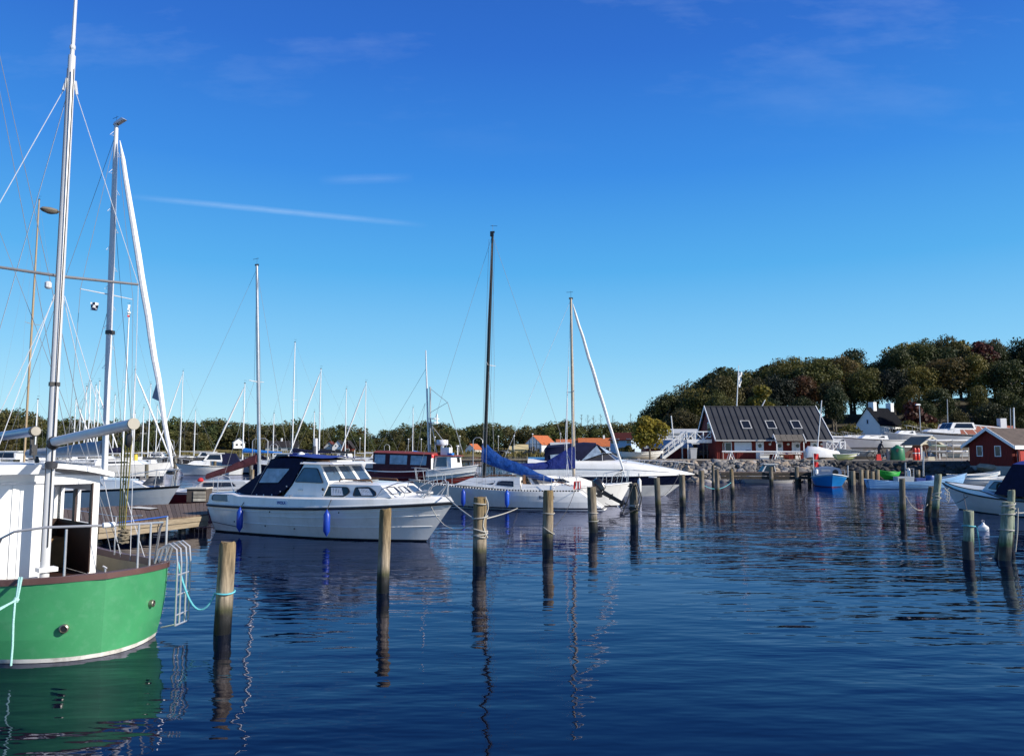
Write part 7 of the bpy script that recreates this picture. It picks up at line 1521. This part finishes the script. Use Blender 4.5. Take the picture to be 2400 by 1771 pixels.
# ================================================================== right hand white clinker boat with navy canopy
wbt = thing('white_clinker_boat', 'white clinker motor boat with dark navy canopy at the right edge', 'motor boat', (21.35, 28.79, 0), R(104))
Hw = Hull(-.5, 6.85, -.1, 6.0, 2.5, .55, .66, .66, 1.10, .45, .24, .62, tm=.5)
Hw.mesh([('a',-.45,1),('a',.03,0),('f',.16,0),('f',.33,0),('f',.5,0),('f',.67,0),('f',.84,0),('s',-.0,0)], 28, lap=.014).build('hull', [gelg, darkfoul, navy], wbt)
Hw.rail(.032, .0, .015).build('rub_rail', rubber, wbt); Hw.deck(-.01,.05).build('deck', deckm, wbt)
m = MB(); ts = [.42+.56*i/16 for i in range(17)]
for s in (1,-1): rws = [[Hw.sheer(t, s, .0, -.05), Hw.sheer(t, s, .20*min(1,(t-.42)*6)*(1-.6*max(0,t-.6)/.4), -.10)] for t in ts]; m.grid(rws if s > 0 else [r_[::-1] for r_ in rws]); 
m.grid([[Hw.sheer(t, s, .20*min(1,(t-.42)*6)*(1-.6*max(0,t-.6)/.4), -.10) for s in (1,-1)] for t in ts]); m.build('raised_foredeck', gel, wbt)
m = MB()
for s in (1,-1): m.tube([Hw.sheer(t, s, .21*min(1,(t-.42)*6)*(1-.6*max(0,t-.6)/.4), -.09) for t in ts], .022, 5)
m.build('foredeck_rail', rubber, wbt)
A = [(2.2,-.75,.85),(4.05,-.62,.95),(4.05,.62,.95),(2.2,.75,.85)]; T_ = [(2.2,-.66,1.42),(3.70,-.55,1.36),(3.70,.55,1.36),(2.2,.66,1.42)]; cb_ = frustum(A, T_).build('cabin', gelg, wbt, False); facewin(wbt, (A[2], A[3], T_[3], T_[2]), [(.14,.2),(.42,.2),(.42,.82),(.20,.82)], glassb, rubber, .03, rnd=.06); facewin(wbt, (A[1], A[2], T_[2], T_[1]), [(.1,.2),(.45,.2),(.45,.8),(.1,.8)], glassb, rubber, .03, rnd=.05); facewin(wbt, (A[1], A[2], T_[2], T_[1]), [(.55,.2),(.9,.2),(.9,.8),(.55,.8)], glassb, rubber, .03, rnd=.05)
MB().tube([(2.95+.0,.76+.0,1.08)]*1 + [(2.95+.20*math.cos(a),.80,1.08+.20*math.sin(a)) for a in [k*.5236 for k in range(13)]], .045, 7).build('rubber_ring', rubber, wbt)
b4 = [(-.3,-1.0,.75),(3.1,-1.02,.82),(3.1,1.02,.82),(-.3,1.0,.75)]; t4 = [(0,-.85,2.0),(2.35,-.80,2.05),(2.35,.80,2.05),(0,.85,2.0)]
frustum(b4, t4).build('canopy', navyc, wbt, False); MB().hexa([V(p)+V((0,0,.003)) for p in t4], [(0,-.4,2.14),(2.3,-.4,2.18),(2.3,.4,2.18),(0,.4,2.14)]).build('canopy_top', mat('blue_roof_canvas', (.012,.03,.21)), wbt, False)
facewin(wbt, (b4[1], b4[2], t4[2], t4[1]), [(.1,.25),(.9,.25),(.88,.85),(.12,.85)], vinyl, navyc, .02, 'canopy_window')
Wm = Matrix.Translation((21.35,28.79,0)) @ Matrix.Rotation(R(104), 4, 'Z'); WB = lambda x, y, z: Wm @ V((x, y, z))
rope('black mooring line crossing the clinker boat bow', sag(WB(4.6,.75,.72), PILES[14][0].lerp(PILES[14][1], .4), .25), .013, rope_d); rope('black line from the clinker bow to the short green pile', sag(WB(5.1,.55,.75), PILES[16][1] + V((0,0,-.05)), .2), .013, rope_d); rope('pale stern line from right edge pile out of frame', sag(PILES[17][0].lerp(PILES[17][1], .82) + V((.2,0,0)), WB(1.2,1.3,.35), .05), .013, rope_w)
b = W(2305,1243); t = thing('mooring_buoy', 'small white mooring buoy floating before the clinker boat', 'buoy', b); MB().lathe([(.02,-.10),(.13,-.06),(.17,.04),(.15,.13),(.06,.20),(.03,.26)], 14).build('float', gel, t); MB().tube([(0,0,.24),(.05,0,.31),(0,.02,.34),(-.05,0,.31),(0,0,.25)], .015, 5).build('ring', chrome, t)

# ================================================================== pier and small boats on the right
pierw = mat('dark_pier_timber', (.045,.036,.026), .9, var=.35, vs=3, stretch=(1,1,4)); pierl = mat('pale_pier_timber', (.26,.21,.14), .9, var=.3, vs=3)
a, b = P(1690,1110,57.9), P(2052,1110,57.6); a.z = b.z = .9
pr = thing('dark_pier', 'long low dark timber pier below the boulder revetment', 'pier', (a.x, a.y, 0)); og = V((a.x, a.y, 0)); u = (b-a).normalized(); nn = V((-u.y, u.x, 0))
for k, (z0, z1, o0) in enumerate(((.66,.88,-.03),(.42,.63,-.02))):
    p, q = V((0,0,0)), V((b.x-a.x, b.y-a.y, 0)); MB().hexa([p+nn*o0+V((0,0,z0)), p+nn*(o0+.12)+V((0,0,z0)), p+nn*(o0+.12)+V((0,0,z1)), p+nn*o0+V((0,0,z1))], [q+nn*o0+V((0,0,z0)), q+nn*(o0+.12)+V((0,0,z0)), q+nn*(o0+.12)+V((0,0,z1)), q+nn*o0+V((0,0,z1))]).build('side_beam', pierw, pr, False)
n = 66
for i in range(n):
    p0 = V((b.x-a.x, b.y-a.y, 0))*(i/n); p1 = V((b.x-a.x, b.y-a.y, 0))*((i+.9)/n); q = [p0-nn*.04, p1-nn*.04, p1+nn*1.3, p0+nn*1.3]; MB().hexa([x+V((0,0,.89)) for x in q], [x+V((0,0,.935)) for x in q]).build('plank', plank_m[i % 2], pr, False)
for px, top in ((1806,1094),(1866,1094),(1908,1100),(1990,1104)):
    x = (px-1200)/FPX*57.4 - a.x; MB().tube([V((x,-.2,-1)), V((x,-.2,P(px,top,57.4).z))], .15, 9).build('pier_pile', pm_grey, pr)
for px in (1872,1895,1930): x = (px-1200)/FPX*58.8 - a.x; MB().tube([V((x,1.2,-1)), V((x,1.2,.85))], .14, 8).build('pier_pile', pm_dark, pr)
# jetty stump with bollards beyond the blue bow
for k, (px, yt, yb) in enumerate(((1999,1103,1118),(2018,1100,1115),(2031,1101,1118),(2044,1104,1120),(2056,1100,1120))):
    q = P(px, yb, 57.5); q.z = .9; tp = P(px, yt, 57.5); single('stub_post', MB().tube([q + V((0,0,-1.2)), tp], .15, 9), pierl, ['first','second','third','fourth','fifth'][k] + ' stub post from the left in the row beyond the blue fishing boat', 'post', 'stub posts beyond the blue fishing boat', org=q)
def slim_post(label, px, yb, yt, D, r, mt): q, tp = P(px, yb, D), P(px, yt, D); single('thin_post', MB().tube([q, tp], r, 6), mt, label, 'post', org=q)
slim_post('thin metal post left of the white fender on the jetty', 2122, 1118, 1083, 55.5, .05, lampm); slim_post('thin leaning post rising from the blue rowing boat berth', 2164, 1116, 1058, 55.5, .06, lampm); slim_post('short thin post beside the green dinghy', 1987, 1118, 1090, 56, .05, lampm)
q = P(2123, 1098, 55.4); m = MB().tube([q, P(2141,1098,55.4), P(2141,1128,55.4)], .04, 6); single('mooring_hoop', m, lampm, 'thin grey tubular mooring frame behind the blue rowing boat', 'frame', org=P(2141,1128,55.4))
single('standing_fender', MB().lathe([(.05,-.42),(.13,-.36),(.13,.24),(.05,.36),(.03,.44)], 10, tuple(P(2130,1110,55.6))), gel, 'white bottle shaped fender standing behind the rowing boat', 'fender'); single('wooden_stub', MB().lathe([(.13,-.4),(.13,.3),(.11,.34)], 9, tuple(P(2152,1112,55.8))), pm_warm, 'pale wooden stub behind the rowing boat barrels', 'post')
# open rowing boats
def rowboat(name, label, loc, rz, L, B, mt, inm, zs=.5, zm=.42, zb=.62, z=0, cat='rowing boat', tw=.45, strakes=True, ext=0):
    t = thing(name, label, cat, (loc[0], loc[1], z), rz); H_ = Hull(-L/2, L/2, -L/2+.15, L/2-.45, B, tw, zs, zm, zb, .22, .3, .7, tm=.5)
    rows = [('a',-.22,0),('a',.03,0),('f',.2,0),('f',.45,0),('f',.72,0),('s',0,0)]; H_.mesh(rows, 20, lap=.03 if strakes else 0).build('hull', [mt], t)
    m = MB()
    for s in (1,-1): g = [[H_.sheer(i/16, s, .012, .015), H_.sheer(i/16, s, .012, -.05), H_.sheer(i/16, s, -.22, -.09)] for i in range(17)]; m.grid(g if s < 0 else [r_[::-1] for r_ in g])
    m.grid([[H_.sheer(i/16, s, -.22, -.09) for s in (1, 0, -1)] for i in range(17)]) if False else m.grid([[H_.sheer(i/16, s, -.22, -.09) for s in (1, -1)] for i in range(17)]); m.build('interior', inm, t)
    for f in (.25,.5,.72): p, q = H_.sheer(f, 1, -.10, -.05), H_.sheer(f, -1, -.10, -.05); MB().hexa([p+V((-.12,0,0)), p+V((.12,0,0)), q+V((.12,0,0)), q+V((-.12,0,0))], [p+V((-.12,0,.03)), p+V((.12,0,.03)), q+V((.12,0,.03)), q+V((-.12,0,.03))]).build('thwart', inm, t, False)
    H_.rail(.02, .01, .01, n=16).build('gunwale_rail', inm if name != 'blue_rowing_boat' else mt, t); return t, H_
bluer = mat('pale_blue_boat_paint', (.22,.42,.66), .5, var=.1, dirt=(.2,.25,.3), damt=.2); blued = mat('blue_boat_paint', (.012,.22,.62), .4, var=.08)
a, b = W(2036,1144), W(2262,1143); c = (a+b)/2
rowboat('blue_rowing_boat', 'long pale blue clinker rowing boat with a high rising bow', c, math.atan2(b.y-a.y, b.x-a.x), (b-a).length+.35, 1.55, bluer, mat('blue_grey_inside', (.12,.2,.3), .7), .62, .46, .98, tw=.35)
for k, (px, lb, w_, h_) in enumerate(((2165,'blue plastic crate standing in the pale blue rowing boat',.32,.34),)):
    q = P(px-10, 1127, 53.3); single('blue_crate', MB().box((q.x-w_, q.y-.25, q.z-.2), (q.x+w_, q.y+.25, q.z+.22)), mat('crate_blue', (.02,.05,.22), .5), lb, 'crate')
q = P(2180, 1127, 53.3); single('blue_barrel', MB().lathe([(.25,-.3),(.30,-.2),(.31,.1),(.28,.34),(.26,.38),(.2,.37)], 14, tuple(q)), mat('barrel_blue', (.02,.07,.25), .4), 'blue plastic barrel in the pale blue rowing boat', 'barrel')
q = P(2119, 1124, 53.4); single('fish_box', MB().hexa([q+V((-.55,-.3,-.25)), q+V((.5,-.3,-.25)), q+V((.5,.3,-.25)), q+V((-.55,.3,-.25))], [q+V((-.6,-.34,.22)), q+V((.55,-.34,.22)), q+V((.55,.34,.22)), q+V((-.6,.34,.22))]), greyw, 'grey net covered fish box in the pale blue rowing boat', 'fish box')
greenb = mat('bright_green_boat', (.03,.42,.05), .4, var=.08); q = P(2079,1118,58); rowboat('green_dinghy', 'bright green little dinghy beyond the pale blue rowing boat', (q.x,q.y), R(200), 2.2, 1.0, greenb, greenb, .35,.3,.50, z=.62, cat='dinghy')
q = P(2325,1128,55); rowboat('grey_white_dinghy', 'grey and white open boat lying behind the clinker boat bow', (q.x,q.y), R(8), 5.2, 1.5, gelg, deckm, .48,.42,.75, z=.12, strakes=False); q = P(2285,1120,57); rowboat('pale_dinghy', 'pale blue grey dinghy half hidden behind the high blue bow', (q.x,q.y), R(5), 4.0, 1.4, bluewh, deckm, .5,.45,.7, z=.30, strakes=False)
q = P(2012,1078,68); rowboat('grey_quay_boat', 'grey rowing boat standing on the quay before the stored yachts', (q.x,q.y), R(178), 3.7, 1.2, mat('grey_boat_paint', (.34,.33,.32), .6), deckm, .55,.5,.75, z=GZ+.28, strakes=False)
q = P(1985,1076,67); rowboat('optimist_dinghy', 'small cream and yellow green sailing pram on the quay', (q.x,q.y), R(0), 2.2, 1.1, mat('lime_cream', (.48,.55,.25), .5), gel, .42,.40,.50, z=GZ+.12, cat='dinghy', tw=.7, strakes=False)
q = P(1504,1066,74); rowboat('upturned_white_boat', 'white upturned boat lying on the quay left of young maple', (q.x,q.y), R(4), 4.2, 1.5, gel, gel, .5,.45,.6, z=GZ+.2, strakes=False)
# blue fishing boat, bow on
bb = W(1950,1141); th = R(-106); bf = thing('blue_fishing_boat', 'bright blue fishing boat seen bow on with grey wheelhouse front', 'fishing boat', (bb.x-3.9*math.cos(th), bb.y-3.9*math.sin(th), 0), th)
Hf = Hull(0, 4.6, 0, 3.9, 2.35, .75, .62, .62, .92, .4, .2, .6, tm=.55, p=2.6); Hf.mesh([('a',-.4,1),('a',.03,0),('f',.5,0),('s',-.12,2),('s',0,2)], 20).build('hull', [blued, redhull, mat('light_blue_band', (.15,.45,.75), .4)], bf); Hf.deck(-.03,.04).build('deck', greyw, bf); Hf.rail(.03,0,.01).build('cap_rail', whitep, bf)
gw2 = mat('grey_blue_cabin', (.20,.25,.34), .5, var=.08); m = MB(); ring_ = [(-.86,.60),(-.90,1.0),(-.78,1.26),(-.45,1.35),(0,1.38),(.45,1.35),(.78,1.26),(.90,1.0),(.86,.60)]; m.hexa([V((.6,y,z)) for y, z in ring_], [V((2.3,y*.97,z)) for y, z in ring_]); cbn = m.build('wheelhouse', gw2, bf, False)
MB().lathe([(.0,0),(.17,.0),(.17,.02),(.2,.02),(.2,-.01)], 14, (2.31,.45,.98), 'x').build('porthole', blackp, cbn); MB().box((2.30,-.5,1.06), (2.33,.1,1.16)).build('name_board', greyfr, cbn, False)
MB().tube([(2.2,-1.0,.6),(2.2,-1.0,2.35)], .03, 6).build('flag_staff', mastw, bf); MB().lathe([(.04,0),(.11,.05),(.11,.3),(.05,.36)], 9, (2.6,-.85,.85)).build('winch', whitep, bf)
m = MB()
for s in (1,-1): m.tube([Hf.sheer(.45,s,0,-.05), Hf.sheer(.45,s,.5,-.05), Hf.sheer(.15,s,.5,-.05), Hf.sheer(.15,s,0,-.05)], .02, 5)
m.build('rails', chrome, bf); Fm = Matrix.Translation(bf.location) @ Matrix.Rotation(th, 4, 'Z')
p_ = Fm @ V((2.2,-1.0,2.33)); cloth('red_flag', 'small red flag at the top of the blue boat staff', p_, .42, .42, [redflag]); p_ = Fm @ V((2.2,-1.0,1.72)); cloth('red_flag', 'lower triangular red flag on the blue boat staff', p_, .38, .36, [redflag], seed=2)
# small cabin boat behind the pier
q = P(1790,1114,61.2); sb_ = motorboat('small white cabin boat with grey windows moored behind the dark pier', (q.x, q.y), R(180), 4.6, 1.7, .55, gelg, gelg, z=-.12, roof=True); sb_.scale = (.9, .9, .9)

# ================================================================== boats in the middle distance (left and centre)
# maroon sloop behind the cruiser stern
yacht('maroon hulled sloop with maroon sail cover behind the cruiser stern', W(520,1190), R(-18), 7.6, 2.5, .85, maroonh, gel, 2.0, .62, cabm=gelg, boom=False, lines=False, detail=True, spr=(), name='sailing_boat')
mo = [o for o in bpy.data.objects if o.get('label', '').startswith('maroon hulled')][0]
for ch in list(mo.children):
    if ch.name.startswith('mast'): 
        for g in list(ch.children): bpy.data.objects.remove(g)
        bpy.data.objects.remove(ch)
D = mo.location.y; inv = (Matrix.Translation(mo.location) @ Matrix.Rotation(R(-18), 4, 'Z')).inverted(); lc = lambda px, py, d=0: inv @ P(px, py, D+d)
mast_part(mo, lc(608,1120), lc(602,622), .085, .06, mat('grey_silver_mast', (.40,.41,.43), .35, .7), [(lc(602,895).z,.55,.1,alu)]); p, q = lc(603,1083), lc(484,1120); MB().tube([p, q], .05, 7).build('boom', alu, mo); boom_cover(mo, p, q + V((0,0,.0)), maroonc, .42, .20, .16)
tt = lc(602,630); bw, stn = V((3.7,0,1.0)), V((-3.7,0,.8)); wire_part(mo, [(stn, tt), (bw, tt), (V((.7,-1.1,.8)), lc(596,893)), (lc(596,893), tt), (V((.7,1.1,.8)), lc(612,893)), (lc(612,893), tt)], .007); MB().tube([V((-3.6,-.8,.8)), V((-3.6,-.8,1.5)), V((-3.6,.8,1.5)), V((-3.6,.8,.8))], .018, 6).build('stern_rail', chrome, mo)
single('red_deck_bag', MB().lathe([(.10,0),(.14,.05),(.10,.14),(.03,.17)], 9, tuple(P(470,1128,D-.5))), redflag, 'red sail bag lying on the maroon sloop bow', 'sail bag')
def mast_h(px, py, D): return P(px, py, D).z
def YB(label, pxm, base_y, ytop, rz, L, fb, **k):
    """place a background yacht so that its mast stands at column pxm"""
    D = EYE*FPX/(base_y-1052); f = k.get('mast_f', .58); c = P(pxm, 1052, D); off = (-L/2 + L*f); loc = (c.x - off*math.cos(rz), c.y - off*math.sin(rz)); return yacht(label, loc, rz, L, L*.31, fb, mast_h=mast_h(pxm, ytop, D), mr=k.pop('mr', .075), **k)
YB('white yacht with dark blue spray hood and bright blue boom cover', 569, 1108, 898, R(172), 9.5, 1.15, spray=navyc, cover=cyanc, jib=True)
YB('white yacht with two dark fenders at the left jetty head', 226, 1104, 893, R(20), 12, 1.45, cover=greyc)
YB('white yacht with a slim mast and yellow topped pile before it', 288, 1118, 718, R(16), 10.5, 1.2, cover=navyc)
YB('white yacht moored under the tall furled jib', 309, 1112, 866, R(14), 9.5, 1.1, jib=True); YB('white yacht left of the silver mizzen mast', 205, 1106, 893, R(175), 9, 1.1); YB('white sloop whose mast shows left of the stern davit', 196, 1101, 905, R(14), 9, 1.1)
YB('white yacht with leaning furled jib on the dark far pier', 422, 1093, 870, R(180), 9.5, 1.2, jib=True); YB('white yacht with a crossed spreader mast above the cruiser canopy', 685, 1105, 802, R(172), 10, 1.15, jib=None, cover=navyc)
YB('white sloop with double leaning stays above the cruiser roof', 748, 1104, 864, R(176), 9.5, 1.1, jib=True, cover=blackp); YB('white yacht with short mast behind the sloop with double stays', 735, 1097, 965, R(180), 7, 1.0)
YB('white yacht with plain mast above the cruiser windscreen', 809, 1097, 911, R(178), 8.5, 1.0); YB('white yacht with leaning furled jib and red sail bag left of the red canopy boat', 855, 1098, 895, R(176), 9, 1.1, jib=True)
YB('small white sloop with bright blue boom cover beyond the red canopy boat', 967, 1094, 955, R(180), 7, .9, cover=cyanc)
YB('sloop with wooden varnished mast at the far left', 58, 1120, 468, R(170), 9.5, 1.0, mm=mastwood, mr=.10, spr=((.52,.95),), cover=None); YB('white yacht behind the wooden masted sloop', 82, 1112, 935, R(175), 8, 1.0)
YB('white sloop with slim mast just right of the silver mizzen mast', 218, 1100, 902, R(14), 8.5, 1.0, jib=True); YB('white yacht with slim mast between tall mast and furled jib', 333, 1103, 955, R(178), 8, 1.0); YB('far white yacht with short mast left of the tall mast', 172, 1096, 935, R(12), 8, 1.0, jib=True); YB('far white yacht whose mast stands beside the tall furled jib', 347, 1096, 900, R(15), 9, 1.0)
YB('far white sloop whose mast shows left of the tall mast base', 184, 1095, 958, R(12), 7.5, .95); YB('far white sloop with navy boom cover just right of the tall mast', 264, 1096, 925, R(12), 8, 1.0, cover=navyc); YB('far white sloop behind the white cabin boat under the furled jib', 365, 1092, 950, R(14), 7.5, .95, jib=True); YB('far white sloop whose mast rises left of the tiny cottage', 455, 1092, 962, R(178), 7.5, .95); YB('far white sloop with short mast right of the maroon sloop mast', 640, 1093, 968, R(178), 7, .9)
YB('pale yacht whose thin mast stands beside the far left pile', 313, 1098, 968, R(12), 8, 1.0)
# cabin boats at the far pier
def MBt(label, px, base_y, rz, L, **k): D = EYE*FPX/(base_y-1052); c = P(px, 1052, D); return motorboat(label, (c.x, c.y), rz, L, L*.34, k.pop('fb', 1.0), **k)
MBt('white cabin boat with slanted side windows on the dark far pier', 478, 1092, R(180), 8); MBt('white motor boat with navy canopy left of the blue boom cover', 492, 1112, R(195), 6.6, canvas=navyc, hullm=gel); MBt('navy hulled motor boat with blue canopy behind the cruiser canopy', 655, 1110, R(175), 7.5, canvas=bluec2, hullm=navy)
MBt('white motor boat with arched windows above the cruiser roof', 800, 1096, R(170), 7); MBt('white motor boat at left edge behind the green ketch', 12, 1112, R(180), 9, fb=1.2); MBt('white motor yacht at far left behind the wheelhouse roof', 60, 1105, R(14), 8.5, fb=1.2); MBt('white cabin boat just left of the red canopy boat', 880, 1095, R(180), 7); MBt('white cabin boat under the tall furled jib foot', 380, 1092, R(14), 8)
MBt('white cabin boat far off between red canopy boat and blue sail cover', 700, 1094, R(180), 6.5)
# far piers
piermd = mat('black_pier_boards', (.022,.02,.02), .85, var=.4, vs=2, stretch=(3,1,.5), objrand=.4)
def far_pier(label, px0, px1, y, D, zt, board=True):
    a, b = P(px0, y, D), P(px1, y, D); t = thing('far_pier', label, 'pier', (a.x, a.y, 0)); Lp = b.x - a.x; n = max(4, int(Lp/.9))
    MB().box((0,-.05,zt), (Lp,2.0,zt+.12)).build('deck', piermd if board else pierl, t, False)
    if board:
        pm = None
        for i in range(n):
            if pm is None: pm = MB().box((.02,-.10,.25), (Lp/n-.03,-.02,zt-.02)).build('board', piermd, t, False).data
            else: link('board', pm, t, (Lp*i/n, .02*(i % 2), 0))
    for i in range(max(3, n//3)):
        x = Lp*i/(max(3, n//3)-1); MB().tube([(x,.2,-1),(x,.2,zt+.5)], .14, 7).build('post', pm_dark, t)
    return t
far_pier('black boarded far pier behind the tall furled jib', 322, 505, 1101, 98, 1.45); far_pier('black far pier behind the cabin cruiser canopy', 560, 905, 1096, 112, 1.35)
fpz = far_pier('dark open pier on stilts right of the red canopy boat', 1080, 1312, 1098, 92, 1.35, False)
m = MB(); 
for i in range(14): x = (1312-1080)/FPX*92*i/13; m.box((x-.05,-.05,.1), (x+.05,.05,1.35))
m.build('stilts', piermd, fpz, False); MB().box((0,-.08,1.12), ((1312-1080)/FPX*92,-.02,1.32)).box((0,-.08,.55), ((1200-1080)/FPX*92,-.02,.7)).build('beams', piermd, fpz, False)
for k, (px0, px1) in enumerate(((372,382),(384,398),(424,440),(448,466))): a, b = W(px0,1102), W(px1,1102); single('pontoon_float', MB().tube([a+V((0,-.5,.06)), b+V((0,-.5,.06))], .16, 8), gel, ['first','second','third','fourth'][k] + ' white float from the left under the black far pier', 'float', 'white floats under the far pier')
a = W(393,1102); single('red_float', MB().lathe([(.05,-.3),(.26,-.15),(.3,.1),(.2,.32),(.05,.4)], 10, (a.x, a.y-1.0, .35)), redflag, 'pinkish red float at the foot of the leaning furled jib', 'float')
for k, (px, yt, yb, D, r, mt, lb) in enumerate(((318,1064,1108,80,.17,pm_warm,'yellow topped pile left of the black far pier'),(344,1088,1140,52,.12,pm_dark,'thin dark pile at the left end of the black far pier'),(411,1068,1102,90,.20,pm_dark,'dark pile under the foot of the leaning furled jib'),(504,1064,1106,82,.15,pm_grey,'grey pile before the white yacht with blue spray hood'),(588,1062,1112,78,.16,pm_dark,'dark pile right of the maroon boom'),(592,1100,1120,70,.14,pm_warm,'short pale pile below the maroon boom end'),(740,1027,1075,88,.22,mat('white_post', (.62,.62,.64), .5),'white square post above the cruiser roof'),(737,1045,1075,87,.2,mat('dark_rubber_fender', (.05,.055,.07), .6),'dark padded pile beside the white post'))):
    q = P(px, yb, D); q.z = -.5; single('harbour_pile', MB().tube([q, P(px, yt, D)], r, 9), mt, lb, 'pile', org=q)
yp = [o for o in bpy.data.objects if o.get('label') == 'yellow topped pile left of the black far pier'][0]; a = P(318,1066,80) - yp.location; MB().lathe([(.20,-.75),(.22,-.2),(.18,.05),(.06,.1)], 10, tuple(a)).build('cap', mat('yellow_plastic', (.62,.45,.03), .5), yp)
# tubular berth hoops
for k, (px, w_, yt, yb, D) in enumerate(((391,17,1030,1062,110),(610,18,1029,1066,70),(642,9,1041,1064,90),(907,6,1041,1062,100),(1052,6,1041,1062,100),(1120,11,1027,1066,70))):
    a, b = P(px-w_, yb, D), P(px-w_, yt+4, D); c, d = P(px+w_, yt+4, D), P(px+w_, yb, D); a.z = d.z = .2; e = V((.25,0,.22)); single('berth_hoop', MB().tube([a, b, b+e, c+V((-e.x,0,e.z)), c, d], .045, 6), lampm, ['grey tubular hoop behind the leaning furled jib','grey tubular hoop round the mast of the maroon sloop','small tubular hoop left of the crossed spreader mast','tubular hoop above the red canopy roof','tubular hoop right of the radar dome','tubular hoop left of the black mast'][k], 'berth hoop', org=a)

# ================================================================== yachts stored ashore on the right quay
cradle = mat('cradle_steel', (.10,.05,.04), .7)
def ashore(label, px, D, rz, L, fb, zk, **k):
    c = P(px, 1052, D); z = GZ + zk; k2 = dict(k); mot = k2.pop('motor', False)
    t = motorboat(label, (c.x, c.y), rz, L, L*.33, fb, z=z, **k2) if mot else yacht(label, (c.x, c.y), rz, L, L*.32, fb, z=z, mast_h=2.2, spr=(), boom=False, lines=False, **k2)
    if not mot:
        for ch in list(t.children):
            if ch.name.startswith('mast'):
                for g in list(ch.children): bpy.data.objects.remove(g)
                bpy.data.objects.remove(ch)
    m = MB()
    for x in (-L*.25, L*.22):
        for s in (-1,1): m.beam((x, s*1.1, -zk), (x, s*.8, -.1), .08); 
        m.beam((x,-1.1,-zk+.05),(x,1.1,-zk+.05),.1)
    m.beam((-L*.25,0,-zk+.05),(L*.22,0,-zk+.05),.1); m.build('cradle', cradle, t, False)
    MB().hexa([(-.7,-.06,-zk+.08),(.5,-.06,-zk+.08),(.5,.06,-zk+.08),(-.7,.06,-zk+.08)], [(-1.0,-.09,-.45),(1.0,-.09,-.45),(1.0,.09,-.45),(-1.0,.09,-.45)]).build('keel', k.get('foul') or redhull, t, False); return t
greyf = mat('grey_topside', (.45,.45,.46), .35, var=.05); brownf = mat('brown_antifoul', (.10,.035,.028), .7)
ashore('white yacht ashore in the middle with a black sheer stripe', 2055, 80, R(188), 7.6, 1.0, 1.0, hullm=whitep, stripe=blackp, foul=mat('pale_grey_foul', (.42,.42,.42), .6)); ashore('white yacht ashore at left with navy sheer line', 2008, 88, R(190), 6.6, 1.0, 1.15, hullm=whitep, stripe=navy, foul=brownf)
ashore('grey hulled yacht ashore left of the big stored cruiser', 2128, 83, R(190), 5.6, 1.2, 1.35, hullm=greyf, foul=brownf); ashore('big white motor cruiser ashore with black window band above the shelter', 2232, 84, R(183), 10.2, 1.5, 1.15, motor=True, hullm=whitep, stripe=navy, foul=mat('cream_bottom', (.50,.45,.36), .6), roof=False)
ashore('white boat ashore half hidden behind the right deck', 1968, 84, R(180), 5.0, .9, .8, foul=greyf); ashore('white motor boat stored under the white staircase landing', 1602, 82, R(182), 4.6, .8, .35, motor=True, foul=gel, roof=False)
single('yellow_tarp', MB().hexa([P(1588,1052,80)+V((0,0,0)), P(1622,1052,80), P(1622,1052,81), P(1588,1052,81)], [P(1592,1045,80), P(1616,1044,80), P(1616,1044,81), P(1592,1045,81)]), mat('yellow_cover', (.55,.36,.03), .7), 'yellow cover on top of the boat stored under the landing', 'cover')
m = MB()
for k, (px0, px1, y0, y1, D) in enumerate(((1946,2010,1023,1024,84),(2085,2175,1022,1016,90),(1520,1596,1029,1030,92))): spar(['long white mast stored over the yachts right of clubhouse','grey mast stored above the yachts before the white house','white spar stored beyond the young maple'][k], P(px0, y0, D), P(px1, y1, D), .09, .07, mastw)
# dark parked car and grey bin under the stairs
t = thing('wheelie_bin', 'grey wheeled bin beside the clubhouse stair posts', 'bin', atz(1622,73,GZ)); MB().hexa([(-.26,-.3,.05),(.26,-.3,.05),(.26,.3,.05),(-.26,.3,.05)], [(-.32,-.38,1.0),(.32,-.38,1.0),(.32,.38,1.0),(-.32,.38,1.0)]).build('bin_body', greyf, t, False); MB().box((-.34,-.4,1.002), (.34,.4,1.08)).build('lid', greyfr, t, False)
far_car(1645, 79, 1, 'dark car parked behind the posts under the clubhouse landing', R(90))
